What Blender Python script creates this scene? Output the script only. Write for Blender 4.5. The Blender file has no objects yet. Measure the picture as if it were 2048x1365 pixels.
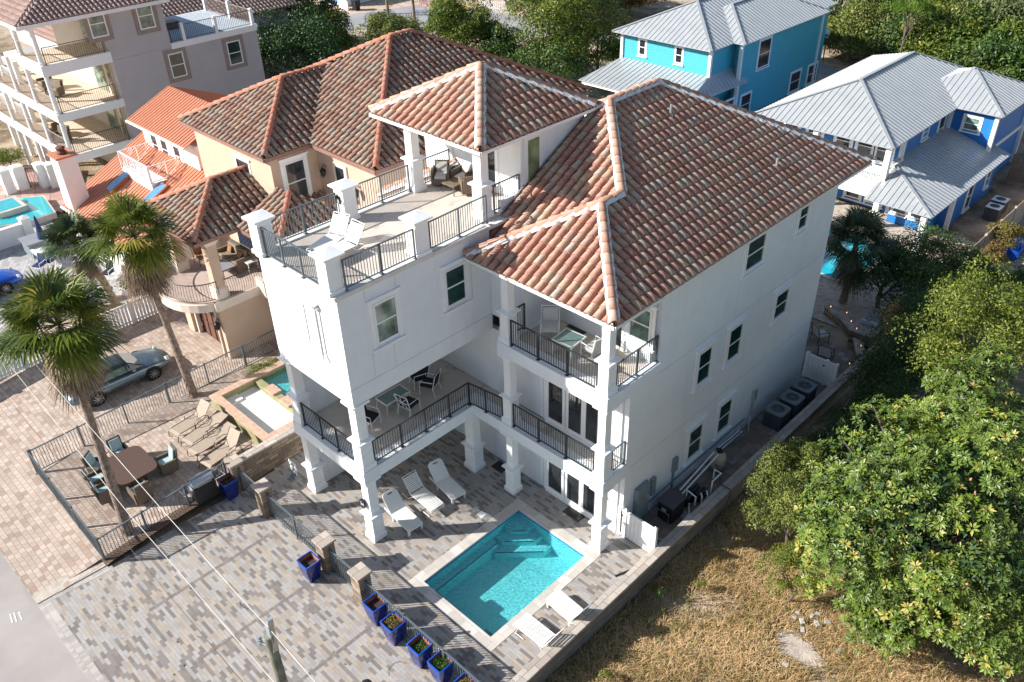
import bpy, bmesh, math, random
import numpy as np
from mathutils import Vector, Matrix
random.seed(7); rng = np.random.default_rng(7)
S = bpy.context.scene
COL = S.collection
R_ = math.radians

# ---------------------------------------------------------------- camera
def cam_axes(yaw, pitch, roll):
    f = np.array([math.sin(yaw)*math.cos(pitch), math.cos(yaw)*math.cos(pitch), -math.sin(pitch)])
    r = np.array([math.cos(yaw), -math.sin(yaw), 0.0]); d = np.cross(f, r)
    return np.array([r*math.cos(roll)+d*math.sin(roll), -r*math.sin(roll)+d*math.cos(roll), f])
CR = cam_axes(R_(-45.2291), R_(34.06828), R_(1.62125))
CP = np.array([18.9556, -11.5206, 23.3]); FPX = 1698.3355
cam = bpy.data.cameras.new('camera'); co = bpy.data.objects.new('camera', cam); COL.objects.link(co)
cam.sensor_width = 36; cam.lens = FPX/2048*36; cam.clip_end = 2000; cam.clip_start = 0.1
co.matrix_world = Matrix(((CR[0][0], -CR[1][0], -CR[2][0], CP[0]), (CR[0][1], -CR[1][1], -CR[2][1], CP[1]),
                          (CR[0][2], -CR[1][2], -CR[2][2], CP[2]), (0, 0, 0, 1)))
S.camera = co
def at(px, py, z=0.0):
    """where a sight line of the photograph meets the level z (a measuring aid)"""
    d = CR.T @ np.array([(px-1024)/FPX, (py-682.5)/FPX, 1.0]); t = (z-CP[2])/d[2]
    p = CP+d*t
    return Vector((float(p[0]), float(p[1]), float(z)))

# ---------------------------------------------------------------- light
SUN_EL, SUN_AZ = 29.5, 48.5         # elevation; direction the shadows run (degrees from +X towards +Y)
w = bpy.data.worlds.new('World'); S.world = w; w.use_nodes = True
S.cycles.max_bounces = 8; S.cycles.diffuse_bounces = 4; S.cycles.transparent_max_bounces = 12; S.cycles.caustics_reflective = False; S.cycles.caustics_refractive = False
nt = w.node_tree; bg = nt.nodes['Background']
sky = nt.nodes.new('ShaderNodeTexSky'); sky.sky_type = 'NISHITA'; sky.sun_disc = False
sky.sun_elevation = R_(SUN_EL); sky.sun_rotation = R_(90-(SUN_AZ+180)); sky.altitude = 10
nt.links.new(sky.outputs[0], bg.inputs[0]); bg.inputs[1].default_value = 0.08
sl = bpy.data.lights.new('sun', 'SUN'); sl.energy = 5.0; sl.angle = R_(0.5); sl.color = (1.0, 0.965, 0.91)
so = bpy.data.objects.new('sun', sl); COL.objects.link(so)
_d = Vector((math.cos(R_(SUN_AZ))*math.cos(R_(SUN_EL)), math.sin(R_(SUN_AZ))*math.cos(R_(SUN_EL)), -math.sin(R_(SUN_EL))))
so.rotation_euler = _d.to_track_quat('-Z', 'Y').to_euler(); so.location = (-30, -35, 40)
vs = S.view_settings; vs.view_transform = 'Standard'; vs.look = 'None'; vs.exposure = 0.87; vs.gamma = 1

# ---------------------------------------------------------------- materials
def nmat(name):
    m = bpy.data.materials.new(name); m.use_nodes = True
    n = m.node_tree.nodes; b = n['Principled BSDF']; return m, m.node_tree, n, m.node_tree.links, b
def c4(c): return (c[0], c[1], c[2], 1)
def mat(name, col, rough=0.6, var=0.12, scale=3.0, bump=0.0, bscale=40, metal=0.0, spec=0.5, dirt=None):
    m, t, n, l, b = nmat(name)
    tc = n.new('ShaderNodeTexCoord')
    no = n.new('ShaderNodeTexNoise'); no.inputs['Scale'].default_value = scale; no.inputs['Detail'].default_value = 6
    l.new(tc.outputs['Object'], no.inputs['Vector'])
    cr = n.new('ShaderNodeValToRGB'); e = cr.color_ramp.elements
    e[0].position = 0.3; e[1].position = 0.72
    e[0].color = c4([max(0, x*(1-var)) for x in col]); e[1].color = c4([min(1, x*(1+var)) for x in col])
    l.new(no.outputs[0], cr.inputs[0]); out = cr.outputs[0]
    if dirt:
        n2 = n.new('ShaderNodeTexNoise'); n2.inputs['Scale'].default_value = dirt[1]; n2.inputs['Detail'].default_value = 8
        l.new(tc.outputs['Object'], n2.inputs['Vector'])
        r2 = n.new('ShaderNodeValToRGB'); r2.color_ramp.elements[0].position = dirt[2]; r2.color_ramp.elements[1].position = dirt[2]+0.12
        l.new(n2.outputs[0], r2.inputs[0])
        mx = n.new('ShaderNodeMix'); mx.data_type = 'RGBA'; mx.inputs[7].default_value = c4(dirt[0])
        l.new(r2.outputs[0], mx.inputs[0]); l.new(out, mx.inputs[6]); out = mx.outputs[2]
    l.new(out, b.inputs['Base Color'])
    b.inputs['Roughness'].default_value = rough; b.inputs['Metallic'].default_value = metal
    b.inputs['Specular IOR Level'].default_value = spec
    if bump:
        nb = n.new('ShaderNodeTexNoise'); nb.inputs['Scale'].default_value = bscale; nb.inputs['Detail'].default_value = 4
        l.new(tc.outputs['Object'], nb.inputs['Vector'])
        bp = n.new('ShaderNodeBump'); bp.inputs['Strength'].default_value = bump; bp.inputs['Distance'].default_value = 0.02
        l.new(nb.outputs[0], bp.inputs['Height']); l.new(bp.outputs[0], b.inputs['Normal'])
    return m
def brick(name, ramp, mortar, bw, rh, ms, axis='z', rot=0, rough=0.8, off=0.5, rand=None, dirt=None, bump=0.4):
    """per-brick random tones; axis: 'z' lies flat, 'x' on a wall facing X, 'y' on a wall facing Y"""
    m, t, n, l, b = nmat(name)
    tc = n.new('ShaderNodeTexCoord'); mp = n.new('ShaderNodeMapping')
    if axis == 'x': mp.inputs['Rotation'].default_value = (0, R_(90), R_(90))
    if axis == 'z': mp.inputs['Rotation'].default_value = (0, 0, R_(rot))
    if axis == 'x' or axis == 'y':
        sep = n.new('ShaderNodeSeparateXYZ'); cb = n.new('ShaderNodeCombineXYZ')
        l.new(tc.outputs['Object'], sep.inputs[0])
        l.new(sep.outputs['Y' if axis == 'x' else 'X'], cb.inputs[0]); l.new(sep.outputs['Z'], cb.inputs[1]); vec = cb.outputs[0]
    else:
        l.new(tc.outputs['Object'], mp.inputs[0]); vec = mp.outputs[0]
    bt = n.new('ShaderNodeTexBrick'); l.new(vec, bt.inputs['Vector'])
    bt.offset = off; bt.squash = 1
    bt.inputs['Color1'].default_value = (0, 0, 0, 1); bt.inputs['Color2'].default_value = (1, 1, 1, 1)
    bt.inputs['Scale'].default_value = 1; bt.inputs['Brick Width'].default_value = bw; bt.inputs['Row Height'].default_value = rh
    bt.inputs['Mortar Size'].default_value = ms; bt.inputs['Mortar'].default_value = (0.5, 0.5, 0.5, 1)
    bt.inputs['Mortar Smooth'].default_value = 0.3
    cr = n.new('ShaderNodeValToRGB'); cr.color_ramp.interpolation = 'CONSTANT'
    els = cr.color_ramp.elements
    while len(els) < len(ramp): els.new(0.5)
    for i, (p, c) in enumerate(ramp): els[i].position = p; els[i].color = c4(c)
    l.new(bt.outputs['Color'], cr.inputs[0])
    no = n.new('ShaderNodeTexNoise'); no.inputs['Scale'].default_value = 1.2; no.inputs['Detail'].default_value = 8; no.inputs['Roughness'].default_value = 0.65
    l.new(tc.outputs['Object'], no.inputs['Vector'])
    mr = n.new('ShaderNodeMapRange'); mr.inputs[1].default_value = 0.3; mr.inputs[2].default_value = 0.7
    mr.inputs[3].default_value = 0.86; mr.inputs[4].default_value = 1.1
    l.new(no.outputs[0], mr.inputs[0])
    mu = n.new('ShaderNodeMix'); mu.data_type = 'RGBA'; mu.blend_type = 'MULTIPLY'; mu.inputs[0].default_value = 1
    l.new(cr.outputs[0], mu.inputs[6]); l.new(mr.outputs[0], mu.inputs[7])
    mx = n.new('ShaderNodeMix'); mx.data_type = 'RGBA'; mx.inputs[7].default_value = c4(mortar)
    l.new(bt.outputs['Fac'], mx.inputs[0]); l.new(mu.outputs[2], mx.inputs[6]); out = mx.outputs[2]
    if dirt:
        n2 = n.new('ShaderNodeTexNoise'); n2.inputs['Scale'].default_value = dirt[1]; n2.inputs['Detail'].default_value = 8
        l.new(tc.outputs['Object'], n2.inputs['Vector'])
        r2 = n.new('ShaderNodeValToRGB'); r2.color_ramp.elements[0].position = dirt[2]; r2.color_ramp.elements[1].position = dirt[2]+0.15
        r2.color_ramp.elements[1].color = (.75, .75, .75, 1)
        l.new(n2.outputs[0], r2.inputs[0])
        m3 = n.new('ShaderNodeMix'); m3.data_type = 'RGBA'; m3.inputs[7].default_value = c4(dirt[0])
        l.new(r2.outputs[0], m3.inputs[0]); l.new(out, m3.inputs[6]); out = m3.outputs[2]
    l.new(out, b.inputs['Base Color']); b.inputs['Roughness'].default_value = rough
    b.inputs['Specular IOR Level'].default_value = 0.3
    bp = n.new('ShaderNodeBump'); bp.inputs['Strength'].default_value = bump; bp.inputs['Distance'].default_value = 0.01; bp.invert = True
    l.new(bt.outputs['Fac'], bp.inputs['Height']); l.new(bp.outputs[0], b.inputs['Normal'])
    return m
def siding(name, col, period=0.15, axis='z'):
    m = mat(name, col, 0.5, 0.05, 2); t = m.node_tree; n = t.nodes; l = t.links
    tc = n.new('ShaderNodeTexCoord'); wv = n.new('ShaderNodeTexWave'); wv.wave_profile = 'SAW'
    wv.bands_direction = axis.upper(); wv.inputs['Scale'].default_value = 1/period*0.314/1.0
    l.new(tc.outputs['Object'], wv.inputs['Vector'])
    bp = n.new('ShaderNodeBump'); bp.inputs['Strength'].default_value = 0.7; bp.inputs['Distance'].default_value = 0.02; bp.invert = True
    l.new(wv.outputs['Fac'], bp.inputs['Height']); l.new(bp.outputs[0], n['Principled BSDF'].inputs['Normal'])
    return m
def tilemat(name, ramp):
    m, t, n, l, b = nmat(name)
    a = n.new('ShaderNodeAttribute'); a.attribute_name = 'rnd'
    cr = n.new('ShaderNodeValToRGB'); cr.color_ramp.interpolation = 'LINEAR'
    els = cr.color_ramp.elements
    while len(els) < len(ramp): els.new(0.5)
    for i, (p, c) in enumerate(ramp): els[i].position = p; els[i].color = c4(c)
    l.new(a.outputs['Fac'], cr.inputs[0])
    tc = n.new('ShaderNodeTexCoord'); no = n.new('ShaderNodeTexNoise'); no.inputs['Scale'].default_value = 7; no.inputs['Detail'].default_value = 5
    l.new(tc.outputs['Object'], no.inputs['Vector'])
    mr = n.new('ShaderNodeMapRange'); mr.inputs[1].default_value = 0.3; mr.inputs[2].default_value = 0.7; mr.inputs[3].default_value = 0.8; mr.inputs[4].default_value = 1.15
    l.new(no.outputs[0], mr.inputs[0])
    mu = n.new('ShaderNodeMix'); mu.data_type = 'RGBA'; mu.blend_type = 'MULTIPLY'; mu.inputs[0].default_value = 1
    l.new(cr.outputs[0], mu.inputs[6]); l.new(mr.outputs[0], mu.inputs[7]); l.new(mu.outputs[2], b.inputs['Base Color'])
    b.inputs['Roughness'].default_value = 0.75; b.inputs['Specular IOR Level'].default_value = 0.3
    return m
def leafmat(name, ramp, rough=0.5, trans=0.25, spec=0.4):
    """leaf colour by the per-face value 'rnd'; a little light passes through"""
    m, t, n, l, b = nmat(name)
    a = n.new('ShaderNodeAttribute'); a.attribute_name = 'rnd'
    cr = n.new('ShaderNodeValToRGB'); els = cr.color_ramp.elements
    while len(els) < len(ramp): els.new(0.5)
    for i, (p, c) in enumerate(ramp): els[i].position = p; els[i].color = c4(c)
    l.new(a.outputs['Fac'], cr.inputs[0]); l.new(cr.outputs[0], b.inputs['Base Color'])
    b.inputs['Roughness'].default_value = rough; b.inputs['Specular IOR Level'].default_value = spec
    tr = n.new('ShaderNodeBsdfTranslucent'); l.new(cr.outputs[0], tr.inputs[0])
    ms = n.new('ShaderNodeMixShader'); ms.inputs[0].default_value = trans
    l.new(b.outputs[0], ms.inputs[1]); l.new(tr.outputs[0], ms.inputs[2]); l.new(ms.outputs[0], n['Material Output'].inputs[0])
    return m
def watermat(name, tint, bscale=3.0, strength=0.25):
    m, t, n, l, b = nmat(name); n.remove(b)
    tc = n.new('ShaderNodeTexCoord'); no = n.new('ShaderNodeTexNoise'); no.inputs['Scale'].default_value = bscale
    no.inputs['Detail'].default_value = 3; no.inputs['Distortion'].default_value = 1.5
    l.new(tc.outputs['Object'], no.inputs['Vector'])
    bp = n.new('ShaderNodeBump'); bp.inputs['Strength'].default_value = strength; bp.inputs['Distance'].default_value = 0.10
    l.new(no.outputs[0], bp.inputs['Height'])
    tr = n.new('ShaderNodeBsdfTransparent')
    lt = n.new('ShaderNodeLayerWeight'); lt.inputs[0].default_value = .5; l.new(bp.outputs[0], lt.inputs['Normal'])
    rp = n.new('ShaderNodeValToRGB'); rp.color_ramp.elements[0].position = .10; rp.color_ramp.elements[1].position = .5
    rp.color_ramp.elements[0].color = c4([min(1, x*1.35) for x in tint]); rp.color_ramp.elements[1].color = c4([tint[0]*.55, tint[1]*.85, tint[2]*.9]); l.new(lt.outputs['Facing'], rp.inputs[0]); l.new(rp.outputs[0], tr.inputs[0])  # light and dark of the ripples put into the tint by wave tilt
    gl = n.new('ShaderNodeBsdfGlossy'); gl.inputs['Roughness'].default_value = 0.06; l.new(bp.outputs[0], gl.inputs['Normal'])
    lw = n.new('ShaderNodeLayerWeight'); lw.inputs[0].default_value = .5; l.new(bp.outputs[0], lw.inputs['Normal'])
    pw = n.new('ShaderNodeMath'); pw.operation = 'POWER'; pw.inputs[1].default_value = 3; l.new(lw.outputs['Facing'], pw.inputs[0])
    fr = n.new('ShaderNodeMath'); fr.operation = 'ADD'; fr.inputs[1].default_value = .02; fr.use_clamp = True; l.new(pw.outputs[0], fr.inputs[0])
    ms = n.new('ShaderNodeMixShader'); l.new(fr.outputs[0], ms.inputs[0]); l.new(tr.outputs[0], ms.inputs[1]); l.new(gl.outputs[0], ms.inputs[2])
    l.new(ms.outputs[0], n['Material Output'].inputs[0])
    return m
M = {}
M['stucco'] = mat('white_stucco', (.80, .825, .845), .85, .03, 1.5, .5, 60, dirt=((.78, .77, .75), .7, .66))
_t = M['stucco'].node_tree; _n = _t.nodes; _l = _t.links
_tc = _n.new('ShaderNodeTexCoord'); _mp = _n.new('ShaderNodeMapping'); _mp.inputs['Scale'].default_value = (5, 5, .35); _no = _n.new('ShaderNodeTexNoise'); _no.inputs['Scale'].default_value = 1; _no.inputs['Detail'].default_value = 7
_l.new(_tc.outputs['Object'], _mp.inputs[0]); _l.new(_mp.outputs[0], _no.inputs['Vector']); _mr = _n.new('ShaderNodeMapRange'); _mr.inputs[1].default_value = .52; _mr.inputs[2].default_value = .8; _mr.inputs[3].default_value = 1; _mr.inputs[4].default_value = .93
_l.new(_no.outputs[0], _mr.inputs[0]); _mx = _n.new('ShaderNodeMix'); _mx.data_type = 'RGBA'; _mx.blend_type = 'MULTIPLY'; _mx.inputs[0].default_value = 1
_b0 = _n['Principled BSDF'].inputs['Base Color'].links[0].from_socket; _l.new(_b0, _mx.inputs[6]); _l.new(_mr.outputs[0], _mx.inputs[7]); _l.new(_mx.outputs[2], _n['Principled BSDF'].inputs['Base Color'])
M['trim'] = mat('white_trim', (.87, .87, .865), .6, .03, 4)
M['gutter'] = mat('white_gutter', (.80, .80, .79), .35, .03, 4)
M['deck'] = mat('deck_coating', (.60, .53, .46), .8, .1, 1.2, .2, 30, dirt=((.42, .36, .31), 1.6, .58))
M['slabtop'] = mat('slab_top', (.66, .64, .61), .8, .08, 3, dirt=((.5, .48, .45), 2.5, .6))
M['rail'] = mat('grey_rail_paint', (.10, .125, .14), .4, .1, 5)
M['rail_dark'] = mat('dark_rail_paint', (.025, .035, .045), .4, .1, 5)
M['glass'] = mat('window_glass', (.012, .045, .045), .06, .5, .8, spec=.8)
M['glassl'] = mat('pale_reflection_glass', (.12, .19, .155), .08, .8, 2.2, spec=.8)  # strong mottling puts reflections into the pane colour
M['glassd'] = mat('dark_glass', (.03, .035, .04), .06, .4, .8, spec=.8)
M['glassb'] = mat('skylight_glass', (.12, .3, .5), .06, .2, .8, spec=.8)
M['frame'] = mat('vinyl_frame', (.83, .83, .83), .35, .02, 4)
TILE_R = [(0, (0.382, 0.199, 0.149)), (0.3, (0.427, 0.241, 0.179)), (0.52, (0.452, 0.280, 0.207)), (0.72, (0.460, 0.326, 0.235)), (0.86, (0.391, 0.322, 0.264)), (1, (0.400, 0.225, 0.171))]
M['tile'] = tilemat('clay_tile', TILE_R)
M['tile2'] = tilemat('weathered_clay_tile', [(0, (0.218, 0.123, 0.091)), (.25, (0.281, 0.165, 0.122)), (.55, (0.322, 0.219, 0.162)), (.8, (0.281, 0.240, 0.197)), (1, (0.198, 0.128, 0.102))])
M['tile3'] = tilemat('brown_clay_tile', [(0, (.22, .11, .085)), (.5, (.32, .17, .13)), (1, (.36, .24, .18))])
M['cap'] = tilemat('ridge_cap_tile', [(0, (.40, .215, .155)), (.6, (.45, .28, .205)), (1, (.44, .32, .25))])
M['cap2'] = tilemat('red_ridge_cap_tile', [(0, (.38, .14, .09)), (.6, (.42, .18, .115)), (1, (.34, .2, .15))])
M['mortar'] = mat('ridge_mortar', (.66, .67, .68), .9, .25, 9, .8, 25)
M['underlay'] = mat('roof_underlay', (.09, .06, .05), .9)
M['tan'] = mat('tan_stucco', (.55, .40, .30), .85, .05, 1.5, .4, 50)
M['tanpale'] = mat('pale_tan_trim', (.70, .60, .52), .7, .05, 3)
M['brownf'] = mat('brown_fascia', (.26, .14, .11), .6)
M['greyst'] = mat('grey_stucco', (.46, .43, .435), .85, .04, 1, .4, 50)
M['cream'] = mat('cream_stucco', (.55, .49, .425), .85, .04, 1)
M['taupe'] = mat('taupe_trim', (.30, .235, .20), .8)
M['orange'] = mat('orange_metal_roof', (.52, .20, .115), .45, .08, 1.5, metal=.0, spec=.5)
M['silver'] = mat('galvalume_roof', (.46, .48, .49), .42, .06, 1.2, metal=.3, spec=.5)
M['teal'] = siding('teal_siding', (.06, .40, .50), .2)
M['blue'] = siding('blue_siding', (.015, .17, .50), .2)
M['bluebb'] = siding('blue_board_batten', (.015, .17, .50), .4, 'y')
M['white'] = mat('white_paint', (.82, .82, .81), .5, .03, 3)
M['plastic'] = mat('white_resin', (.78, .77, .74), .4, .03, 3)
M['strap'] = mat('white_vinyl_strap', (.82, .82, .80), .4, .02, 3)
M['wicker'] = mat('brown_wicker', (.16, .12, .085), .7, .3, 30, .5, 60)
M['sling'] = mat('tan_sling', (.36, .29, .225), .8, .08, 8)
M['bronze'] = mat('bronze_frame', (.07, .05, .04), .4)
M['cushl'] = mat('pale_cushion', (.55, .54, .53), .9, .06, 5)
M['cusht'] = mat('teal_cushion', (.36, .47, .49), .9, .08, 5)
M['cushn'] = mat('navy_cushion', (.008, .012, .028), .8, .1, 5)
M['cushb'] = mat('brown_cushion', (.30, .14, .07), .9, .1, 5)
M['cusho'] = mat('olive_cushion', (.24, .20, .145), .9, .1, 5)
M['pot'] = mat('cobalt_glaze', (.004, .018, .17), .10, .35, 2.5, spec=.8)
M['potrim'] = mat('light_blue_glaze', (.006, .07, .42), .15, .2, 4, spec=.8)
M['potin'] = mat('terracotta', (.35, .13, .07), .8)
M['soil'] = mat('soil', (.045, .028, .02), .95, .5, 20, 1, 30)
M['mulch'] = mat('mulch', (.13, .08, .055), .95, .6, 25, 1, 25)
M['stone'] = brick('stone_block_x', [(0, (.17, .125, .09)), (.3, (.27, .195, .13)), (.55, (.22, .165, .125)), (.8, (.34, .26, .19))], (.09, .075, .06), .40, .15, .012, 'x', dirt=((.2, .17, .15), 2, .62))
M['stoney'] = brick('stone_block_y', [(0, (.20, .15, .11)), (.3, (.33, .25, .18)), (.55, (.26, .20, .15)), (.8, (.38, .30, .23))], (.09, .075, .06), .40, .15, .012, 'y')
M['wallgrey'] = brick('grey_block_x', [(0, (.20, .175, .15)), (.4, (.27, .235, .20)), (.7, (.23, .20, .175))], (.11, .10, .09), .42, .15, .008, 'x', dirt=((.3, .28, .26), 1.5, .58))
M['capst'] = brick('cap_stone', [(0, (.40, .34, .29)), (.35, (.50, .44, .38)), (.7, (.43, .385, .345))], (.17, .15, .13), .55, .40, .01, 'z', 90, dirt=((.34, .31, .28), 3, .6))
M['coping'] = brick('travertine_coping', [(0, (.50, .46, .42)), (.4, (.60, .56, .52)), (.7, (.55, .50, .45))], (.36, .33, .30), .61, .41, .006, 'z', dirt=((.45, .38, .30), 3, .64), bump=.2)
M['paver'] = brick('driveway_paver', [(0, (0.193, 0.172, 0.159)), (.12, (0.231, 0.204, 0.187)), (.27, (0.377, 0.358, 0.342)), (.52, (0.339, 0.321, 0.305)), (.68, (0.396, 0.340, 0.283)), (.88, (0.349, 0.297, 0.246))], (.235, .21, .195), .33, .11, .004, 'z', 0, dirt=((.40, .34, .285), .7, .62))
M['paverdk'] = brick('paver_band', [(0, (.20, .18, .165)), (.5, (.25, .22, .20))], (.14, .12, .11), .22, .11, .004, 'z')
M['soldier'] = brick('soldier_course', [(0, (.42, .38, .35)), (.4, (.48, .44, .41)), (.75, (.38, .345, .315))], (.26, .235, .215), .11, .34, .004, 'z', 0, off=0)
M['tanpaver'] = brick('tan_paver', [(0, (.36, .27, .215)), (.2, (.45, .355, .29)), (.5, (.50, .41, .345)), (.8, (.42, .345, .29))], (.20, .145, .11), .27, .20, .008, 'z', 0, dirt=((.40, .32, .26), .6, .6))
M['greypaver'] = brick('grey_paver', [(0, (.34, .33, .33)), (.4, (.45, .44, .44)), (.8, (.38, .36, .35))], (.25, .24, .23), .3, .2, .006, 'z', 30)
M['pinkpaver'] = brick('pink_paver', [(0, (.45, .28, .24)), (.5, (.55, .36, .31))], (.3, .2, .18), .9, .9, .05, 'z', 20)
M['asphalt'] = mat('asphalt', (.37, .335, .315), .9, .14, .5, .5, 80, dirt=((.27, .25, .24), .35, .6))
M['asphaltd'] = mat('old_asphalt', (.30, .30, .31), .9, .12, .4, .4, 60)
M['sand'] = mat('sand', (.50, .38, .29), .95, .25, 1.5, 1, 12, dirt=((.28, .19, .13), 1.2, .55))
M['sandw'] = mat('white_sand', (.47, .41, .355), .95, .2, 3, 1, 12, dirt=((.36, .26, .19), 2.5, .56))
M['wood'] = mat('weathered_wood', (.24, .18, .14), .85, .3, 6)
M['fencew'] = mat('pale_fence_wood', (.46, .38, .30), .85, .2, 5)
M['vinyl'] = mat('vinyl_panel', (.83, .83, .81), .35, .02, 2)
M['acmet'] = mat('ac_metal', (.05, .065, .075), .5, .2, 5)
M['acgrey'] = mat('ac_top_grey', (.17, .19, .20), .45, .1, 5)
M['black'] = mat('black_plastic', (.012, .012, .014), .35)
M['grey'] = mat('grey_metal_box', (.20, .25, .27), .45, .1, 4)
M['pvc'] = mat('pvc_pipe', (.80, .80, .79), .3)
M['filter'] = mat('beige_tank', (.42, .37, .27), .45)
M['steel'] = mat('stainless', (.45, .45, .46), .25, .1, 3, metal=1)
M['galv'] = mat('galvanised', (.50, .54, .56), .4, .15, 8, metal=.6)
M['pole'] = mat('treated_pole', (.20, .20, .15), .9, .35, 4, .6, 30)
M['wire'] = mat('pale_wire', (.62, .58, .52), .5)
M['line_dark'] = mat('dark_red_line', (.10, .05, .035), .6)
M['bark'] = mat('bark', (.13, .10, .08), .95, .4, 8, 1, 25)
M['palmbark'] = mat('palm_bark', (.24, .175, .135), .95, .5, 7, 1, 12)
M['deadbark'] = mat('grey_dead_wood', (.42, .37, .33), .9, .2, 6)
M['carsil'] = mat('silver_blue_car_paint', (.17, .23, .275), .22, .05, 1, metal=.7, spec=.8)
M['carblue'] = mat('bright_blue_car_paint', (.01, .09, .50), .2, .05, 1, metal=.3, spec=.8)
M['fabricroof'] = mat('navy_soft_top', (.02, .035, .055), .8)
M['tyre'] = mat('tyre_rubber', (.015, .015, .016), .8)
M['rim'] = mat('alloy_rim', (.55, .55, .56), .3, .05, 5, metal=.8)
M['lampglass'] = mat('headlamp', (.7, .7, .68), .1)
M['orangelens'] = mat('orange_lens', (.7, .15, .03), .3)
M['basin'] = mat('teal_plaster', (.25, .68, .68), .7, .05, 1.5)
M['basindk'] = mat('dark_blue_tile', (.01, .05, .14), .3)
M['basinw'] = mat('white_plaster', (.74, .73, .68), .6, .03, 2)
M['basing'] = mat('green_stained_wall', (.27, .26, .13), .8, .2, 4)
M['water'] = watermat('pool_water', (.72, .95, .96), 7, .9)
M['thatch'] = mat('thatch', (.45, .27, .11), .95, .3, 12, 1, 30)
M['curtain'] = mat('navy_curtain', (.02, .035, .07), .8, .4, 8)
M['garage'] = mat('brown_garage_door', (.14, .065, .045), .6)
M['brickw'] = brick('white_brick', [(0, (.70, .66, .66)), (.5, (.76, .72, .72))], (.55, .5, .5), .4, .14, .01, 'x')
M['bulb'] = mat('bulb_warm', (.8, .4, .15), .3); _b = M['bulb'].node_tree.nodes['Principled BSDF']
_b.inputs['Emission Color'].default_value = (1, .45, .12, 1); _b.inputs['Emission Strength'].default_value = 1.2
M['tablegls'] = mat('table_glass', (.16, .25, .24), .08, .1, 2, spec=.8)
M['umb'] = mat('navy_umbrella', (.01, .035, .12), .8, .2, 3)
M['slate'] = mat('slate_top', (.25, .26, .28), .4, .1, 3)
M['signw'] = mat('sign_white', (.7, .75, .78), .5)

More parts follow.
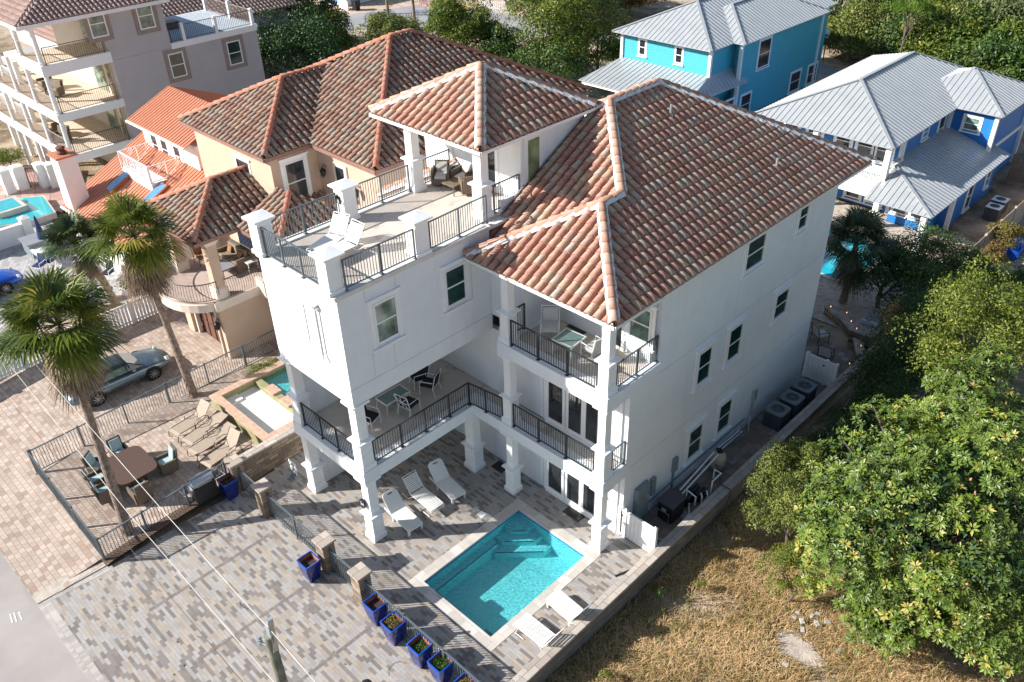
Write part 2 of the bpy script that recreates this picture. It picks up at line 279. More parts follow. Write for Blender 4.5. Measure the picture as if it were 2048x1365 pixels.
# ---------------------------------------------------------------- mesh builder
class MB:
    def __init__(s): s.v = []; s.f = []; s.m = []; s.r = []; s.cur = 0; s.rnd = 0.5
    def add(s, vs, fs):
        o = len(s.v); s.v.extend([tuple(p) for p in vs])
        for f in fs: s.f.append([o+i for i in f]); s.m.append(s.cur); s.r.append(s.rnd)
        return s
    def box(s, x0, y0, z0, x1, y1, z1):
        if x0 > x1: x0, x1 = x1, x0
        if y0 > y1: y0, y1 = y1, y0
        if z0 > z1: z0, z1 = z1, z0
        return s.add([(x0, y0, z0), (x1, y0, z0), (x1, y1, z0), (x0, y1, z0), (x0, y0, z1), (x1, y0, z1), (x1, y1, z1), (x0, y1, z1)],
              [(0, 3, 2, 1), (4, 5, 6, 7), (0, 1, 5, 4), (1, 2, 6, 5), (2, 3, 7, 6), (3, 0, 4, 7)])
    def taper(s, cx, cy, z0, z1, a0, b0, a1, b1):   # half sizes at bottom and top
        return s.add([(cx-a0, cy-b0, z0), (cx+a0, cy-b0, z0), (cx+a0, cy+b0, z0), (cx-a0, cy+b0, z0),
               (cx-a1, cy-b1, z1), (cx+a1, cy-b1, z1), (cx+a1, cy+b1, z1), (cx-a1, cy+b1, z1)],
              [(0, 3, 2, 1), (4, 5, 6, 7), (0, 1, 5, 4), (1, 2, 6, 5), (2, 3, 7, 6), (3, 0, 4, 7)])
    def beam(s, p, q, w, h=None, up=(0, 0, 1)):
        p = Vector(p); q = Vector(q); d = q-p
        if d.length < 1e-6: return s
        h = w if h is None else h
        d.normalize(); u = Vector(up)
        if abs(d.dot(u)) > .98: u = Vector((1, 0, 0))
        r = d.cross(u).normalized()*(w/2); t = r.cross(d).normalized()*(h/2)
        vs = [p-r-t, p+r-t, p+r+t, p-r+t, q-r-t, q+r-t, q+r+t, q-r+t]
        return s.add(vs, [(0, 1, 2, 3), (4, 7, 6, 5), (0, 4, 5, 1), (1, 5, 6, 2), (2, 6, 7, 3), (3, 7, 4, 0)])
    def tube(s, pts, r, n=6, cap=True):
        pts = [Vector(p) for p in pts]; k = len(pts); rs = r if isinstance(r, (list, tuple)) else [r]*k
        o = len(s.v); vs = []; prev = None
        for i, p in enumerate(pts):
            d = (pts[min(i+1, k-1)]-pts[max(i-1, 0)]).normalized()
            u = Vector((0, 0, 1)) if abs(d.z) < .95 else Vector((1, 0, 0))
            if prev is not None and abs(prev.dot(d)) < .95: u = prev
            a = d.cross(u).normalized(); b = a.cross(d).normalized(); prev = b
            for j in range(n):
                t = 2*math.pi*j/n; vs.append(p+(a*math.cos(t)+b*math.sin(t))*rs[i])
        fs = [(i*n+j, i*n+(j+1) % n, (i+1)*n+(j+1) % n, (i+1)*n+j) for i in range(k-1) for j in range(n)]
        if cap: fs += [tuple(range(n))[::-1], tuple((k-1)*n+j for j in range(n))]
        return s.add(vs, fs)
    def cyl(s, c, r, z0, z1, n=16, r2=None):
        return s.tube([(c[0], c[1], z0), (c[0], c[1], z1)], [r, r if r2 is None else r2], n)
    def lathe(s, c, prof, n=20):
        vs = [(c[0]+r*math.cos(2*math.pi*j/n), c[1]+r*math.sin(2*math.pi*j/n), z) for r, z in prof for j in range(n)]
        k = len(prof)
        return s.add(vs, [(i*n+j, i*n+(j+1) % n, (i+1)*n+(j+1) % n, (i+1)*n+j) for i in range(k-1) for j in range(n)])
    def poly(s, pts, th=0.0, d=(0, 0, -1)):
        n = len(pts)
        if not th: return s.add(pts, [tuple(range(n))])
        D = Vector(d)*th; b = [Vector(p)+D for p in pts]
        return s.add(list(pts)+b, [tuple(range(n)), tuple(range(2*n-1, n-1, -1))]+[(i, i+n, (i+1) % n+n, (i+1) % n) for i in range(n)])
    def merge(s, o, T=None):
        k = len(s.v)
        s.v.extend([tuple(T @ Vector(p)) if T else p for p in o.v])
        for f, m, r in zip(o.f, o.m, o.r): s.f.append([k+i for i in f]); s.m.append(m); s.r.append(r)
        return s
    def build(s, name, mats, parent=None, smooth=False, bevel=0.0, label=None):
        off = Vector((0, 0, 0)); p = parent
        while p is not None: off += p.location; p = p.parent
        me = bpy.data.meshes.new(name)
        me.from_pydata([tuple(Vector(v)-off) for v in s.v], [], s.f)
        mats = mats if isinstance(mats, (list, tuple)) else [mats]
        for m in mats: me.materials.append(M[m] if isinstance(m, str) else m)
        if len(mats) > 1: me.polygons.foreach_set('material_index', s.m)
        at_ = me.attributes.new('rnd', 'FLOAT', 'FACE'); at_.data.foreach_set('value', s.r)
        if smooth: me.polygons.foreach_set('use_smooth', [True]*len(me.polygons))
        me.update()
        ob = bpy.data.objects.new(name, me); COL.objects.link(ob)
        if parent is not None: ob.parent = parent
        if bevel:
            bv = ob.modifiers.new('b', 'BEVEL'); bv.width = bevel; bv.segments = 2; bv.limit_method = 'ANGLE'
        if label: ob['label'] = label
        return ob
def tag(o, label=None, cat=None, group=None, kind=None):
    if label: o['label'] = label
    if cat: o['category'] = cat
    if group: o['group'] = group
    if kind: o['kind'] = kind
    return o
def thing(name, label, cat, loc=(0, 0, 0), rz=0.0, group=None):
    o = bpy.data.objects.new(name, None); COL.objects.link(o); o.empty_display_size = .2
    o.location = loc; o.rotation_euler = (0, 0, rz)
    return tag(o, label, cat, group)
def kids(o): return [c for c in bpy.data.objects if c.parent == o]
def copy_tree(o, parent=None):
    c = o.copy(); COL.objects.link(c); c.parent = parent
    for k in kids(o): copy_tree(k, c)
    return c
def place(src, first, loc, rz, label, group=None, sc=None):
    """the first call uses the source itself, later ones copy it with all its parts"""
    o = src if first else copy_tree(src)
    o.location = loc; o.rotation_euler = (0, 0, rz); o['label'] = label
    if group: o['group'] = group
    if sc: o.scale = (sc, sc, sc)
    return o
def fastmesh(name, V, Fc, rnd, mats, parent=None, midx=None, smooth=False):
    """V (n,3), Fc (m,k) numpy"""
    off = Vector((0, 0, 0)); p = parent
    while p is not None: off += p.location; p = p.parent
    V = V-np.array(off)
    me = bpy.data.meshes.new(name); k = Fc.shape[1]
    me.vertices.add(len(V)); me.vertices.foreach_set('co', V.astype(np.float32).ravel())
    me.loops.add(Fc.size); me.loops.foreach_set('vertex_index', Fc.astype(np.int32).ravel())
    me.polygons.add(len(Fc)); me.polygons.foreach_set('loop_start', np.arange(0, Fc.size, k, dtype=np.int32))
    me.update(calc_edges=True)
    for m in mats: me.materials.append(M[m] if isinstance(m, str) else m)
    if midx is not None: me.polygons.foreach_set('material_index', midx.astype(np.int32))
    a = me.attributes.new('rnd', 'FLOAT', 'FACE'); a.data.foreach_set('value', rnd.astype(np.float32))
    if smooth: me.polygons.foreach_set('use_smooth', np.ones(len(Fc), bool))
    me.validate(); me.update()
    ob = bpy.data.objects.new(name, me); COL.objects.link(ob)
    if parent is not None: ob.parent = parent
    return ob

# ---------------------------------------------------------------- roofs
PROF = [(0, -.03), (.27, -.035), (.285, .03), (.34, .080), (.46, .118), (.63, .132), (.80, .118), (.92, .080), (.985, .03), (1.0, -.03)]
def slope_frame(poly):
    a, b = Vector(poly[0]), Vector(poly[1]); u = (b-a).normalized()
    n = None
    for k in range(2, len(poly)):
        n = u.cross(Vector(poly[k])-a)
        if n.length > 1e-4: break
    n.normalize(); n = n if n.z > 0 else -n
    v = n.cross(u).normalized(); v = v if v.z > 0 else -v
    return a, u, v, n
def tile_slope(poly, name, m, parent, tw=.34, tl=.40):
    """poly: 3-D points, first edge is the eave; real barrel tiles, clipped to the outline"""
    a, u, v, n = slope_frame(poly)
    q = [((Vector(p)-a).dot(u), (Vector(p)-a).dot(v)) for p in poly]
    u0 = min(x for x, y in q); u1 = max(x for x, y in q); v1 = max(y for x, y in q)
    bm = bmesh.new(); lay = bm.faces.layers.float.new('rnd')
    nu = int((u1-u0)/tw)+2; nv = int(v1/tl)+2
    def inside(x, y, e=.6):
        k = len(q)
        for i in range(k):
            x0, y0 = q[i]; x1, y1 = q[(i+1) % k]; L = math.hypot(x1-x0, y1-y0)
            if L < 1e-6: continue
            if ((x1-x0)*(y-y0)-(y1-y0)*(x-x0))*sgn/L < -e: return False
        return True
    sgn = 1 if sum(q[i][0]*q[(i+1) % len(q)][1]-q[(i+1) % len(q)][0]*q[i][1] for i in range(len(q))) > 0 else -1
    for j in range(nv):
        for i in range(nu):
            x = u0+i*tw; y = j*tl-.06
            if not inside(x+tw/2, y+tl/2): continue
            r = random.random(); sh = random.uniform(-.006, .006)
            lo = [bm.verts.new(a+u*(x+t*tw)+v*(y+sh)+n*(h+.06)) for t, h in PROF]
            hi = [bm.verts.new(a+u*(x+t*tw)+v*(y+tl+.02)+n*(h+.004)) for t, h in PROF]
            bs = [bm.verts.new(a+u*(x+t*tw)+v*(y+sh)+n*(h-.012)) for t, h in PROF]
            for k in range(len(PROF)-1):
                for A_, B_, flip in ((lo, hi, 0), (bs, lo, 0)):
                    f = bm.faces.new((A_[k], A_[k+1], B_[k+1], B_[k])); f[lay] = r; f.smooth = (A_ is lo and 1 < k < 8)
    k = len(q)
    for i in range(k):
        if i == 0: continue
        p0 = Vector(poly[i]); p1 = Vector(poly[(i+1) % k]); e = p1-p0
        if e.length < 1e-4: continue
        pn = e.cross(n).normalized(); c = sum((Vector(p) for p in poly), Vector())/k
        if (c-p0).dot(pn) > 0: pn = -pn
        bmesh.ops.bisect_plane(bm, geom=bm.verts[:]+bm.edges[:]+bm.faces[:], plane_co=p0, plane_no=pn, clear_outer=True)
    off = Vector((0, 0, 0)); p = parent
    while p is not None: off += p.location; p = p.parent
    bmesh.ops.translate(bm, verts=bm.verts[:], vec=-off)
    me = bpy.data.meshes.new(name); bm.to_mesh(me); bm.free(); me.materials.append(M[m])
    ob = bpy.data.objects.new(name, me); COL.objects.link(ob); ob.parent = parent
    return ob
def caps(cap, mor, p, q, r=.13, step=.40, mw=.19):
    p = Vector(p); q = Vector(q)
    if p.z > q.z: p, q = q, p
    d = q-p; L = d.length; d.normalize(); n = max(1, int(L/step)); st = L/n
    r_ = d.cross(Vector((0, 0, 1))).normalized(); up = r_.cross(d).normalized()
    for i in range(n):
        c0 = p+d*(i*st-.03); c1 = p+d*((i+1)*st+.02); cap.rnd = random.random()
        vs = []
        for c, rr, h in ((c0, r*1.08, .055), (c1, r*.93, .03)):
            for j in range(7):
                t = math.pi*j/6; vs.append(c+r_*math.cos(t)*rr+up*(math.sin(t)*rr+h))
        for j in range(7):
            t = math.pi*j/6; vs.append(c0+r_*math.cos(t)*r*.9+up*(math.sin(t)*r*.9+.03))
        cap.add(vs, [(j, j+1, j+8, j+7) for j in range(6)]+[(j+14, j+15, j+1, j) for j in range(6)])
    if mor is not None:
        m = max(2, int(L/.12)); vs = []
        for i in range(m+1):
            c = p+d*(L*i/m); wv = mw+random.uniform(-.008, .012)
            vs += [c-r_*wv-up*.035, c-r_*(r*.8)+up*.11, c+r_*(r*.8)+up*.11, c+r_*(wv+random.uniform(-.008, .008))-up*.035]
        mor.add(vs, [(4*i+k, 4*i+k+1, 4*i+k+5, 4*i+k+4) for i in range(m) for k in range(3)])
def base_slopes(mb, polys, drop=.03, th=.06):
    for p in polys: mb.poly([Vector(x)-Vector((0, 0, drop)) for x in p], th)
def metal_slope(sheet, ribs, poly, step=.4, rh=.035, th=.05):
    a, u, v, n = slope_frame(poly); sheet.poly([Vector(x) for x in poly], th)
    q = [((Vector(p)-a).dot(u), (Vector(p)-a).dot(v)) for p in poly]
    u0 = min(x for x, y in q); u1 = max(x for x, y in q); k = len(q); x = u0+step/2
    while x < u1:
        ys = []
        for i in range(k):
            (xa, ya), (xb, yb) = q[i], q[(i+1) % k]
            if (xa-x)*(xb-x) < 0: ys.append(ya+(yb-ya)*(x-xa)/(xb-xa))
        if len(ys) >= 2:
            y0, y1 = min(ys), max(ys)
            if y1-y0 > .1: ribs.beam(a+u*x+v*y0+n*.015, a+u*x+v*y1+n*.015, .035, rh, up=n)
        x += step
def hip_polys(x0, y0, x1, y1, z, s, ridge=None):
    """four slope outlines of a hip roof over a rectangle; each starts with its eave (counter-clockwise)"""
    wx, wy = x1-x0, y1-y0; h = min(wx, wy)/2; zr = z+s*h
    if wx <= wy: A = Vector(((x0+x1)/2, y0+h, zr)); B = Vector(((x0+x1)/2, y1-h, zr))
    else: A = Vector((x0+h, (y0+y1)/2, zr)); B = Vector((x1-h, (y0+y1)/2, zr))
    c = [Vector((x0, y0, z)), Vector((x1, y0, z)), Vector((x1, y1, z)), Vector((x0, y1, z))]
    if wx <= wy: P = [[c[0], c[1], A], [c[1], c[2], B, A], [c[2], c[3], B], [c[3], c[0], A, B]]
    else: P = [[c[0], c[1], B, A], [c[1], c[2], B], [c[2], c[3], A, B], [c[3], c[0], A]]
    P = [[p for i, p in enumerate(q) if i == 0 or (p-q[i-1]).length > 1e-3] for q in P]
    return P, A, B, c
# ================================================================= the white main house
H = thing('white_house', 'white three storey stucco house with clay tile roof and roof deck above the teal pool', 'house', (0, 0, 0))
ZS = [(2.92, 3.42), (6.45, 6.98)]
W = MB()   # walls
def wallx(x, y0, y1, z0, z1, t=.2): W.box(x-t, y0, z0, x, y1, z1)
# right long wall, with the three windows columns left as applied units
W.box(6.03, 6.40, 0, 6.25, 19.35, 6.40)
W.box(6.03, 7.85, 6.40, 6.25, 19.35, 9.66)
W.box(.3, 6.33, 0, 6.03, 6.55, 2.95)                  # wall behind the ground terrace
W.box(.3, 6.33, 3.44, 6.03, 6.55, 6.47)
W.box(1.55, 7.62, 6.9, 6.03, 7.84, 9.66)              # wall behind the top balcony
W.box(1.35, 6.33, 6.9, 1.55, 7.84, 9.66)
W.box(0, 6.33, 6.9, 1.35, 6.53, 9.66)
W.box(-.2, 6.33, 0, .3, 6.55, 6.30)
W.box(-5.8, 6.35, 0, -4.2, 6.55, 9.5); W.box(-5.8, 6.55, 0, -5.6, 19.3, 9.66); W.box(-5.6, 19.1, 0, 6.03, 19.3, 9.66)
# tower box
W.box(-4.25, 0, 6.28, 0, .22, 10.32); W.box(-.22, .22, 6.28, 0, 6.33, 10.32); W.box(-4.25, .22, 6.28, -4.03, 6.35, 10.32)
W.box(-4.03, .22, 6.28, -.22, 6.33, 6.40)
# walls at the left and back of the open tower levels
W.box(-4.2, .5, 0, -4.0, 6.5, 2.93); W.box(-4.2, .5, 3.44, -4.0, 6.4, 6.27); W.box(-4.0, 6.33, 0, -.2, 6.55, 6.27)
# cupola
W.box(-3.9, 8.35, 10.46, -.62, 8.55, 13.0); W.box(-.62, 8.3, 10.46, -.35, 11.6, 13.0); W.box(-5.45, 8.3, 10.46, -3.9, 8.55, 13.0)
W.box(-5.45, 8.55, 10.46, -5.2, 11.6, 13.0); W.box(-5.2, 11.4, 10.46, -.62, 11.6, 13.0); W.box(-.35-.25, 7.3, 9.9, -.35, 8.3, 10.9)
W.build('wall', 'stucco', H)
# score lines of the stucco
M['score'] = mat('score', (.55, .56, .57), .9)
for q_ in ((-.002, 0.02, 6.93, .004, 6.3, 6.955), (-.002, 1.0, 7.0, .004, 1.02, 7.9), (-.002, 1.85, 7.0, .004, 1.87, 7.9), (-.002, 1.0, 9.78, .004, 1.02, 10.25), (-.002, 2.2, 9.78, .004, 2.22, 10.25), (-.002, 5.4, 8.0, .004, 5.42, 10.25), (6.24, 7.9, 6.45, 6.253, 19.3, 6.475), (6.24, 6.6, 3.1, 6.253, 19.3, 3.125)):
    G_ = MB(); G_.box(*q_); G_.build('stucco_score_line', 'score', H)
# slabs
for k, (z0, z1) in enumerate(ZS):
    s = MB()
    if k == 0:
        s.box(-4.28, -.06, z0, .04, .55, z1); s.box(-4.2, .55, z0+.1, 0, 6.33, z1-.03); s.box(-.5, .55, z0, .04, 5.13, z1)
        s.box(-.5, 5.13, z0, 6.30, 5.72, z1); s.box(0, 5.72, z0+.1, 6.27, 6.33, z1-.03); s.box(6.0, 5.72, z0, 6.31, 6.42, z1)
    else:
        s.box(1.42, 5.13, z0, 6.30, 5.72, z1); s.box(1.45, 5.72, z0+.1, 6.27, 7.7, z1-.04); s.box(6.0, 5.72, z0, 6.33, 7.86, z1)
        s.box(1.42, 5.72, z0, 1.75, 6.4, z1)
    s.build('balcony_slab', 'stucco', H, bevel=.015)
    s = MB()
    if k == 0: s.box(-4.1, .6, z1-.02, -.55, 6.3, z1+.012); s.box(-.5, 5.75, z1-.02, 6.0, 6.3, z1+.012)
    else: s.box(1.8, 5.75, z1-.03, 6.0, 7.6, z1-.004)
    s.build('balcony_floor', 'deck', H)
# roof deck
s = MB(); s.box(-4.32, -.08, 10.30, .07, 8.6, 10.42); s.build('deck_cornice', 'slabtop', H, bevel=.02)
s = MB(); s.box(-4.38, -.13, 10.42, .12, .22, 10.49); s.box(-.28, .22, 10.42, .12, 6.2, 10.49); s.box(-4.38, .22, 10.42, -4.0, 8.3, 10.49)
s.build('parapet_cap', 'slabtop', H, bevel=.01)
s = MB(); s.box(-4.0, .22, 10.42, -.28, 8.35, 10.46); s.build('deck_floor', 'deck', H)
# columns
def column(x0, y0, x1, y1, z0, z1, ped=1.15, name='column', head=True):
    cx, cy = (x0+x1)/2, (y0+y1)/2; a, b = (x1-x0)/2, (y1-y0)/2; m = MB()
    m.box(cx-a, cy-b, z0, cx+a, cy+b, z0+.2)
    m.taper(cx, cy, z0+.2, z0+.25, a, b, a-.05, b-.05)
    m.box(cx-a+.05, cy-b+.05, z0+.25, cx+a-.05, cy+b-.05, z0+ped)
    for sx, sy in ((1, 0), (-1, 0), (0, 1), (0, -1)):      # raised panel frames
        ea, eb = a-.05, b-.05; o = .018
        for (u0, u1, q0, q1) in ((-.78, .78, .36, .40), (-.78, .78, ped-.18, ped-.14), (-.78, -.64, .40, ped-.18), (.64, .78, .40, ped-.18)):
            if sx: m.box(cx+sx*ea, cy+u0*eb, z0+q0, cx+sx*(ea+o), cy+u1*eb, z0+q1)
            else: m.box(cx+u0*ea, cy+sy*eb, z0+q0, cx+u1*ea, cy+sy*(eb+o), z0+q1)
    m.box(cx-a+.01, cy-b+.01, z0+ped, cx+a-.01, cy+b-.01, z0+ped+.05)
    m.box(cx-a-.05, cy-b-.05, z0+ped+.05, cx+a+.05, cy+b+.05, z0+ped+.10)
    m.taper(cx, cy, z0+ped+.10, z0+ped+.16, a-.01, b-.01, a-.1, b-.1)
    m.box(cx-a+.1, cy-b+.1, z0+ped+.16, cx+a-.1, cy+b-.1, z1-(.16 if head else 0))
    if head:
        m.taper(cx, cy, z1-.16, z1-.08, a-.1, b-.1, a+.02, b+.02); m.box(cx-a-.05, cy-b-.05, z1-.08, cx+a+.05, cy+b+.05, z1-.003)
    return m.build(name, 'trim', H)
C1 = [(-4.27, -.02, -3.72, .56), (-.58, -.02, .0, .56), (-.66, 5.02, -.02, 5.62), (1.47, 5.17, 1.98, 5.68), (5.75, 5.19, 6.25, 5.70)]
for c in C1: column(*c, 0, 2.93)
for c in (C1[0], C1[1]): column(*c, 3.42, 6.28)
for c in (C1[3], C1[4]): column(*c, 3.42, 6.46)
for c in (C1[3], C1[4]): column(*c, 6.98, 9.7, head=False)
column(-.93, 6.4, -.36, 6.95, 10.46, 13.0, head=False); column(-4.42, 6.35, -3.86, 6.9, 10.46, 13.0, head=False)
# deck pillars with pyramid caps
for (x, y) in ((-3.98, .13), (-.32, .13), (-3.98, 3.42), (-.22, 3.42)):
    m = MB(); m.box(x-.26, y-.26, 10.49, x+.26, y+.26, 11.62); m.box(x-.31, y-.31, 10.49, x+.31, y+.31, 10.62)
    m.taper(x, y, 11.62, 11.70, .27, .27, .37, .37); m.box(x-.38, y-.38, 11.70, x+.38, y+.38, 11.76); m.taper(x, y, 11.76, 11.88, .37, .37, .02, .02)
    pl = m.build('deck_pillar', 'trim', H)
    if y > 3 and x < -3:
        m = MB(); m.box(x-.09, y-.30, 11.15, x+.09, y-.26, 11.42); lp = m.build('wall_lamp', 'black', pl); 
        m = MB(); m.box(x-.05, y-.31, 11.17, x+.05, y-.3, 11.3); m.build('lamp_lens', 'cream', pl)
# railings
def rail(p, q, z, h=1.02, name='railing', parent=None, mt='rail', gap=.105, posts=(), drop=.09, thick=1.0):
    m = MB(); p = Vector((p[0], p[1], z)); q = Vector((q[0], q[1], q[2] if len(q) > 2 else z)); L = (q-p).length; d = (q-p)/L
    up = Vector((0, 0, 1))
    m.beam(p+up*h, q+up*h, .05*thick, .035); m.beam(p+up*drop, q+up*drop, .035*thick, .03)
    n = max(1, int(L/gap))
    for i in range(1, n): m.beam(p+d*(L*i/n)+up*drop, p+d*(L*i/n)+up*h, .018*thick)
    for t in (0, 1)+tuple(posts):
        a = p+d*(L*t); m.beam(a, a+up*(h+.01), .05*thick); m.beam(a, a+up*.015, .12)
    return m.build(name, mt, parent)
def hrail(*a, **k): return rail(*a, parent=H, **k)
hrail((-3.68, -.0), (-.62, -.0), 10.49, posts=(.33, .67)); hrail((-.02, .42), (-.02, 3.1), 10.49, posts=(.5,))
hrail((-.02, 3.75), (-.12, 6.35), 10.49, posts=(.5,)); hrail((-4.1, .42), (-4.1, 3.1), 10.49, posts=(.5,)); hrail((-4.1, 3.75), (-4.1, 6.3), 10.49, posts=(.5,))
hrail((-4.1, 6.95), (-4.1, 8.3), 10.49); hrail((-.4, 7.0), (-.42, 8.25), 10.55)
hrail((-3.7, .12), (-.6, .12), 3.42, posts=(.36, .68), mt='rail_dark'); hrail((-.12, .58), (-.12, 5.05), 3.42, posts=(.27, .52, .78), mt='rail_dark')
hrail((-.1, 5.05), (1.45, 5.25), 3.42, posts=(.5,), mt='rail_dark')
hrail((2.0, 5.27), (5.75, 5.27), 3.42, posts=(.33, .67), mt='rail_dark'); hrail((2.0, 5.27), (5.75, 5.27), 6.98, posts=(.33, .67), mt='rail_dark')
hrail((1.6, 5.7), (1.6, 6.33), 6.98, mt='rail_dark'); hrail((6.16, 5.72), (6.16, 7.8), 6.98, posts=(.5,), mt='rail'); hrail((6.16, 5.72), (6.16, 6.38), 3.42, mt='rail')
# windows
def win(parent, face, a0, a1, z0, z1, at_, fr='frame', gl='glass', sill='trim', head=True, tr=.13, trim='trim', mid=True, side=1, name='window', cols=1, sill_w=.10):
    """double hung window on a wall face: face 'x' lies in the plane x=at_, 'y' in y=at_"""
    def bx(m, u0, w0, u1, w1, d0, d1):
        if face == 'x': m.box(at_+side*d0, u0, w0, at_+side*d1, u1, w1)
        else: m.box(u0, at_+side*d0, w0, u1, at_+side*d1, w1)
    f = MB(); t = .075
    for (u0, w0, u1, w1) in ((a0-t, z0-t, a0, z1+t), (a1, z0-t, a1+t, z1+t), (a0, z0-t, a1, z0), (a0, z1, a1, z1+t)): bx(f, u0, w0, u1, w1, -.06, .05)
    zm = (z0+z1)/2
    if mid: bx(f, a0, zm-.025, a1, zm+.03, -.06, .03)
    for c in range(1, cols): u = a0+(a1-a0)*c/cols; bx(f, u-.04, z0, u+.04, z1, -.06, .04)
    F = f.build(name, fr, parent)
    g = MB(); bx(g, a0, z0, a1, zm, -.08, .012)
    if mid: bx(g, a0, zm, a1, z1, -.08, .02)
    else: bx(g, a0, zm, a1, z1, -.08, .012)
    g.build('pane', gl, F)
    if head or trim:
        s = MB(); tt = t+.003
        bx(s, a0-tt-tr, z0-tt-tr*.8, a0-tt, z1+tt, 0, .03); bx(s, a1+tt, z0-tt-tr*.8, a1+tt+tr, z1+tt, 0, .03)
        bx(s, a0-tt-tr, z1+tt, a1+tt+tr, z1+tt+tr, 0, .03)
        if head: bx(s, a0-tt-tr-.06, z1+tt+tr, a1+tt+tr+.06, z1+tt+tr+.07, 0, .09)
        s.build('window_trim', trim, F)
        s = MB(); bx(s, a0-tt-tr-.05, z0-tt-tr*.8-.07, a1+tt+tr+.05, z0-tt-tr*.8, 0, sill_w); s.build('sill', sill, F)
    return F
win(H, 'x', 12.75, 13.85, 8.35, 9.45, 6.25, head=False); win(H, 'x', 16.35, 16.92, 8.62, 9.50, 6.25, head=False)
for (y0, y1, z0, z1) in ((15.65, 16.52, 4.95, 6.0), (12.36, 13.16, 4.63, 5.98), (10.38, 11.13, 4.63, 5.95), (12.40, 13.22, 1.08, 2.42), (10.36, 11.18, 1.04, 2.38)):
    win(H, 'x', y0, y1, z0, z1, 6.25)
win(H, 'x', 4.26, 5.06, 8.2, 9.5, 0); win(H, 'x', 1.29, 2.08, 8.2, 9.55, 0, gl='glassl')
win(H, 'y', 5.2, 5.95, 7.7, 8.9, 7.62, side=-1, gl='glassl')                     # window at the right end of the top balcony
# sliding glass doors, three panels each
for z0 in (.06, 3.50):
    f = MB(); x0, x1, zt = 2.68, 5.15, z0+2.18
    f.box(x0-.1, 6.25, z0, x0, 6.36, zt+.1); f.box(x1, 6.25, z0, x1+.1, 6.36, zt+.1); f.box(x0, 6.25, zt, x1, 6.36, zt+.1); f.box(x0, 6.2, z0-.04, x1, 6.38, z0+.06)
    for k, (a, b) in enumerate(((2.68, 3.55), (3.62, 4.40), (4.42, 5.15))):
        d = 6.27+.02*(k % 2); f.box(a, d, z0+.06, a+.1, d+.05, zt); f.box(b-.1, d, z0+.06, b, d+.05, zt); f.box(a+.1, d, zt-.1, b-.1, d+.05, zt); f.box(a+.1, d, z0+.06, b-.1, d+.05, z0+.18)
    F = f.build('sliding_door', 'frame', H)
    g = MB()
    for a, b in ((2.78, 3.45), (3.72, 4.30), (4.52, 5.05)): g.box(a, 6.30, z0+.18, b, 6.325, zt-.1)
    g.build('pane', 'glassd', F)
    g = MB()
    for a, b in ((2.80, 3.0), (4.85, 5.04)):
        for i in range(4): g.tube([(a+(b-a)*(i+.5)/4, 6.298, z0+.2), (a+(b-a)*(i+.5)/4, 6.298, zt-.12)], .004, 5)
    m = MB(); m.box(2.35, 6.305, z0, 2.5, 6.33, zt+.2); m.build('door_trim', 'trim', F)
f = MB(); f.box(4.1, 7.56, 6.96, 5.0, 7.63, 9.1); D = f.build('balcony_door', 'frame', H); g = MB(); g.box(4.22, 7.545, 7.1, 4.88, 7.562, 9.0); g.build('pane', 'glassd', D)
# cupola door and side light
f = MB(); f.box(-.34, 8.45, 10.9, -.30, 9.35, 12.85); D = f.build('side_door', 'frame', H); g = MB(); g.box(-.302, 8.62, 11.1, -.29, 9.18, 12.7); g.build('pane', mat('reflecting_glass', (.22, .27, .14), .1, .5, 2, spec=.8), D)
f = MB(); f.box(-2.6, 8.30, 10.5, -1.5, 8.36, 12.6); D = f.build('deck_door', 'frame', H); g = MB(); g.box(-2.45, 8.285, 10.7, -1.65, 8.302, 12.45); g.build('pane', 'glassd', D)
# blank front niche: raised louvred panel, hood and drain pipe
f = MB(); f.box(-3.35, -.035, 7.95, -1.95, -.003, 9.42); P_ = f.build('shutter_panel', 'stucco', H, bevel=.01)
M['louvre'] = mat('louvre_shadow', (.35, .35, .36), .8)
for x in (-3.22, -2.30):
    f = MB(); f.box(x, -.046, 8.0, x+.012, -.034, 9.4)
    for i in range(26): f.box(x-.012, -.05, 8.02+i*.053, x+.022, -.034, 8.045+i*.053)
    f.build('louvre_shadow_line', 'louvre', P_)  # grey comb strips paint the shade between the louvres
f = MB(); f.box(-3.7, -.12, 9.58, -1.05, -.003, 9.66); f.box(-3.6, -.07, 9.5, -1.15, -.003, 9.58); f.build('hood_moulding', 'trim', H)
f = MB(); f.tube([(-1.15, -.09, 9.6), (-1.15, -.09, 7.85)], .035, 8); f.taper(-1.15, -.09, 9.6, 9.75, .05, .05, .09, .09); f.build('drain_pipe', 'galv', H)
f = MB(); f.tube([(-1.15, -.09, 7.85), (-1.08, -.16, 7.72)], .06, 8); f.build('flood_light', 'trim', H)
# fascia and gutters
def gutter(pts, z, name='gutter', mt='gutter', w=.09, h=.11, parent=None):
    m = MB()
    for a, b in zip(pts[:-1], pts[1:]): m.beam((a[0], a[1], z), (b[0], b[1], z), w, h)
    return m.build(name, mt, parent)
gutter([(.05, 6.3), (.05, 5.1), (6.44, 5.1), (6.44, 21.55)], 9.70, parent=H)
m = MB(); m.box(.15, 5.2, 9.62, 6.36, 7.8, 9.68); m.box(5.8, 7.8, 9.62, 6.36, 21.4, 9.68); m.box(.1, 19.3, 9.62, 5.8, 21.4, 9.68); m.build('soffit', 'trim', H)
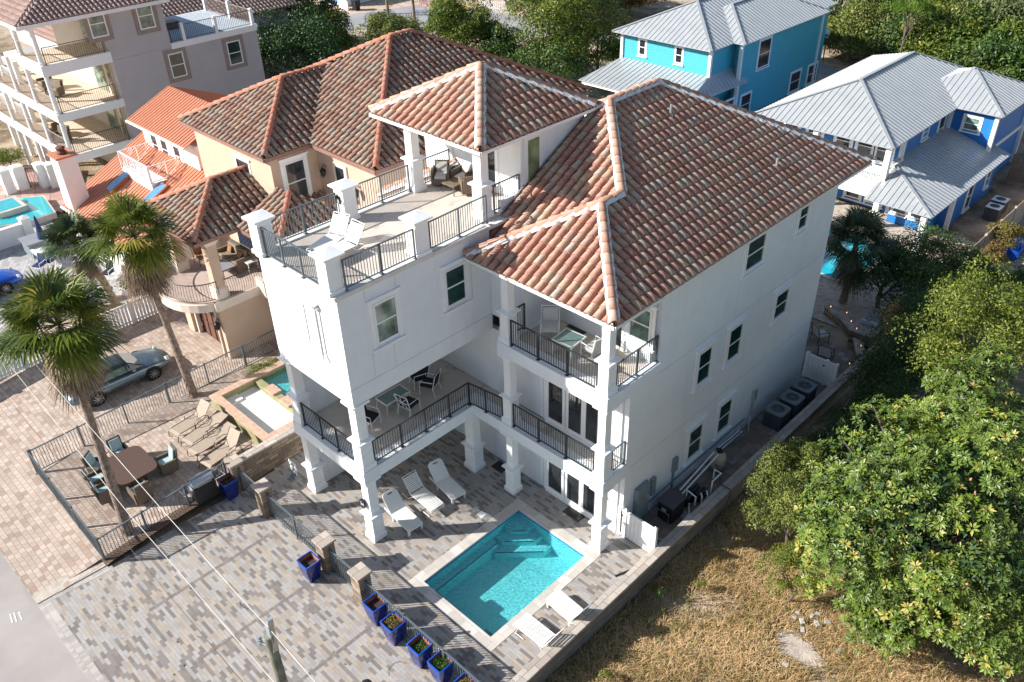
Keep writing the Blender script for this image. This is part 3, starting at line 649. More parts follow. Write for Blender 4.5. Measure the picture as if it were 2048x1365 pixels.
# roof
E0, SL = 9.75, .545
A1 = (3.25, 8.3, E0+SL*3.15); K1 = (3.25, 9.35, E0+SL*3.15); A2 = (.2, 12.4, E0+SL*6.2); A3 = (.2, 15.3, E0+SL*6.2)
RP = [[(.1, 5.15, E0), (6.4, 5.15, E0), A1],
      [(6.4, 5.15, E0), (6.4, 9.23, E0), (3.25, 9.23, E0+SL*3.15), A1],
      [(6.4, 9.23, E0), (6.4, 21.5, E0), A3, A2, (3.37, 9.23, E0+SL*3.03)],
      [(.1, 6.2, E0), (.1, 5.15, E0), A1, K1],
      [(-.34, 6.2, E0), (.1, 6.2, E0), K1, A2, (-.34, 11.86, E0+SL*5.66)],
      [(-6, 6.25, E0), (-4.4, 6.25, E0), (-4.4, 8.0, E0+SL*1.6)]]
back = [[(6.4, 21.5, E0), (-6, 21.5, E0), A3], [(-6, 21.5, E0), (-6, 6.2, E0), A2, A3], [(-5.45, 6.75+1, E0+.3*1), (-.34, 11.86, E0+SL*5.66), A2]]
b = MB(); base_slopes(b, RP[:5]); b.build('roof_base', 'underlay', H)
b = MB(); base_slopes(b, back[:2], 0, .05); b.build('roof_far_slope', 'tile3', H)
for p in RP[:5]: tile_slope(p, 'roof_tiles', 'tile', H)
cp, mo = MB(), MB()
for p, q in ((RP[0][1], A1), (RP[0][0], A1), (A1, K1), (K1, A2), (A2, A3), ((6.4, 21.5, E0), A3), ((-6, 6.2, E0), A2)): caps(cp, mo, Vector(p)+Vector((0, 0, .11)), Vector(q)+Vector((0, 0, .11)))
cp.build('ridge_caps', 'cap', H, smooth=True); mo.build('ridge_mortar', 'mortar', H)
for x, y in ((4.9, 16.6), (1.5, 14.4)):
    z = E0+SL*(6.4-x); v = MB(); v.cyl((x, y), .05, z, z+.45, 10); v.cyl((x, y), .12, z, z+.12, 10, .06); v.build('vent_pipe', 'galv', H)
# cupola roof
CP_, cA, cB, cc = hip_polys(-5.75, 6.2, -.1, 11.9, 13.08, .53)
b = MB(); base_slopes(b, CP_); b.build('roof_base', 'underlay', H)
for p in CP_: tile_slope(p, 'cupola_tiles', 'tile', H)
cp, mo = MB(), MB()
for c in cc: caps(cp, mo, c+Vector((0, 0, .11)), (cA if c.y < 9 else cB)+Vector((0, 0, .11)))
cp.build('ridge_caps', 'cap', H, smooth=True); mo.build('ridge_mortar', 'mortar', H)
gutter([(-5.8, 11.95), (-5.8, 6.15), (-.05, 6.15), (-.05, 11.95)], 13.03, parent=H)
m = MB(); m.box(-5.7, 6.22, 12.94, -.12, 11.85, 13.0); m.build('cupola_soffit', 'trim', H)
m = MB(); m.box(-.28, 7.3, 10.5, -.2, 11.5, 10.56)
m = MB(); m.beam((-.32, 6.4, 10.0), (-.32, 11.6, 12.75), .05, .12); m.build('roof_flashing', 'galv', H)
# house number plaque on the front column, door mats
m = MB()
vs = [(-.42+.16*math.cos(t*math.pi/9), -.012, 1.72+.21*math.sin(t*math.pi/9)) for t in range(18)]
m.poly([(-.42+.16*math.cos(t*math.pi/9), .02+.0, 1.72+.22*math.sin(t*math.pi/9)) for t in range(18)][::-1], .05, (0, -1, 0)); PQ = m.build('number_plaque', 'black', H)
def text(body, size, loc, rot, mt, parent, ext=.004, name='lettering'):
    cu = bpy.data.curves.new(name, 'FONT'); cu.body = body; cu.size = size; cu.extrude = ext; cu.align_x = 'CENTER'; cu.align_y = 'CENTER'
    t = bpy.data.objects.new('tmp', cu); COL.objects.link(t); bpy.context.view_layer.update()
    me = bpy.data.meshes.new_from_object(t.evaluated_get(bpy.context.evaluated_depsgraph_get())); bpy.data.objects.remove(t)
    mw = Matrix.Translation(loc) @ rot.to_matrix().to_4x4(); off = Vector((0, 0, 0)); p = parent
    while p is not None: off += p.location; p = p.parent
    me.transform(Matrix.Translation(-off) @ mw); me.materials.clear(); me.materials.append(M[mt])
    ob = bpy.data.objects.new(name, me); COL.objects.link(ob); ob.parent = parent; return ob
from mathutils import Euler
text('24', .2, Vector((-.42, -.035, 1.72)), Euler((R_(90), 0, 0)), 'frame', PQ)
# ================================================================= ground of the whole place
def NG(y): # the neighbour's drive rises gently from the street
    t = min(1, max(0, (y+9.5)/6)); return .4*t*t*(3-2*t)
# one sheet to the horizon
xs = np.concatenate([[-900, -300, -150], np.arange(-100, 60, 1.0), [80, 150, 300, 900]]); ys = np.concatenate([[-900, -200, -80], np.arange(-50, 110, 1.0), [150, 300, 900]])
X, Y = np.meshgrid(xs, ys, indexing='ij'); Z = np.full(X.shape, -.10)
fld = (X > 7.9) & (Y < 24); Z[fld] = -.62+.06*np.sin(X[fld]*.9)*np.cos(Y[fld]*.7)
fld2 = (X > 7.9) & (Y >= 24) & (Y < 34); Z[fld2] = -.62+.52*(Y[fld2]-24)/10
Z[(X > -12) & (X < 7.5) & (Y > -2) & (Y < 12)] = -2.5
V = np.stack([X.ravel(), Y.ravel(), Z.ravel()], 1); ny = len(ys); nx = len(xs)
I = (np.arange(nx-1)[:, None]*ny+np.arange(ny-1)[None]).ravel(); Fc = np.stack([I, I+ny, I+ny+1, I+1], 1)
m, t, n, l, b = nmat('ground_soil')
tc = n.new('ShaderNodeTexCoord'); no = n.new('ShaderNodeTexNoise'); no.inputs['Scale'].default_value = .35; no.inputs['Detail'].default_value = 9; no.inputs['Roughness'].default_value = .65
l.new(tc.outputs['Object'], no.inputs['Vector']); cr = n.new('ShaderNodeValToRGB'); e = cr.color_ramp.elements
for _ in range(2): e.new(.5)
for i, (p, c) in enumerate([(.33, (.07, .06, .03)), (.43, (.20, .15, .09)), (.52, (.36, .27, .18)), (.64, (.50, .41, .32))]): e[i].position = p; e[i].color = c4(c)
l.new(no.outputs[0], cr.inputs[0]); l.new(cr.outputs[0], b.inputs['Base Color']); b.inputs['Roughness'].default_value = 1
n2 = n.new('ShaderNodeTexNoise'); n2.inputs['Scale'].default_value = 9; n2.inputs['Detail'].default_value = 6; l.new(tc.outputs['Object'], n2.inputs['Vector'])
bp = n.new('ShaderNodeBump'); bp.inputs['Distance'].default_value = .1; l.new(n2.outputs[0], bp.inputs['Height']); l.new(bp.outputs[0], b.inputs['Normal'])
g = fastmesh('ground', V, Fc, np.zeros(len(Fc)), [m]); tag(g, 'bare soil and leaf litter under everything', kind='structure')
M['passage'] = brick('passage_paver', [(0, (.22, .17, .135)), (.4, (.29, .225, .18)), (.75, (.25, .21, .18)), (.9, (.36, .31, .27))], (.13, .1, .08), .4, .3, .008, 'z', 90, dirt=((.16, .12, .09), 1, .55))
def sheet(name, pts, z, m, label, th=.0, kind='structure'):
    b = MB()
    if th: b.poly([(x, y, z) for x, y in pts], th)
    else: b.poly([(x, y, z) for x, y in pts])
    return tag(b.build(name, m), label, kind=kind)
sheet('street', [(-80, -9.66), (-80, -60), (60, -60), (60, -9.66)], -.01, 'asphalt', 'pale asphalt street', .08)
# the main lot: drive and pool deck with the pool opening left free
PX0, PX1, PY0, PY1 = 2.62, 5.93, .05, 4.77
db = MB()
for (x0, y0, x1, y1) in ((-6.1, -9.3, 8.0, PY0-.40), (-6.2, PY0-.40, PX0-.40, PY1+.40), (PX1+.40, PY0-.40, 7.8, PY1+.40), (-6.2, PY1+.40, 7.8, 23)): db.box(x0, y0, -.08, x1, y1, 0)
tag(db.build('paved_deck', 'paver'), 'grey and beige block paving of the drive and pool deck', kind='structure')
sheet('paver_border', [(-6.3, -9.66), (8, -9.66), (8, -9.3), (-6.3, -9.3)], .004, 'soldier', 'soldier course of pale pavers along the street', .1)
sheet('paver_border', [(-6.44, -9.3), (-6.1, -9.3), (-5.9, -7.25), (-6.24, -7.25)], .004, 'soldier', 'soldier course of pale pavers beside the neighbouring drive', .1)
for x, y0, y1 in ((-3.22, -7.12, -2.4), (-.23, -7.12, -2.6), (2.77, -7.12, -2.4), (5.8, -7.12, -2.6)): sheet('paver_band', [(x-.06, y0), (x+.06, y0), (x+.06, y1), (x-.06, y1)], .004, 'paverdk', 'thin dark band in the drive paving')
sheet('side_passage', [(6.25, 6.6), (7.8, 6.6), (7.8, 23), (6.25, 23)], .004, 'passage', 'brownish block paving of the side passage')
sheet('rear_patio', [(-4, 19.7), (6.25, 19.7), (6.25, 23), (-4, 23)], .004, 'passage', 'brownish block paving of the rear patio')
sheet('sand_strip', [(-6.75, -9.66), (-6.28, -9.66), (-6.2, -7.1), (-6.75, -7.1)], .03, 'sandw', 'strip of washed sand between the two drives')
# swimming pool
PL = thing('swimming_pool', 'teal rectangular pool with travertine coping in front of the white house', 'swimming pool', (4.27, 2.4, 0))
m = MB(); o = .40; zt = .012
for (x0, y0, x1, y1) in ((PX0-o, PY0-o, PX1+o, PY0), (PX0-o, PY1, PX1+o, PY1+o), (PX0-o, PY0, PX0, PY1), (PX1, PY0, PX1+o, PY1)): m.box(x0, y0, -.12, x1, y1, zt)
m.build('coping', 'coping', PL)
m = MB(); d = -1.05
m.add([(PX0, PY0, -.12), (PX1, PY0, -.12), (PX1, PY1, -.12), (PX0, PY1, -.12), (PX0, PY0, d), (PX1, PY0, d), (PX1, PY1, d), (PX0, PY1, d)], [(4, 5, 6, 7), (0, 1, 5, 4), (1, 2, 6, 5), (2, 3, 7, 6), (3, 0, 4, 7)])
m.build('basin', 'basin', PL)
m = MB(); m.box(PX0, PY0, -.5, PX0+.28, PY1-1.4, d); m.box(PX0, PY0, -.5, PX0+1.5, PY0+.25, d); m.build('bench', 'basin', PL)
m = MB()
for k in range(3):
    r = .8+.45*k; z1 = -.28-.22*k; m.poly([(PX0, PY1, z1), (PX0, PY1-r, z1), (PX0+.4, PY1-r, z1), (PX0+r, PY1-.4, z1), (PX0+r, PY1, z1)], z1-d)
m.build('corner_steps', 'basin', PL)
m = MB()
for k in range(3):
    r = .8+.45*k; z1 = -.275-.22*k; m.beam((PX0+.42, PY1-r+.03, z1), (PX0+r-.03, PY1-.42, z1), .035, .012)
m.beam((PX0+.29, PY0+.2, -.49), (PX0+.29, PY1-1.4, -.49), .03, .012); m.beam((PX0+.29, PY0+.26, -.49), (PX0+1.5, PY0+.26, -.49), .03, .012)
m.build('tile_edge_line', 'basindk', PL)
m = MB()
for (x0, y0, x1, y1) in ((PX0, PY0, PX1, PY0+.006), (PX0, PY1-.006, PX1, PY1), (PX0, PY0, PX0+.006, PY1), (PX1-.006, PY0, PX1, PY1)): m.box(x0, y0, -.14, x1, y1, -.07)
m.build('waterline_tile', mat('waterline_blue', (.03, .20, .50), .2, .1, 6), PL)
m = MB(); m.box(5.0, .35, d+.001, 5.35, .7, d+.01); m.build('drain_cover', mat('drain', (.05, .28, .3), .6), PL)
m = MB(); m.add([(PX0+.006, PY0+.006, -.10), (PX1-.006, PY0+.006, -.10), (PX1-.006, PY1-.006, -.10), (PX0+.006, PY1-.006, -.10)], [(0, 1, 2, 3)]); m.build('water', 'water', PL)
m = MB(); m.box(1.66, 3.5, .001, 1.93, 3.77, .012); tag(m.build('skimmer_lid', 'trim'), 'square white skimmer lid in the paving beside the pool', 'lid')
# retaining walls
m = MB(); RW = thing('retaining_wall', 'long low grey block wall along the dry grass lot', 'wall', (7.9, 8, 0))
m.box(7.80, -3.2, -.9, 8.05, 23.5, .40); m.build('wall', 'wallgrey', RW); m = MB(); m.box(7.72, -3.25, .40, 8.12, 23.5, .49); m.build('cap_stones', 'capst', RW, bevel=.015)
LWt = thing('retaining_wall', 'brown stone block wall topped with pale caps, beside the neighbouring pool', 'wall', (-6.4, 2, 0))
m = MB(); m.box(-6.52, -1.55, -.1, -6.25, 9, 1.12); m.build('wall', 'stone', LWt); m = MB(); m.box(-6.58, -1.6, 1.12, -6.20, 9, 1.21); m.build('cap_stones', 'capst', LWt, bevel=.01)
# fence pillars
labs = ['short stone block pillar at the end of the brown wall', 'stone pillar nearest the small statue', 'stone pillar behind the lone blue pot', 'stone pillar at the head of the row of blue pots', 'stone pillar at the far corner of the front fence, mostly out of view']
for i, (x, y) in enumerate(((-6.25, -1.85), (-4.25, -1.82), (-.32, -1.82), (1.71, -1.82))):
    p = thing('stone_pillar', labs[i], 'pillar', (x, y, 0), group='stone pillars of the front fence')
    m = MB(); m.box(x-.24, y-.24, 0, x+.24, y+.24, 1.31); m.build('shaft', 'stoney', p); m = MB(); m.box(x-.3, y-.3, 1.31, x+.3, y+.3, 1.40); m.build('cap', 'capst', p, bevel=.012)
def fence(p, q, z0, z1, label, h=1.1, group=None, mt='rail', posts=(), gap=.115):
    a = (p[0], p[1]); f = thing('metal_fence', label, 'fence', (p[0], p[1], z0), group=group)
    rail(a, (q[0], q[1], z1), z0, h, 'pickets', f, mt, gap, (), .1, 1.1)
    m = MB(); k = max(1, round(math.dist(p, q)/1.9))
    for i in range(k+1):
        t = i/k; x = p[0]+(q[0]-p[0])*t; y = p[1]+(q[1]-p[1])*t; z = z0+(z1-z0)*t
        m = MB(); m.box(x-.03, y-.03, z-.02, x+.03, y+.03, z+h+.05); m.box(x-.04, y-.04, z+h+.05, x+.04, y+.04, z+h+.07); m.build('post', mt, f)
    return f
fence((-5.98, -1.82), (-4.52, -1.82), 0, 0, 'short grey metal fence between the wall end and the first stone pillar'); fence((-3.95, -1.82), (-.62, -1.82), 0, 0, 'grey metal picket fence on the drive side of the column shadow')
fence((-.02, -1.82), (1.4, -1.82), 0, 0, 'short grey picket fence between the two nearest stone pillars'); fence((2.02, -1.82), (7.75, -1.82), 0, 0, 'long grey picket fence behind the row of blue pots')
FX = -12.85
fence((FX, -7.05), (FX, 4.4), NG(-7), NG(4), 'long grey picket fence between the silver car and the tan loungers', 1.15)
fence((FX, -7.12), (-6.42, -7.22), NG(-7.1), .03, 'grey picket fence along the street side of the dining corner', 1.15)
fence((-6.36, -7.2), (-6.36, -2.2), .03, NG(-2.2)-.1, 'grey picket fence behind the gas grill, along the gravel bed', 1.15)
# neighbour's drive (follows the slope)
def slope_sheet(name, x0, x1, y0, y1, m, label, dz=0, hole=None, n=24, kind='structure'):
    b = MB(); yy = [y0+(y1-y0)*i/n for i in range(n+1)]
    for a, c in zip(yy[:-1], yy[1:]):
        b.add([(x0, a, NG(a)+dz), (x1, a, NG(a)+dz), (x1, c, NG(c)+dz), (x0, c, NG(c)+dz)], [(0, 1, 2, 3)])
    return tag(b.build(name, m), label, kind=kind)
slope_sheet('neighbour_drive', -24, -6.53, -9.66, 12, 'tanpaver', 'tan block paving of the neighbouring drive', 0)
slope_sheet('gravel_bed', -6.53, -6.1, -7.3, -1.6, 'mulch', 'narrow bed of brown gravel under the fence', .012)
sheet('sand_patch', [(at(400, 1150)[0], at(400, 1150)[1]), at(500/3.9, 1015+640/3.9)[:2], at(105, 1195)[:2], at(210, 1128)[:2], at(200, 1105)[:2], at(165, 1120)[:2], at(120, 1160)[:2]][1:], .035, 'sandw', 'patch of washed sand beside the fence corner')
b = MB(); b.add([at(182, 1128, .02), at(225, 1048, .2), at(300, 1058, .2), at(290, 1085, .05), at(215, 1127, .01)], [(0, 1, 2, 3, 4)])
b.build('mulch_bed', 'mulch'); tag(bpy.data.objects['mulch_bed'], 'bed of brown bark mulch round the tall palm', kind='structure')
# neighbour's raised pool
NP = thing('raised_pool', 'raised tan brick pool with an empty white basin beside the brown wall', 'swimming pool', (-8.2, 1.5, .4))
n1 = [at(422, 790, 1.0), at(512, 893, 1.0), at(590, 845, 1.0), at(495, 748, 1.0)]
a0, a1 = n1[0][0], n1[1][0]; y0 = n1[1][1]; z1 = 1.0
X0, X1, Y0_, Y1_ = -10.9, -6.95, -.35, 7.5
XA = at(420, 792, z1); XB = at(512, 880, z1)
X0 = XA[0]; X1 = -6.75; Y0_ = XA[1]
m = MB(); wd = .34
m.box(X0, Y0_, .3, X1, Y0_+wd, z1-.06); m.box(X0, Y0_+wd, .3, X0+wd, 1.9, z1-.06); m.box(X1-wd, Y0_+wd, .3, X1, 9, z1-.06); m.box(X0, 1.9, .3, X0+wd, 9, z1-.06); m.build('pool_wall', 'basing', NP)
m = MB()
for (x0, y0, x1, y1) in ((X0-.04, Y0_-.04, X1+.04, Y0_+wd), (X0-.04, Y0_+wd, X0+wd, 9), (X1-wd, Y0_+wd, X1+.04, 9)): m.box(x0, y0, z1-.06, x1, y1, z1)
m.build('coping', mat('brick_coping', (.52, .34, .25), .8, .2, 6, .3, 20), NP)
m = MB(); m.box(X0+wd, Y0_+wd, .3, X1-wd, 1.8, .62); m.box(X0+wd, Y0_+wd, .62, X0+wd+.5, .9, .70); m.build('basin_floor', 'basinw', NP)
m = MB(); m.box(X0+wd, 1.8, .4, X1-wd, 2.1, .9); m.build('divider', 'basing', NP)
m = MB()
M['brick2'] = mat('brick_coping2', (.50, .32, .24), .8, .2, 6)
for x in (-9.6, -8.4): m = MB(); m.box(x-.35, 1.75, .9, x+.35, 2.2, .99); m.build('stepping_stone', 'brick2', NP)
m = MB(); m.box(X0+wd, 2.1, .4, X1-wd, 4.3, .55); m.build('basin', 'basin', NP)
m = MB(); m.add([(X0+wd, 2.1, .82), (X1-wd, 2.1, .82), (X1-wd, 4.3, .82), (X0+wd, 4.3, .82)], [(0, 1, 2, 3)]); m.build('water', 'water', NP)
m = MB(); m.box(X0+wd, 4.3, .4, X1-wd, 9, .93); m.build('planting_bed', 'mulch', NP)

# ================================================================= tan house with the garage
T = thing('tan_house', 'tan stucco house with brown clay tile roofs, a curved balcony and a brown garage door', 'house', (-15, 8, .4))
W = MB()
W.box(-13.98, 2.35, .3, -13.85, 8, 3.05); W.box(-17.9, 2.3, .3, -17.3, 2.5, 3.05); W.box(-14.4, 2.3, .3, -13.85, 2.35, 3.05); W.box(-18.6, 2.5, .3, -18.4, 8, 3.05)
W.box(-17.3, 2.55, 2.7, -14.4, 2.7, 3.05); W.box(-18.6, 8, .3, -13.85, 8.2, 3.2); W.box(-13.85, 5.9, .3, -12, 12, 3.2)
W.box(-20.9, 6.3, .3, -14.0, 12.5, 9.2); W.box(-21.2, 8.75, .3, -9.3, 22, 9.2)
W.build('wall', 'tan', T)
m = MB(); m.box(-18.7, 2.15, 3.05, -13.78, 8.75, 3.5); m.box(-13.85, 4.4, 3.05, -9.4, 9, 3.5)
cx, cy, r = -16.2, 2.6, 2.35
m.poly([(cx+r*math.cos(R_(a)), cy+r*.75*math.sin(R_(a)), 3.5) for a in range(180, 361, 12)], .42); m.build('balcony_slab', 'tanpale', T, bevel=.02)
m = MB(); m.box(-18.6, 2.3, 3.48, -13.9, 8.6, 3.515); m.poly([(cx+(r-.1)*math.cos(R_(a)), cy+(r*.75-.1)*math.sin(R_(a)), 3.509) for a in range(180, 361, 12)], .02); m.build('balcony_floor', mat('brown_deck', (.46, .36, .31), .8, .12, 3), T)
# curved railing with bellied pickets
m = MB(); pr = [(cx+r*.93*math.cos(R_(a)), cy+r*.75*.93*math.sin(R_(a)), 3.5) for a in range(182, 359, 4)]
m.tube([Vector(p)+Vector((0, 0, .95)) for p in pr], .025, 5); m.tube([Vector(p)+Vector((0, 0, .1)) for p in pr], .015, 4)
for p in pr:
    p = Vector(p); o = Vector((p.x-cx, p.y-cy, 0)).normalized(); m.tube([p+Vector((0, 0, .1)), p+o*.10+Vector((0, 0, .4)), p+Vector((0, 0, .95))], .010, 4, False)
m.build('curved_railing', 'rail_dark', T)
m = MB(); m.tube([(-13.9, 2.9, 4.45), (-13.9, 6.2, 4.45), (-12.2, 6.3, 4.45)], .025, 5)
for i in range(28):
    y = 2.95+i*.115; m.tube([(-13.9, y, 3.52), (-13.8, y, 3.95), (-13.9, y, 4.45)], .010, 4, False)
m.build('railing', 'rail_dark', T)
def tcol(x, y):
    m = MB(); m.box(x-.3, y-.3, 3.5, x+.3, y+.3, 4.0); m.taper(x, y, 4.0, 4.06, .3, .3, .25, .25); m.build('column_base', 'tanpale', T)
    m = MB(); m.box(x-.24, y-.24, 4.06, x+.24, y+.24, 6.2); m.build('column', 'tan', T)
    m = MB(); m.box(x-.27, y-.27, 6.2, x+.27, y+.27, 6.3); m.box(x-.33, y-.33, 6.3, x+.33, y+.33, 6.42); m.build('column_capital', 'tanpale', T)
tcol(-14.25, 2.72); tcol(-18.0, 2.75)
m = MB(); m.box(-17.0, 2.68, .3, -14.55, 2.74, 2.68); GD = m.build('garage_door', 'garage', T)
m = MB()
for i in range(5): x = -17.0+i*.6125; m.box(x-.03, 2.64, .32, x+.03, 2.68, 2.68)
for z in (.35, 1.2, 1.95, 2.62): m.box(-17.0, 2.645, z, -14.55, 2.685, z+.06)
m.build('panel_frame', mat('dark_brown_door_frame', (.10, .045, .03), .6), GD)
m = MB()
for x in (-17.15, -14.5): m = MB(); m.box(x, 2.42, .3, x+.12, 2.6, 2.9); m.build('door_jamb', 'tanpale', T)
def lantern(x, y, z, parent, face='y'):
    m = MB(); m.lathe((x, y), [(.02, z+.28), (.12, z+.16), (.15, z+.15), (.10, z-.12), (.03, z-.2), (0, z-.24)], 8); m.tube([(x, y, z+.28), (x, y+.1, z+.42), (x, y+.22, z+.2)], .02, 5); return m.build('wall_lantern', 'black', parent)
lantern(-14.1, 2.12, 2.2, T)
m = MB(); m.box(-14.3, 2.2, .35, -14.22, 2.28, 2.9); m.build('drain_pipe', 'tanpale', T)
m = MB()
for i in range(26): m.box(-18.3+i*.07, 6.1+.05*(i % 2), 3.5, -18.24+i*.07, 6.16+.05*(i % 2), 6.2)
for i in range(30): m.box(-14.8-i*.07, 7.9+.05*(i % 2), 3.5, -14.74-i*.07, 7.96+.05*(i % 2), 6.2)
m.build('curtain', 'curtain', T)
def tiled(polys, parent, mt, capm='cap2', capset=None, drop=.03, tw=.34, tl=.4):
    b = MB(); base_slopes(b, polys, drop); b.build('roof_base', 'underlay', parent)
    for p in polys: tile_slope([Vector(x) for x in p], 'roof_tiles', mt, parent, tw, tl)
    cp = MB()
    for a, c in capset: caps(cp, None, Vector(a)+Vector((0, 0, .10)), Vector(c)+Vector((0, 0, .10)))
    cp.build('ridge_caps', capm, parent, smooth=True)
# pavilion roof and its low wing
s = .5; z = 6.62
P, A, B_, c = hip_polys(-19.0, 1.9, -13.8, 9.0, z, s)
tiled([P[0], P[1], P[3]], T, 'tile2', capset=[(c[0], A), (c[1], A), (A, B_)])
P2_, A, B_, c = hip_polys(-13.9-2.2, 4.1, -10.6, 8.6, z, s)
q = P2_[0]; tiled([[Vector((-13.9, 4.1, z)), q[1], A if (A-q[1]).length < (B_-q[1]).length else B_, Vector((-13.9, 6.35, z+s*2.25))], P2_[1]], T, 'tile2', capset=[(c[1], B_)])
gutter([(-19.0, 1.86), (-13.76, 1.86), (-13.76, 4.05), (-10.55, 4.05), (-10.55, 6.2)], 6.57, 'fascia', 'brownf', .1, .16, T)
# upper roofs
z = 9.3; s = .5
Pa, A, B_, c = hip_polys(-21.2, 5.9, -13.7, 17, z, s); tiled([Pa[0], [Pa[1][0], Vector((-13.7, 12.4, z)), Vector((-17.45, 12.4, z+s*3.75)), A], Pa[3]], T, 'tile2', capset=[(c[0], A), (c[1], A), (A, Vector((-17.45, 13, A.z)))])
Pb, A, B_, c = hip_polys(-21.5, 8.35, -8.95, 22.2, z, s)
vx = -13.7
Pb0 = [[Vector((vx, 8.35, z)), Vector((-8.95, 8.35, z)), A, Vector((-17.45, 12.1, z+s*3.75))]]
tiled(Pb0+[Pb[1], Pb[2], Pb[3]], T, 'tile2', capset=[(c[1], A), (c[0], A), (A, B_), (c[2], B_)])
gutter([(-21.2, 5.86), (-13.66, 5.86), (-13.66, 8.3), (-8.91, 8.3), (-8.91, 22.2)], 9.24, 'fascia', 'brownf', .1, .18, T)
m = MB(); m.box(-21.1, 5.95, 9.14, -13.75, 9, 9.18); m.box(-13.9, 8.4, 9.14, -9.0, 22, 9.18); m.build('soffit', 'tanpale', T)
win(T, 'x', 7.0, 7.95, 6.75, 8.6, -14.0, gl='glassd', tr=.17); win(T, 'y', -17.0, -16.1, 6.6, 8.3, 6.3, side=-1, gl='glassd', fr='bronze')
f = MB(); f.box(-12.7, 8.68, 6.4, -11.7, 8.75, 8.6); D = f.build('balcony_door', 'tanpale', T); g = MB(); g.box(-12.5, 8.665, 6.5, -11.9, 8.682, 8.45); g.build('pane', 'glassd', D)
lantern(-13.4, 8.55, 7.9, T); lantern(-10.9, 8.55, 7.6, T)
m = MB(); m.box(-14.0, 4.4, 3.5, -9.3, 4.6, 3.9); m.build('terrace_parapet', 'tanpale', T)
# ================================================================= grey house, upper left
Gh = thing('grey_house', 'tall grey stucco house with white framed cream balconies and a blue roof terrace', 'house', (-42, 12, 0))
gx = -37.6; gy0 = 5.3; gd = 4.3; gy1 = gy0+gd
W = MB(); W.box(gx-7.2, gy1, 0, gx-.25, 20, 8.45); W.box(gx-9, gy1, 8.45, gx-.25, 13.6, 11.4); W.box(gx-.25, gy1, 0, gx, 20, 8.44); W.box(gx-.25, gy1, 8.45, gx, 13.6, 11.4)
W.build('wall', 'greyst', Gh)
m = MB()
m.box(gx-9, gy1-.05, 0, gx-.6, gy1-.005, 11.4); m.build('balcony_wall', 'cream', Gh)
gw = 16
for z0, z1, fr in ((8.35, 9.0, 4.0), (5.5, 6.0, 16), (2.8, 3.3, 16)):
    m = MB(); m.box(gx-fr, gy0, z0, gx+.02, gy0+.25, z1); m.box(gx-.25, gy0+.25, z0, gx+.02, gy1, z1); m.box(gx-fr, gy0+.25, z0+.05, gx-.25, gy1, z1-.05); m.build('balcony_slab', 'white', Gh)
    m = MB(); m.box(gx-fr, gy0+.25, z1-.05, gx-.25, gy1, z1-.02); m.build('balcony_floor', mat('cream_floor', (.62, .5, .38), .8), Gh)
    zt = {9.0: 11.5, 6.0: 8.35, 3.3: 5.5}[z1]
    for i in range(2 if fr < 6 else 5):
        x = gx-.25-i*3.3; m = MB(); m.cyl((x, gy0+.2), .15, z1, zt, 12, .13); m.cyl((x, gy0+.2), .2, z1, z1+.15, 12); m.build('column', 'white', Gh)
    rail((gx-.1, gy0+.4), (gx-.1, gy1-.3), z1, 1.0, 'railing', Gh, 'rail_dark', .13, thick=.9)
    rail((gx-.4, gy0+.15), (gx-fr, gy0+.15), z1, 1.0, 'railing', Gh, 'taupe', .13, thick=.9)
    for x0_, x1_ in ((gx-3.4, gx-2.0),)+(((gx-1.3, gx-.9),) if fr > 6 else ()):
        f = MB(); f.box(x0_-.12, gy1-.1, z1, x1_+.12, gy1-.02, z1+2.4); D = f.build('balcony_door', mat('wood_frame', (.45, .3, .17), .6), Gh); g = MB(); g.box(x0_, gy1-.12, z1+.1, x1_, gy1-.1, z1+2.25); g.build('pane', 'glassl', D)
for i in range(4): m = MB(); m.cyl((gx-.25-i*3.3, gy0+.2), .15, 0, 2.8, 12); m.build('column', 'white', Gh)
P, A, B_, c = hip_polys(gx-14, 4.6, gx+.5, 13.9, 11.5, .42)
b = MB(); base_slopes(b, P); b.build('roof_base', 'underlay', Gh)
tile_slope(P[0], 'roof_tiles', tilemat('sunlit_grey_tile', [(0, (.42, .27, .23)), (1, (.52, .38, .33))]), Gh, .3, .38) if False else None
M['tileg'] = tilemat('greyish_tile', [(0, (.40, .27, .23)), (1, (.50, .36, .31))]); tile_slope(P[0], 'roof_tiles', 'tileg', Gh, .3, .4); tile_slope(P[1], 'roof_tiles', 'tileg', Gh, .3, .4)
gutter([(gx-14, 4.55), (gx+.55, 4.55), (gx+.55, 13.9)], 11.42, 'fascia', 'white', .12, .22, Gh)
m = MB(); m.box(gx-14, 4.6, 11.28, gx+.45, 13.8, 11.33); m.build('soffit', 'white', Gh)
m = MB(); m.box(gx-7, 13.6, 8.5, gx+.12, 20.1, 8.7); m.box(gx-7, 13.6, 8.3, gx+.05, 20.05, 8.5); m.build('terrace_slab', 'white', Gh)
m = MB(); m.box(gx-6.8, 13.65, 8.7, gx-.05, 19.9, 8.72); m.build('terrace_floor', mat('blue_grey_floor', (.40, .44, .48), .8), Gh)
for y in (14.6, 17.0, 19.8): m = MB(); m.box(gx-.12, y-.1, 8.7, gx+.1, y+.1, 9.8); m.build('terrace_post', 'white', Gh)
for x in (gx-3, gx-6.5): m = MB(); m.box(x-.1, 19.7, 8.7, x+.1, 19.9, 9.9); m.build('terrace_post', 'white', Gh)
rail((gx, 13.7), (gx, 19.8), 8.7, 1.0, 'railing', Gh, 'rail_dark', .13); rail((gx, 19.8), (gx-6.5, 19.8), 8.7, 1.0, 'railing', Gh, 'taupe', .13)
m = MB(); m.box(gx-4, 15, 8.72, gx-3.2, 16, 9.2); tb = m.build('terrace_table', 'bronze', Gh)
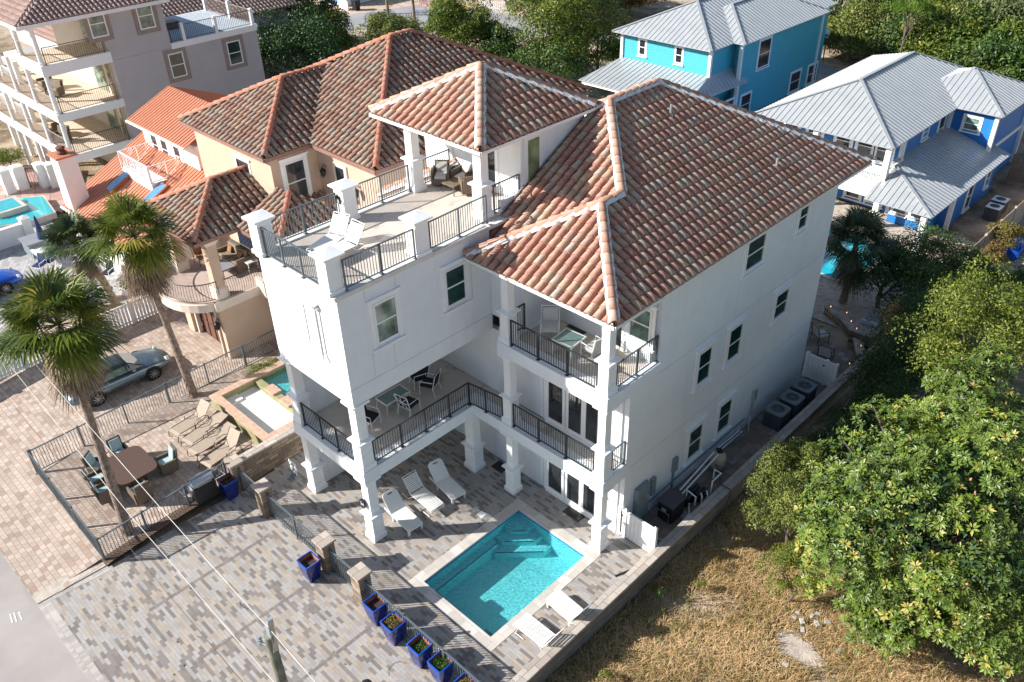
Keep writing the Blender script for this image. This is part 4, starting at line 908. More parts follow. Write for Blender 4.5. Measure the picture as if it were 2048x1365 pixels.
def gwin(y0, y1, z0, z1, gl):
    F = win(Gh, 'x', y0, y1, z0, z1, gx, tr=.0, trim=False, head=False, gl=gl)
    m = MB(); 
    for (a, b, c_, d) in ((y0-.35, z0-.35, y0-.06, z1+.35), (y1+.06, z0-.35, y1+.35, z1+.35), (y0-.06, z1+.06, y1+.06, z1+.35), (y0-.06, z0-.35, y1+.06, z0-.06)): m.box(gx, a, b, gx+.04, c_, d)
    m.build('window_trim', 'taupe', F)
def wy(p, x=gx):
    d = CR.T @ np.array([(p[0]-1024)/FPX, (p[1]-682.5)/FPX, 1.0]); t = (x-CP[0])/d[0]; return CP+d*t
for a, b, gl in (((172, 35), (208, 74), 'glassl'), ((268, 12), (303, 57), 'glassl'), ((333, 107), (368, 153), 'glass'), ((450, 83), (480, 128), 'glass')):
    P0_ = wy(a); P1_ = wy(b); y0 = min(P0_[1], P1_[1]); gwin(y0+.1, y0+1.0, P1_[2]+.1, P1_[2]+1.55, gl)
# ================================================================= orange roofed cottage
Oc = thing('orange_roof_cottage', 'white cottage under an orange standing seam roof with a railed dormer balcony', 'house', (-27, 6, .4))
ze = 3.0; ox0, ox1, oy0 = -31.2, -20.9, 2.1; sl = .50; yr = 9.6
sh, rb = MB(), MB(); metal_slope(sh, rb, [(ox0, oy0, ze), (ox1, oy0, ze), (ox1, yr, ze+sl*(yr-oy0)), (ox0, yr, ze+sl*(yr-oy0))], .28)
metal_slope(sh, rb, [(ox1, 16, ze+.6), (ox0, 16, ze+.6), (ox0, yr, ze+sl*(yr-oy0)), (ox1, yr, ze+sl*(yr-oy0))], .28)
sh.build('roof', 'orange', Oc); rb.build('roof_seam', 'orange', Oc)
m = MB(); m.box(ox0+.3, oy0+.4, .3, ox1-.2, oy0+.6, ze+.1); m.box(ox0+.3, oy0+.6, .3, ox0+.5, yr, ze+.3); m.box(ox1-.4, oy0+.6, .3, ox1-.2, yr, ze+.3); m.build('wall', 'white', Oc)
gutter([(ox0, oy0-.05), (ox1, oy0-.05)], ze-.04, 'gutter', 'white', .1, .1, Oc)
# dormer
dx0, dx1, dy0 = -29.9, -24.4, 7.3; m = MB(); m.box(dx0, dy0, 4.5, dx1+.9, 12.5, 6.95); m.build('dormer_wall', 'white', Oc)
sh, rb = MB(), MB(); e0 = (-30.5, 6.8, 7.0); metal_slope(sh, rb, [(-30.5, 6.8, 7.0), (-23.7, 6.8, 7.0), (-23.7, 9.7, 8.25), (-30.5, 9.7, 8.25)], .28); metal_slope(sh, rb, [(-30.5, 13, 6.9), (-23.7, 13, 6.9), (-23.7, 9.7, 8.25), (-30.5, 9.7, 8.25)][::-1] and [(-23.7, 13, 6.9), (-30.5, 13, 6.9), (-30.5, 9.7, 8.25), (-23.7, 9.7, 8.25)], .28)
sh.build('dormer_roof', 'orange', Oc); rb.build('dormer_roof_seam', 'orange', Oc)
gutter([(-30.5, 6.74), (-23.7, 6.74)], 6.92, 'gutter', 'white', .1, .1, Oc)
for x in (-28.9, -27.7, -26.2): win(Oc, 'y', x, x+.65, 5.1, 6.5, dy0, side=-1, gl='glassd', tr=.08, head=False)
bz = 5.0; bx0, bx1, by0 = -28.9, -25.3, 5.2
m = MB(); m.box(bx0, by0, 4.0, bx1, dy0, bz); m.build('balcony_box', 'white', Oc)
def xrail(p, q, z, h=.95):
    m = MB(); p = Vector((*p, z)); q = Vector((*q, z)); up = Vector((0, 0, 1)); L = (q-p).length; n = max(1, round(L/.95)); d = (q-p)/n
    m.beam(p+up*h, q+up*h, .05); m.beam(p+up*.08, q+up*.08, .045)
    for i in range(n+1): m.beam(p+d*i, p+d*i+up*h, .045)
    for i in range(n):
        a = p+d*i; c_ = a+d*.5+up*h*.54
        for k in (0, .33, .66):
            for (u, v_) in ((0, .08), (1, .08), (0, h), (1, h)):
                s_ = a+d*u+up*v_; m.beam(s_.lerp(a+d*.5+up*v_, k) if k else s_, c_.lerp(a+d*.5+up*v_, k) if k else c_, .018)
    return m.build('lattice_railing', 'white', Oc)
xrail((bx0, by0+.05), (bx1, by0+.05), bz); xrail((bx1-.05, by0), (bx1-.05, dy0), bz); xrail((bx0+.05, by0), (bx0+.05, dy0), bz)
def zroof(y): return ze+sl*(y-oy0)
for (px, py) in ((238, 364), (312, 388)):
    p = None
    for k in range(60):     # find the point of the roof plane on this sight line
        zz = 2.5+k*.1; q = at(px, py, zz)
        if zroof(q.y) >= zz-.0: p = q
        if p and zroof(q.y) < zz: break
    p = q; a = Vector((0, 1, sl)).normalized(); n_ = Vector((0, -sl, 1)).normalized(); c_ = Vector((p.x, p.y, zroof(p.y)))
    m = MB(); m.beam(c_-a*.75+n_*.08, c_+a*.75+n_*.08, .75, .18, up=n_); F = m.build('skylight', mat('rust_metal', (.40, .12, .05), .5), Oc)
    m = MB(); m.beam(c_-a*.68+n_*.178, c_+a*.68+n_*.178, .6, .01, up=n_); m.build('pane', 'glassb', F)
m = MB(); chx, chy = -30.3, 2.75; m.taper(chx, chy, .4, 6.1, .62, .55, .55, .5); ch = m.build('chimney', 'white', Oc)
m = MB(); m.box(chx-.66, chy-.6, 6.1, chx+.66, chy+.6, 6.2); m.build('chimney_cap', 'orange', ch); m = MB(); m.lathe((chx, chy), [(.22, 6.2), (.3, 6.3), (.2, 6.4), (.27, 6.55), (.18, 6.6), (0, 6.6)], 10); m.build('chimney_pot', mat('rust', (.16, .06, .04), .7), ch)
# ================================================================= teal house
Th = thing('teal_house', 'bright turquoise clapboard house with galvanised hip roof and front porch', 'house', (-19, 50, 0))
tz = 6.0; m = MB(); m.box(-23.0, 43.3, 0, -14.9, 60, tz); m.box(-14.9, 46.6, 0, -14.3, 60, tz); TW = m.build('wall', 'teal', Th)
tx0, tx1 = -23.6, -14.5
P, A, B_, c = hip_polys(tx0, 42.65, tx1, 62, tz, .46)
q = at(1664, 25, tz); q2 = at(1000+1910/3.9, 355/3.9, tz)
sh, rb = MB(), MB()
for p in (P[0], P[1], P[3]): metal_slope(sh, rb, p, .42)
P2h, A2h, B2h, c2 = hip_polys(-21, q2.y, q2.x+.0, 59.0, tz, .46)
for p in P2h: metal_slope(sh, rb, [x+Vector((0, 0, .01)) for x in p], .42)
for a, b2 in ((c[0], A), (c[1], A), (A, B_), (c2[1], A2h), (c2[2], B2h), (A2h, B2h)): rb.beam(Vector(a)+Vector((0, 0, .04)), Vector(b2)+Vector((0, 0, .04)), .22, .04)
sh.build('roof', 'silver', Th); rb.build('roof_seam', 'silver', Th)
m = MB(); m.box(-14.4, q2.y+.5, 0, q2.x-.5, 58.5, tz); m.build('rear_wall', 'teal', Th)
m = MB(); 
for (x, y) in ((-23.0, 43.3), (-14.9, 43.3), (q2.x-.5, q2.y+.5), (q2.x-.5, 58.5)): m = MB(); m.box(x-.12, y-.12, 0, x+.12, y+.12, tz); m.build('corner_board', 'white', Th)
for x in (-21.3, -17.9): win(Th, 'y', x, x+.5, 4.55, 5.6, 43.3, side=-1, gl='glassd', tr=.1, head=False)
xr = q2.x-.5
def twin(pa, pb, z=None):
    a, b2 = wy(pa, xr), wy(pb, xr); y0, y1 = sorted((a[1], b2[1])); z0, z1 = sorted((a[2], b2[2])); win(Th, 'x', y0+.1, max(y1-.1, y0+.6), z0+.1, z1-.1, xr, gl='glassd', tr=.1, head=False)
twin((1520, 82), (1536, 130)); twin((1582, 147), (1596, 178)); twin((1617, 132), (1629, 162)); twin((1452, 203), (1465, 222)); twin((1482, 192), (1497, 226))
pz = 3.0
sh, rb = MB(), MB(); y0p = 39.1
metal_slope(sh, rb, [(-23.9, y0p, pz), (-14.0, y0p, pz), (-14.0-.9, 43.3, pz+1.0), (-23.0, 43.3, pz+1.0)], .42); metal_slope(sh, rb, [(-14.0, y0p, pz), (-14.0+.3, 47.0, pz), (-14.9, 47, pz+1.0), (-14.9, 43.3, pz+1.0)], .42)
sh.build('porch_roof', 'silver', Th); rb.build('porch_roof_seam', 'silver', Th)
m = MB(); m.box(-23.7, y0p+.15, pz-.3, -14.1, y0p+.3, pz-.03); m.build('porch_beam', 'white', Th)
for x in (-23.3, -20.2, -17.2, -14.3): m = MB(); m.box(x-.13, y0p+.1, 0, x+.13, y0p+.36, pz-.3); m.build('porch_post', 'white', Th)
m = MB(); m.box(-23.7, y0p, 0, -14.1, 43.3, .5); m.build('porch_floor', 'white', Th)
rail((-23.2, y0p+.2), (-14.4, y0p+.2), .5, .95, 'porch_railing', Th, 'white', .16)
# ================================================================= blue house
Bh = thing('blue_house', 'royal blue clapboard house with pale metal roof and white balcony', 'house', (-2, 42, 0))
bz = 5.0; X0, X1, X2 = -6.85, 2.17, 4.9
sh, rb = MB(), MB(); P, A, B_, c = hip_polys(X0, 35.7, X1, 52.4, bz, .44)
for p in P: metal_slope(sh, rb, p, .36)
P2h, A2h, B2h, c2 = hip_polys(-2.0, 44.85, X2, 52.0, bz, .44)
for p in P2h: metal_slope(sh, rb, [x+Vector((0, 0, .01)) for x in p], .36)
for a, b2 in ((c[0], A), (c[1], A), (c[2], B_), (A, B_), (c2[1], A2h if A2h.x > B2h.x else B2h), (c2[2], B2h), (A2h, B2h)): rb.beam(Vector(a)+Vector((0, 0, .04)), Vector(b2)+Vector((0, 0, .04)), .2, .04)
sh.build('roof', 'silver', Bh); rb.build('roof_seam', 'silver', Bh)
m = MB(); m.box(X0+.5, 38.4, 2.2, X1-.5, 51.8, bz); m.box(X1-.5, 45.4, 0, X2-.5, 51.6, bz); m.box(X0+.5, 38.4, 0, X1-.5, 51.8, 2.2); m.build('wall', 'blue', Bh)
m = MB(); m.box(X1-.5, 38.6, 0, 5.2, 45.4, 2.35); m.build('wing_wall', 'bluebb', Bh); m = MB(); m.box(X1, 37.3, 0, 4.6, 38.6, 2.2); m.build('wing_front_wall', 'blue', Bh)
for (x, y, z1) in ((X1-.4, 45.3, bz), (X2-.4, 45.3, bz), (X1-.4, 38.3, bz), (X2-.4, 51.6, bz), (5.2, 38.6, 2.3), (X0+.5, 38.3, bz)): m = MB(); m.box(x-.12, y-.12, 0, x+.12, y+.12, z1); m.build('corner_board', 'white', Bh)
m = MB(); m.beam((X2-.48, 45.3, 2.5), (X2-.48, 51.6, 2.5), .06, .25); m.build('belly_band', 'white', Bh)
# lower wing roof: shed with hipped front
lz = 2.3; sh, rb = MB(), MB()
pc = at(1864, 437, lz); pa = at(1825.5, 369.8, lz+.95); pl = at(1747, 406, lz)
lx = pc.x; ly = pc.y
metal_slope(sh, rb, [(lx, ly, lz), (lx, 46.6, lz), (X1-.5, 46.6, lz+1.3), (X1-.5, ly+3.2, lz+1.3), (lx-1.7*1.2, ly+2.0, lz+.8)][:3]+[(X1-.5, ly+3.0, lz+1.3)], .36)
metal_slope(sh, rb, [(X1-.5, ly, lz), (lx, ly, lz), (X1-.5, ly+3.0, lz+1.3)], .36)
rb.beam((lx, ly, lz+.04), (X1-.5, ly+3.0, lz+1.34), .2, .04)
sh.build('lower_roof', 'silver', Bh); rb.build('lower_roof_seam', 'silver', Bh)
# balcony
m = MB(); m.box(X0+.4, 35.9, 2.25, X1-.1, 38.4, 2.65); m.box(X0+.4, 35.85, 1.8, X1-.1, 36.05, 2.3); m.build('balcony_floor', 'white', Bh)
rail((X0+.6, 36.0), (X1-.3, 36.0), 2.65, .95, 'balcony_railing', Bh, 'white', .14, thick=1.6); rail((X1-.2, 36.1), (X1-.2, 38.2), 2.65, .95, 'balcony_railing', Bh, 'white', .14, thick=1.6)
for x in (X0+.6, -2.6, X1-.3):
    for z0, z1 in ((0, 2.25), (2.65, bz)): m = MB(); m.box(x-.16, 35.9, z0, x+.16, 36.2, z1); m.build('porch_column', 'white', Bh)
m = MB(); m.box(4.9, ly+.2, 0, 5.2, ly+.5, lz); m.build('porch_column', 'white', Bh)
for x in (-5.8, -4.2, -2.3, -.9, .3): win(Bh, 'y', x, x+.85, 2.95, 4.5, 38.4, side=-1, gl='glassd', tr=.13, head=False)
for x in (-1.0, .35): win(Bh, 'y', x, x+.8, .4, 1.75, 38.4, side=-1, gl='glassd', tr=.13, head=False)
for x in (2.45, 3.5): win(Bh, 'y', x, x+.7, .75, 1.75, 37.3, side=-1, gl='glassd', tr=.1, head=False)
win(Bh, 'x', 41.4, 42.1, 3.9, 4.5, X1-.5, gl='glassb', tr=.1, head=False); win(Bh, 'x', 43.9, 44.7, 2.9, 4.5, X1-.5, gl='glassd', tr=.1, head=False)
win(Bh, 'y', 2.7, 3.5, 3.7, 4.4, 45.4, side=-1, gl='glassl', tr=.13, head=False)
win(Bh, 'x', 41.0, 41.7, .4, 1.9, 5.2, gl='glassd', tr=.1, head=False); win(Bh, 'x', 44.0, 44.5, .9, 1.8, 5.2, gl='glassd', tr=.1, head=False)
def zon(base, px, py, lo=0, hi=30):
    """height on the vertical through base whose image is nearest the given photograph point"""
    best = (1e9, 0)
    for i in range(601):
        z = lo+(hi-lo)*i/600; q = CR @ (np.array([base[0], base[1], z])-CP); x = q[0]/q[2]*FPX+1024; y = q[1]/q[2]*FPX+682.5
        d = (x-px)**2+(y-py)**2
        if d < best[0]: best = (d, z)
    return best[1]
# ---------------------------------------------------------------- loungers (local: foot towards +x, head towards -x, origin on the floor)
def strap_lounger(label, back=50, seat=1.25, loc=(0, 0, 0), rz=0, group='white strap sun loungers', rear=.55):
    t = thing('strap_lounger', label, 'sun lounger', (0, 0, 0), 0, group); h = .33; w_ = .31; bl = .72; a = R_(back)
    hx = -.35; tip = (hx-bl*math.cos(a), h+bl*math.sin(a)); fx = hx+seat
    m = MB()
    for s in (-1, 1):
        m.tube([(hx, s*w_, h), (fx-.12, s*w_, h), (fx-.02, s*w_, h-.03), (fx, s*w_, h-.06)], .016, 6); m.tube([(hx, s*w_, h), (tip[0], s*w_, tip[1])], .015, 6)
    m.tube([(fx, -w_, h-.06), (fx, w_, h-.06)], .016, 6); m.tube([(tip[0], -w_, tip[1]), (tip[0], w_, tip[1])], .015, 6); fr = m.build('frame', 'strap', t)
    for s in (-1, 1):
        m = MB(); m.tube([(fx-.25, s*w_, h), (fx-.12, s*(w_+.03), .02), (fx-.5, s*(w_+.03), .0+.015)], .015, 6); m.build('leg', 'strap', t)
        m = MB(); m.tube([(hx+.2, s*w_, h), (hx-.15, s*(w_+.03), .02), (hx-rear, s*(w_+.03), .02)], .015, 6); m.build('leg', 'strap', t)
    m = MB(); n = int(seat/.062)
    for i in range(1, n): x = hx+seat*i/n; m.box(x-.021, -w_, h-.008, x+.021, w_, h+.012)
    m.build('seat_straps', 'strap', t); m = MB(); d = Vector((-math.cos(a), 0, math.sin(a)))
    for i in range(1, 11): c = Vector((hx, 0, h))+d*(bl*i/11.5); m.beam(c+Vector((0, -w_, 0)), c+Vector((0, w_, 0)), .042, .018, up=(d.z, 0, -d.x))
    m.build('back_straps', 'strap', t); t.location = loc; t.rotation_euler = (0, 0, rz); return t
def resin_lounger(label, back=45, loc=(0, 0, 0), rz=0, group='white solid sun loungers', rear=.5):
    t = thing('resin_lounger', label, 'sun lounger', (0, 0, 0), 0, group); h = .34; w_ = .33; a = R_(back); hx = -.2; fx = .98; bl = .82
    m = MB(); m.poly([(hx, -w_, h), (fx-.08, -w_, h), (fx, -w_+.07, h), (fx, w_-.07, h), (fx-.08, w_, h), (hx, w_, h)], .035); m.build('seat', 'plastic', t, bevel=.01)
    d = Vector((-math.cos(a), 0, math.sin(a))); o = Vector((hx, 0, h)); pts = [(0, -w_), (0, w_), (bl-.14, w_), (bl-.04, w_-.06), (bl, w_-.14), (bl, -w_+.14), (bl-.04, -w_+.06), (bl-.14, -w_)]
    m = MB(); m.poly([o+d*u+Vector((0, v, 0)) for u, v in pts], .03, (-d.z, 0, d.x) if False else (d.z, 0, -d.x) if False else (-math.sin(a), 0, -math.cos(a))); m.build('backrest', 'plastic', t, bevel=.01)
    m = MB(); c = o+d*(bl-.12); m.beam(c+Vector((0, -.1, 0))+Vector((math.sin(a), 0, math.cos(a)))*.004, c+Vector((0, .1, 0))+Vector((math.sin(a), 0, math.cos(a)))*.004, .04, .01, up=(math.sin(a), 0, math.cos(a))); m.build('handle_slot', 'black', t)
    for x in (fx-.12, hx+.05):
        for s in (-1, 1): m = MB(); m.taper(x, s*(w_-.05), 0, h-.03, .03, .03, .05, .045); m.build('leg', 'plastic', t)
    m = MB(); m.box(hx-rear, -w_+.02, h-.13, fx-.1, -w_+.05, h-.03); m.build('side_rail', 'plastic', t); m = MB(); m.box(hx-rear, w_-.05, h-.13, fx-.1, w_-.02, h-.03); m.build('side_rail', 'plastic', t)
    t.location = loc; t.rotation_euler = (0, 0, rz); return t
resin_lounger('white solid lounger nearest the front column, half in sunlight', 45, (-.2, 1.42, 0), R_(-5))
strap_lounger('white strap lounger under the tower, between the two solid ones', 52, 1.3, (-.35, 2.58, 0), R_(-3))
resin_lounger('white solid lounger deepest under the tower beside the strap one', 48, (-.22, 3.65, 0), R_(-8))
strap_lounger('white strap lounger between the pool and the low wall', 62, 1.3, (7.22, 1.05, 0), R_(180), rear=.12)
resin_lounger('white solid lounger with raised back between the pool and the low wall', 62, (7.36, 2.42, 0), R_(176), rear=.1)
strap_lounger('left white strap lounger on the roof deck', 55, 1.2, (-2.62, 1.75, 10.46), R_(-72))
strap_lounger('right white strap lounger on the roof deck', 55, 1.2, (-1.92, 1.7, 10.46), R_(-88))
def sling_lounger(label, back, p, q):
    p = Vector(p); q = Vector(q); rz = math.atan2(p.y-q.y, p.x-q.x)
    t = thing('sling_lounger', label, 'sun lounger', (0, 0, 0), 0, 'tan sling loungers by the raised pool'); h = .36; w_ = .31; a = R_(back); hx = -.3; fx = .95; bl = .75
    d = Vector((-math.cos(a), 0, math.sin(a))); o = Vector((hx, 0, h)); tp = o+d*bl
    m = MB(); m.poly([(hx, -w_, h), (fx-.1, -w_, h), (fx, -w_, h-.05), (fx, w_, h-.05), (fx-.1, w_, h), (hx, w_, h)], .02); m.build('seat_sling', 'sling', t)
    m = MB(); m.poly([o+Vector((0, -w_, 0)), o+Vector((0, w_, 0)), tp+Vector((0, w_, 0)), tp+Vector((0, -w_, 0))], .02, (-math.sin(a), 0, -math.cos(a))); m.build('back_sling', 'sling', t)
    for s in (-1, 1):
        m = MB(); m.tube([(hx, s*(w_+.02), h), (fx-.1, s*(w_+.02), h), (fx+.02, s*(w_+.02), h-.08), (fx+.06, s*(w_+.02), .02)], .017, 6); m.tube([o+Vector((0, s*(w_+.02), 0)), tp+Vector((0, s*(w_+.02), 0))], .016, 6); m.build('side_frame', 'bronze', t)
        m = MB(); m.tube([(hx+.5, s*(w_+.06), .02), (hx+.42, s*(w_+.06), .5), (hx+.3, s*(w_+.06), .58), (hx-.05, s*(w_+.06), .58), (hx-.2, s*(w_+.06), .5), (hx-.35, s*(w_+.06), .02)], .016, 6); m.build('arm', 'bronze', t)
    t.location = ((p.x+q.x)/2, (p.y+q.y)/2, .4); t.rotation_euler = (0, 0, rz)
hh = .76
for lab, bk, f_, h_ in (('tan sling lounger farthest from the brown wall, back raised', 50, (352, 862), (418, 822)), ('tan sling lounger second from the metal fence, nearly flat', 14, (378, 880), (440, 838)),
                        ('tan sling lounger third from the metal fence, lying flat', 10, (392, 900), (455, 860)), ('tan sling lounger nearest the brown wall, back raised high', 55, (414, 925), (480, 880))):
    sling_lounger(lab, bk, at(f_[0], f_[1], .76), at(h_[0], h_[1], .76))
# ---------------------------------------------------------------- chairs and tables
def chair(name, label, loc, rz, frame='white', cush='cushn', w_=.29, sh=.42, bh=.5, arms=True, cross=False, group=None, wick=False, cat='chair'):
    t = thing(name, label, cat, (0, 0, 0), 0, group)     # faces +x
    m = MB(); m.box(-.27, -w_+.03, sh-.06, .27, w_-.03, sh+.06); m.build('seat_cushion', cush, t, bevel=.025)
    a = R_(14); 
    m = MB(); m.beam((-.25, 0, sh+.05), (-.25-bh*math.sin(a), 0, sh+.05+bh*math.cos(a)), 2*w_-.08, .08, up=(1, 0, 0)); m.build('back_cushion', cush, t, bevel=.025)
    if wick:
        m = MB(); m.box(-.3, -w_-.03, .12, .3, w_+.03, sh-.06); m.build('seat_base', frame, t)
        m = MB(); m.beam((-.32, 0, .1), (-.33-bh*math.sin(a), 0, sh+.05+bh*math.cos(a)+.04), 2*w_+.06, .06, up=(1, 0, 0)); m.build('backrest', frame, t)
        for s in (-1, 1): m = MB(); m.box(-.33, s*(w_+.02), .1, .3, s*(w_+.09), .62); m.build('arm', frame, t)
    else:
        for s in (-1, 1):
            m = MB(); m.tube([(.28, s*w_, 0), (.27, s*w_, sh-.05), (.25, s*w_, .62), (-.28, s*w_, .64)] if arms else [(.28, s*w_, 0), (.27, s*w_, sh-.03)], .018, 6); m.build('leg', frame, t)
            m = MB(); m.tube([(-.36, s*w_, 0), (-.27, s*w_, sh-.05), (-.29-bh*math.sin(a), s*w_, sh+.08+bh*math.cos(a))], .018, 6); m.build('leg', frame, t)
        m = MB(); m.tube([(-.29-bh*math.sin(a), -w_, sh+.08+bh*math.cos(a)), (-.29-bh*math.sin(a), w_, sh+.08+bh*math.cos(a))], .018, 6)
        m.build('cross_rail', frame, t)
        m = MB(); m.tube([(.27, -w_, sh-.06), (.27, w_, sh-.06)], .015, 6); m.build('cross_rail', frame, t); m = MB(); m.tube([(-.28, -w_, sh-.06), (-.28, w_, sh-.06)], .015, 6)
        m.build('cross_rail', frame, t)
        if cross:
            m = MB(); b0 = Vector((-.32, 0, sh)); b1 = Vector((-.33-bh*math.sin(a), 0, sh+.06+bh*math.cos(a)))
            for s in (-1, 1): m.tube([b0+Vector((0, s*w_, 0)), b1-Vector((0, s*w_, 0))], .014, 5)
            m.tube([b0.lerp(b1, .5)+Vector((0, -w_, 0)), b0.lerp(b1, .5)+Vector((0, w_, 0))], .014, 5); m.tube([b0, b1], .014, 5); m.build('back_lattice', frame, t)
    t.location = loc; t.rotation_euler = (0, 0, rz); return t
def table(name, label, loc, sx, sy, h, top, frame, rz=0, group=None, th=.03, legs=.03):
    t = thing(name, label, 'table', (0, 0, 0), 0, group)
    m = MB(); m.box(-sx, -sy, h-th, sx, sy, h); m.build('tabletop', top, t, bevel=.008)
    m = MB(); e = .035
    for (a, b, c, d) in ((-sx-e, -sy-e, sx+e, -sy), (-sx-e, sy, sx+e, sy+e), (-sx-e, -sy, -sx, sy), (sx, -sy, sx+e, sy)): m.box(a, b, h-.05, c, d, h+.004)
    m.build('table_rim', frame, t)
    for s in (-1, 1):
        for u in (-1, 1): m = MB(); m.tube([(s*(sx-.02), u*(sy-.02), h-.04), (s*(sx+.02), u*(sy+.02), 0)], legs*.7, 6); m.build('leg', frame, t)
    t.location = loc; t.rotation_euler = (0, 0, rz); return t
z3 = 6.965; z2 = 3.432
def on(px, py, z, s=None): p = at(px, py, z); return (p.x, p.y, z)
def seat_at(px, py, floor, h=.42): p = at(px, py, floor+h); return (p.x, p.y, floor)
chair('patio_armchair', 'grey white armchair left of the glass table on the top corner balcony', seat_at(1100, 652, z3), R_(-50), 'white', 'cushl', .31, group='balcony armchairs')
table('glass_table', 'square green glass table on the top corner balcony', seat_at(1138, 676, z3, .62), .38, .38, .62, 'tablegls', 'white', R_(5))
chair('patio_armchair', 'grey white armchair mostly behind the corner column of the top balcony', seat_at(1187, 695, z3), R_(170), 'white', 'cushl', .31, group='balcony armchairs')
m = MB(); p = at(1160, 655, z3); m.box(p.x-.4, p.y-.3, z3, p.x+.4, p.y+.3, z3+.012); tag(m.build('door_mat', 'black'), 'black mat before the door of the top balcony', 'mat')
m = MB(); p = at(1150, 1027, 0); m.box(p.x-.4, p.y-.28, .001, p.x+.4, p.y+.28, .013); tag(m.build('door_mat', 'black'), 'dark mat on the paving before the ground floor sliding doors', 'mat')
m = MB(); p = at(1001, 934, 0); m.box(p.x-.3, p.y-.25, .001, p.x+.3, p.y+.25, .013); tag(m.build('door_mat', 'black'), 'dark mat deep under the balcony behind the columns', 'mat')
chair('dining_armchair', 'white armchair with navy cushions and crossed back beside the tower railing', seat_at(818, 806, z2), R_(100), 'white', 'cushn', cross=True, group='navy cushioned armchairs')
chair('dining_armchair', 'white navy cushioned armchair beyond the glass table, back to the house', seat_at(858, 766, z2), R_(205), 'white', 'cushn', group='navy cushioned armchairs')
chair('dining_armchair', 'white navy cushioned armchair just inside the front column of the tower', seat_at(738, 833, z2), R_(20), 'white', 'cushn', group='navy cushioned armchairs')
chair('dining_armchair', 'white navy cushioned armchair at the very back of the tower terrace', seat_at(836, 752, z2), R_(250), 'white', 'cushn', group='navy cushioned armchairs')
table('low_table', 'low glass topped white table on the tower terrace', seat_at(786, 790, z2, .45), .30, .55, .45, 'tablegls', 'white')
for lab, px, py, r in (('brown wicker armchair at the left of the roof deck porch', 882, 348, -50), ('brown wicker armchair in the middle of the roof deck porch', 925, 350, -80), ('brown wicker armchair partly hidden by the porch column of the roof deck', 938, 364, 150)):
    chair('wicker_armchair', lab, seat_at(px, py, 10.46), R_(r), 'wicker', 'cushl', .25, .36, .36, wick=True, group='wicker chairs on the roof deck')
table('wicker_table', 'low brown wicker table between the roof deck armchairs', seat_at(908, 366, 10.46, .35), .28, .28, .38, 'wicker', 'wicker')
# dining corner of the neighbour
tc_ = at(259, 930, .4+.72)
DT = thing('patio_dining_table', 'brown woven dining table behind the leaning palm trunk', 'table', (tc_.x, tc_.y, .4)); DT.rotation_euler = (0, 0, 0)
m = MB(); k = 40; m.poly([(tc_.x+1.0*abs(math.cos(2*math.pi*i/k))**.38*math.copysign(1, math.cos(2*math.pi*i/k)), tc_.y+.8*abs(math.sin(2*math.pi*i/k))**.38*math.copysign(1, math.sin(2*math.pi*i/k)), 1.14) for i in range(k)], .05)
m.build('tabletop', mat('brown_weave', (.095, .055, .042), .5, .2, 20, .3, 40), DT); m = MB(); m.taper(tc_.x, tc_.y, .4, 1.09, .45, .35, .3, .25); m.build('pedestal', 'bronze', DT)
for lab, dx, dy, r in (('wicker dining chair at the far side of the brown table', -1.25, .15, 0), ('wicker dining chair with blue seat at the fence end of the brown table', .55, 1.15, -95), ('wicker dining chair with blue seat behind the palm trunk', -.5, -1.15, 90),
                   ('wicker dining chair with blue seat at the street end of the table', .35, -1.2, 85), ('wicker dining chair nearest the grill side of the brown table', 1.3, -.3, 180), ('dark wicker dining chair at the left corner of the table', -1.15, -.75, 40)):
    chair('wicker_dining_chair', lab, (tc_.x+dx, tc_.y+dy, .4), R_(r), 'wicker', 'cusht', .25, .45, .5, wick=True, group='dining chairs round the brown table')
# grill
gp = at(395, 985, .4); gp = Vector((-7.0, gp.y, .4)); gp = at(402, 962, 1.2); GR = thing('gas_grill', 'stainless gas grill with black cabinet behind the picket fence', 'grill', (gp.x, gp.y, .35))
m = MB(); m.box(gp.x-.25, gp.y-.42, .4, gp.x+.25, gp.y+.42, 1.15); m.build('cabinet', 'black', GR)
m = MB(); m.tube([(gp.x, gp.y-.42, 1.25), (gp.x, gp.y+.42, 1.25)], .24, 16); m.build('lid', 'steel', GR, smooth=False)
for s in (-1, 1): m = MB(); m.box(gp.x-.22, gp.y+s*.44, 1.12, gp.x+.22, gp.y+s*.8, 1.16); m.build('side_shelf', 'steel', GR)
m = MB(); m.tube([(gp.x+.27, gp.y-.3, 1.22), (gp.x+.27, gp.y+.3, 1.22)], .02, 6); m.build('handle', 'steel', GR)
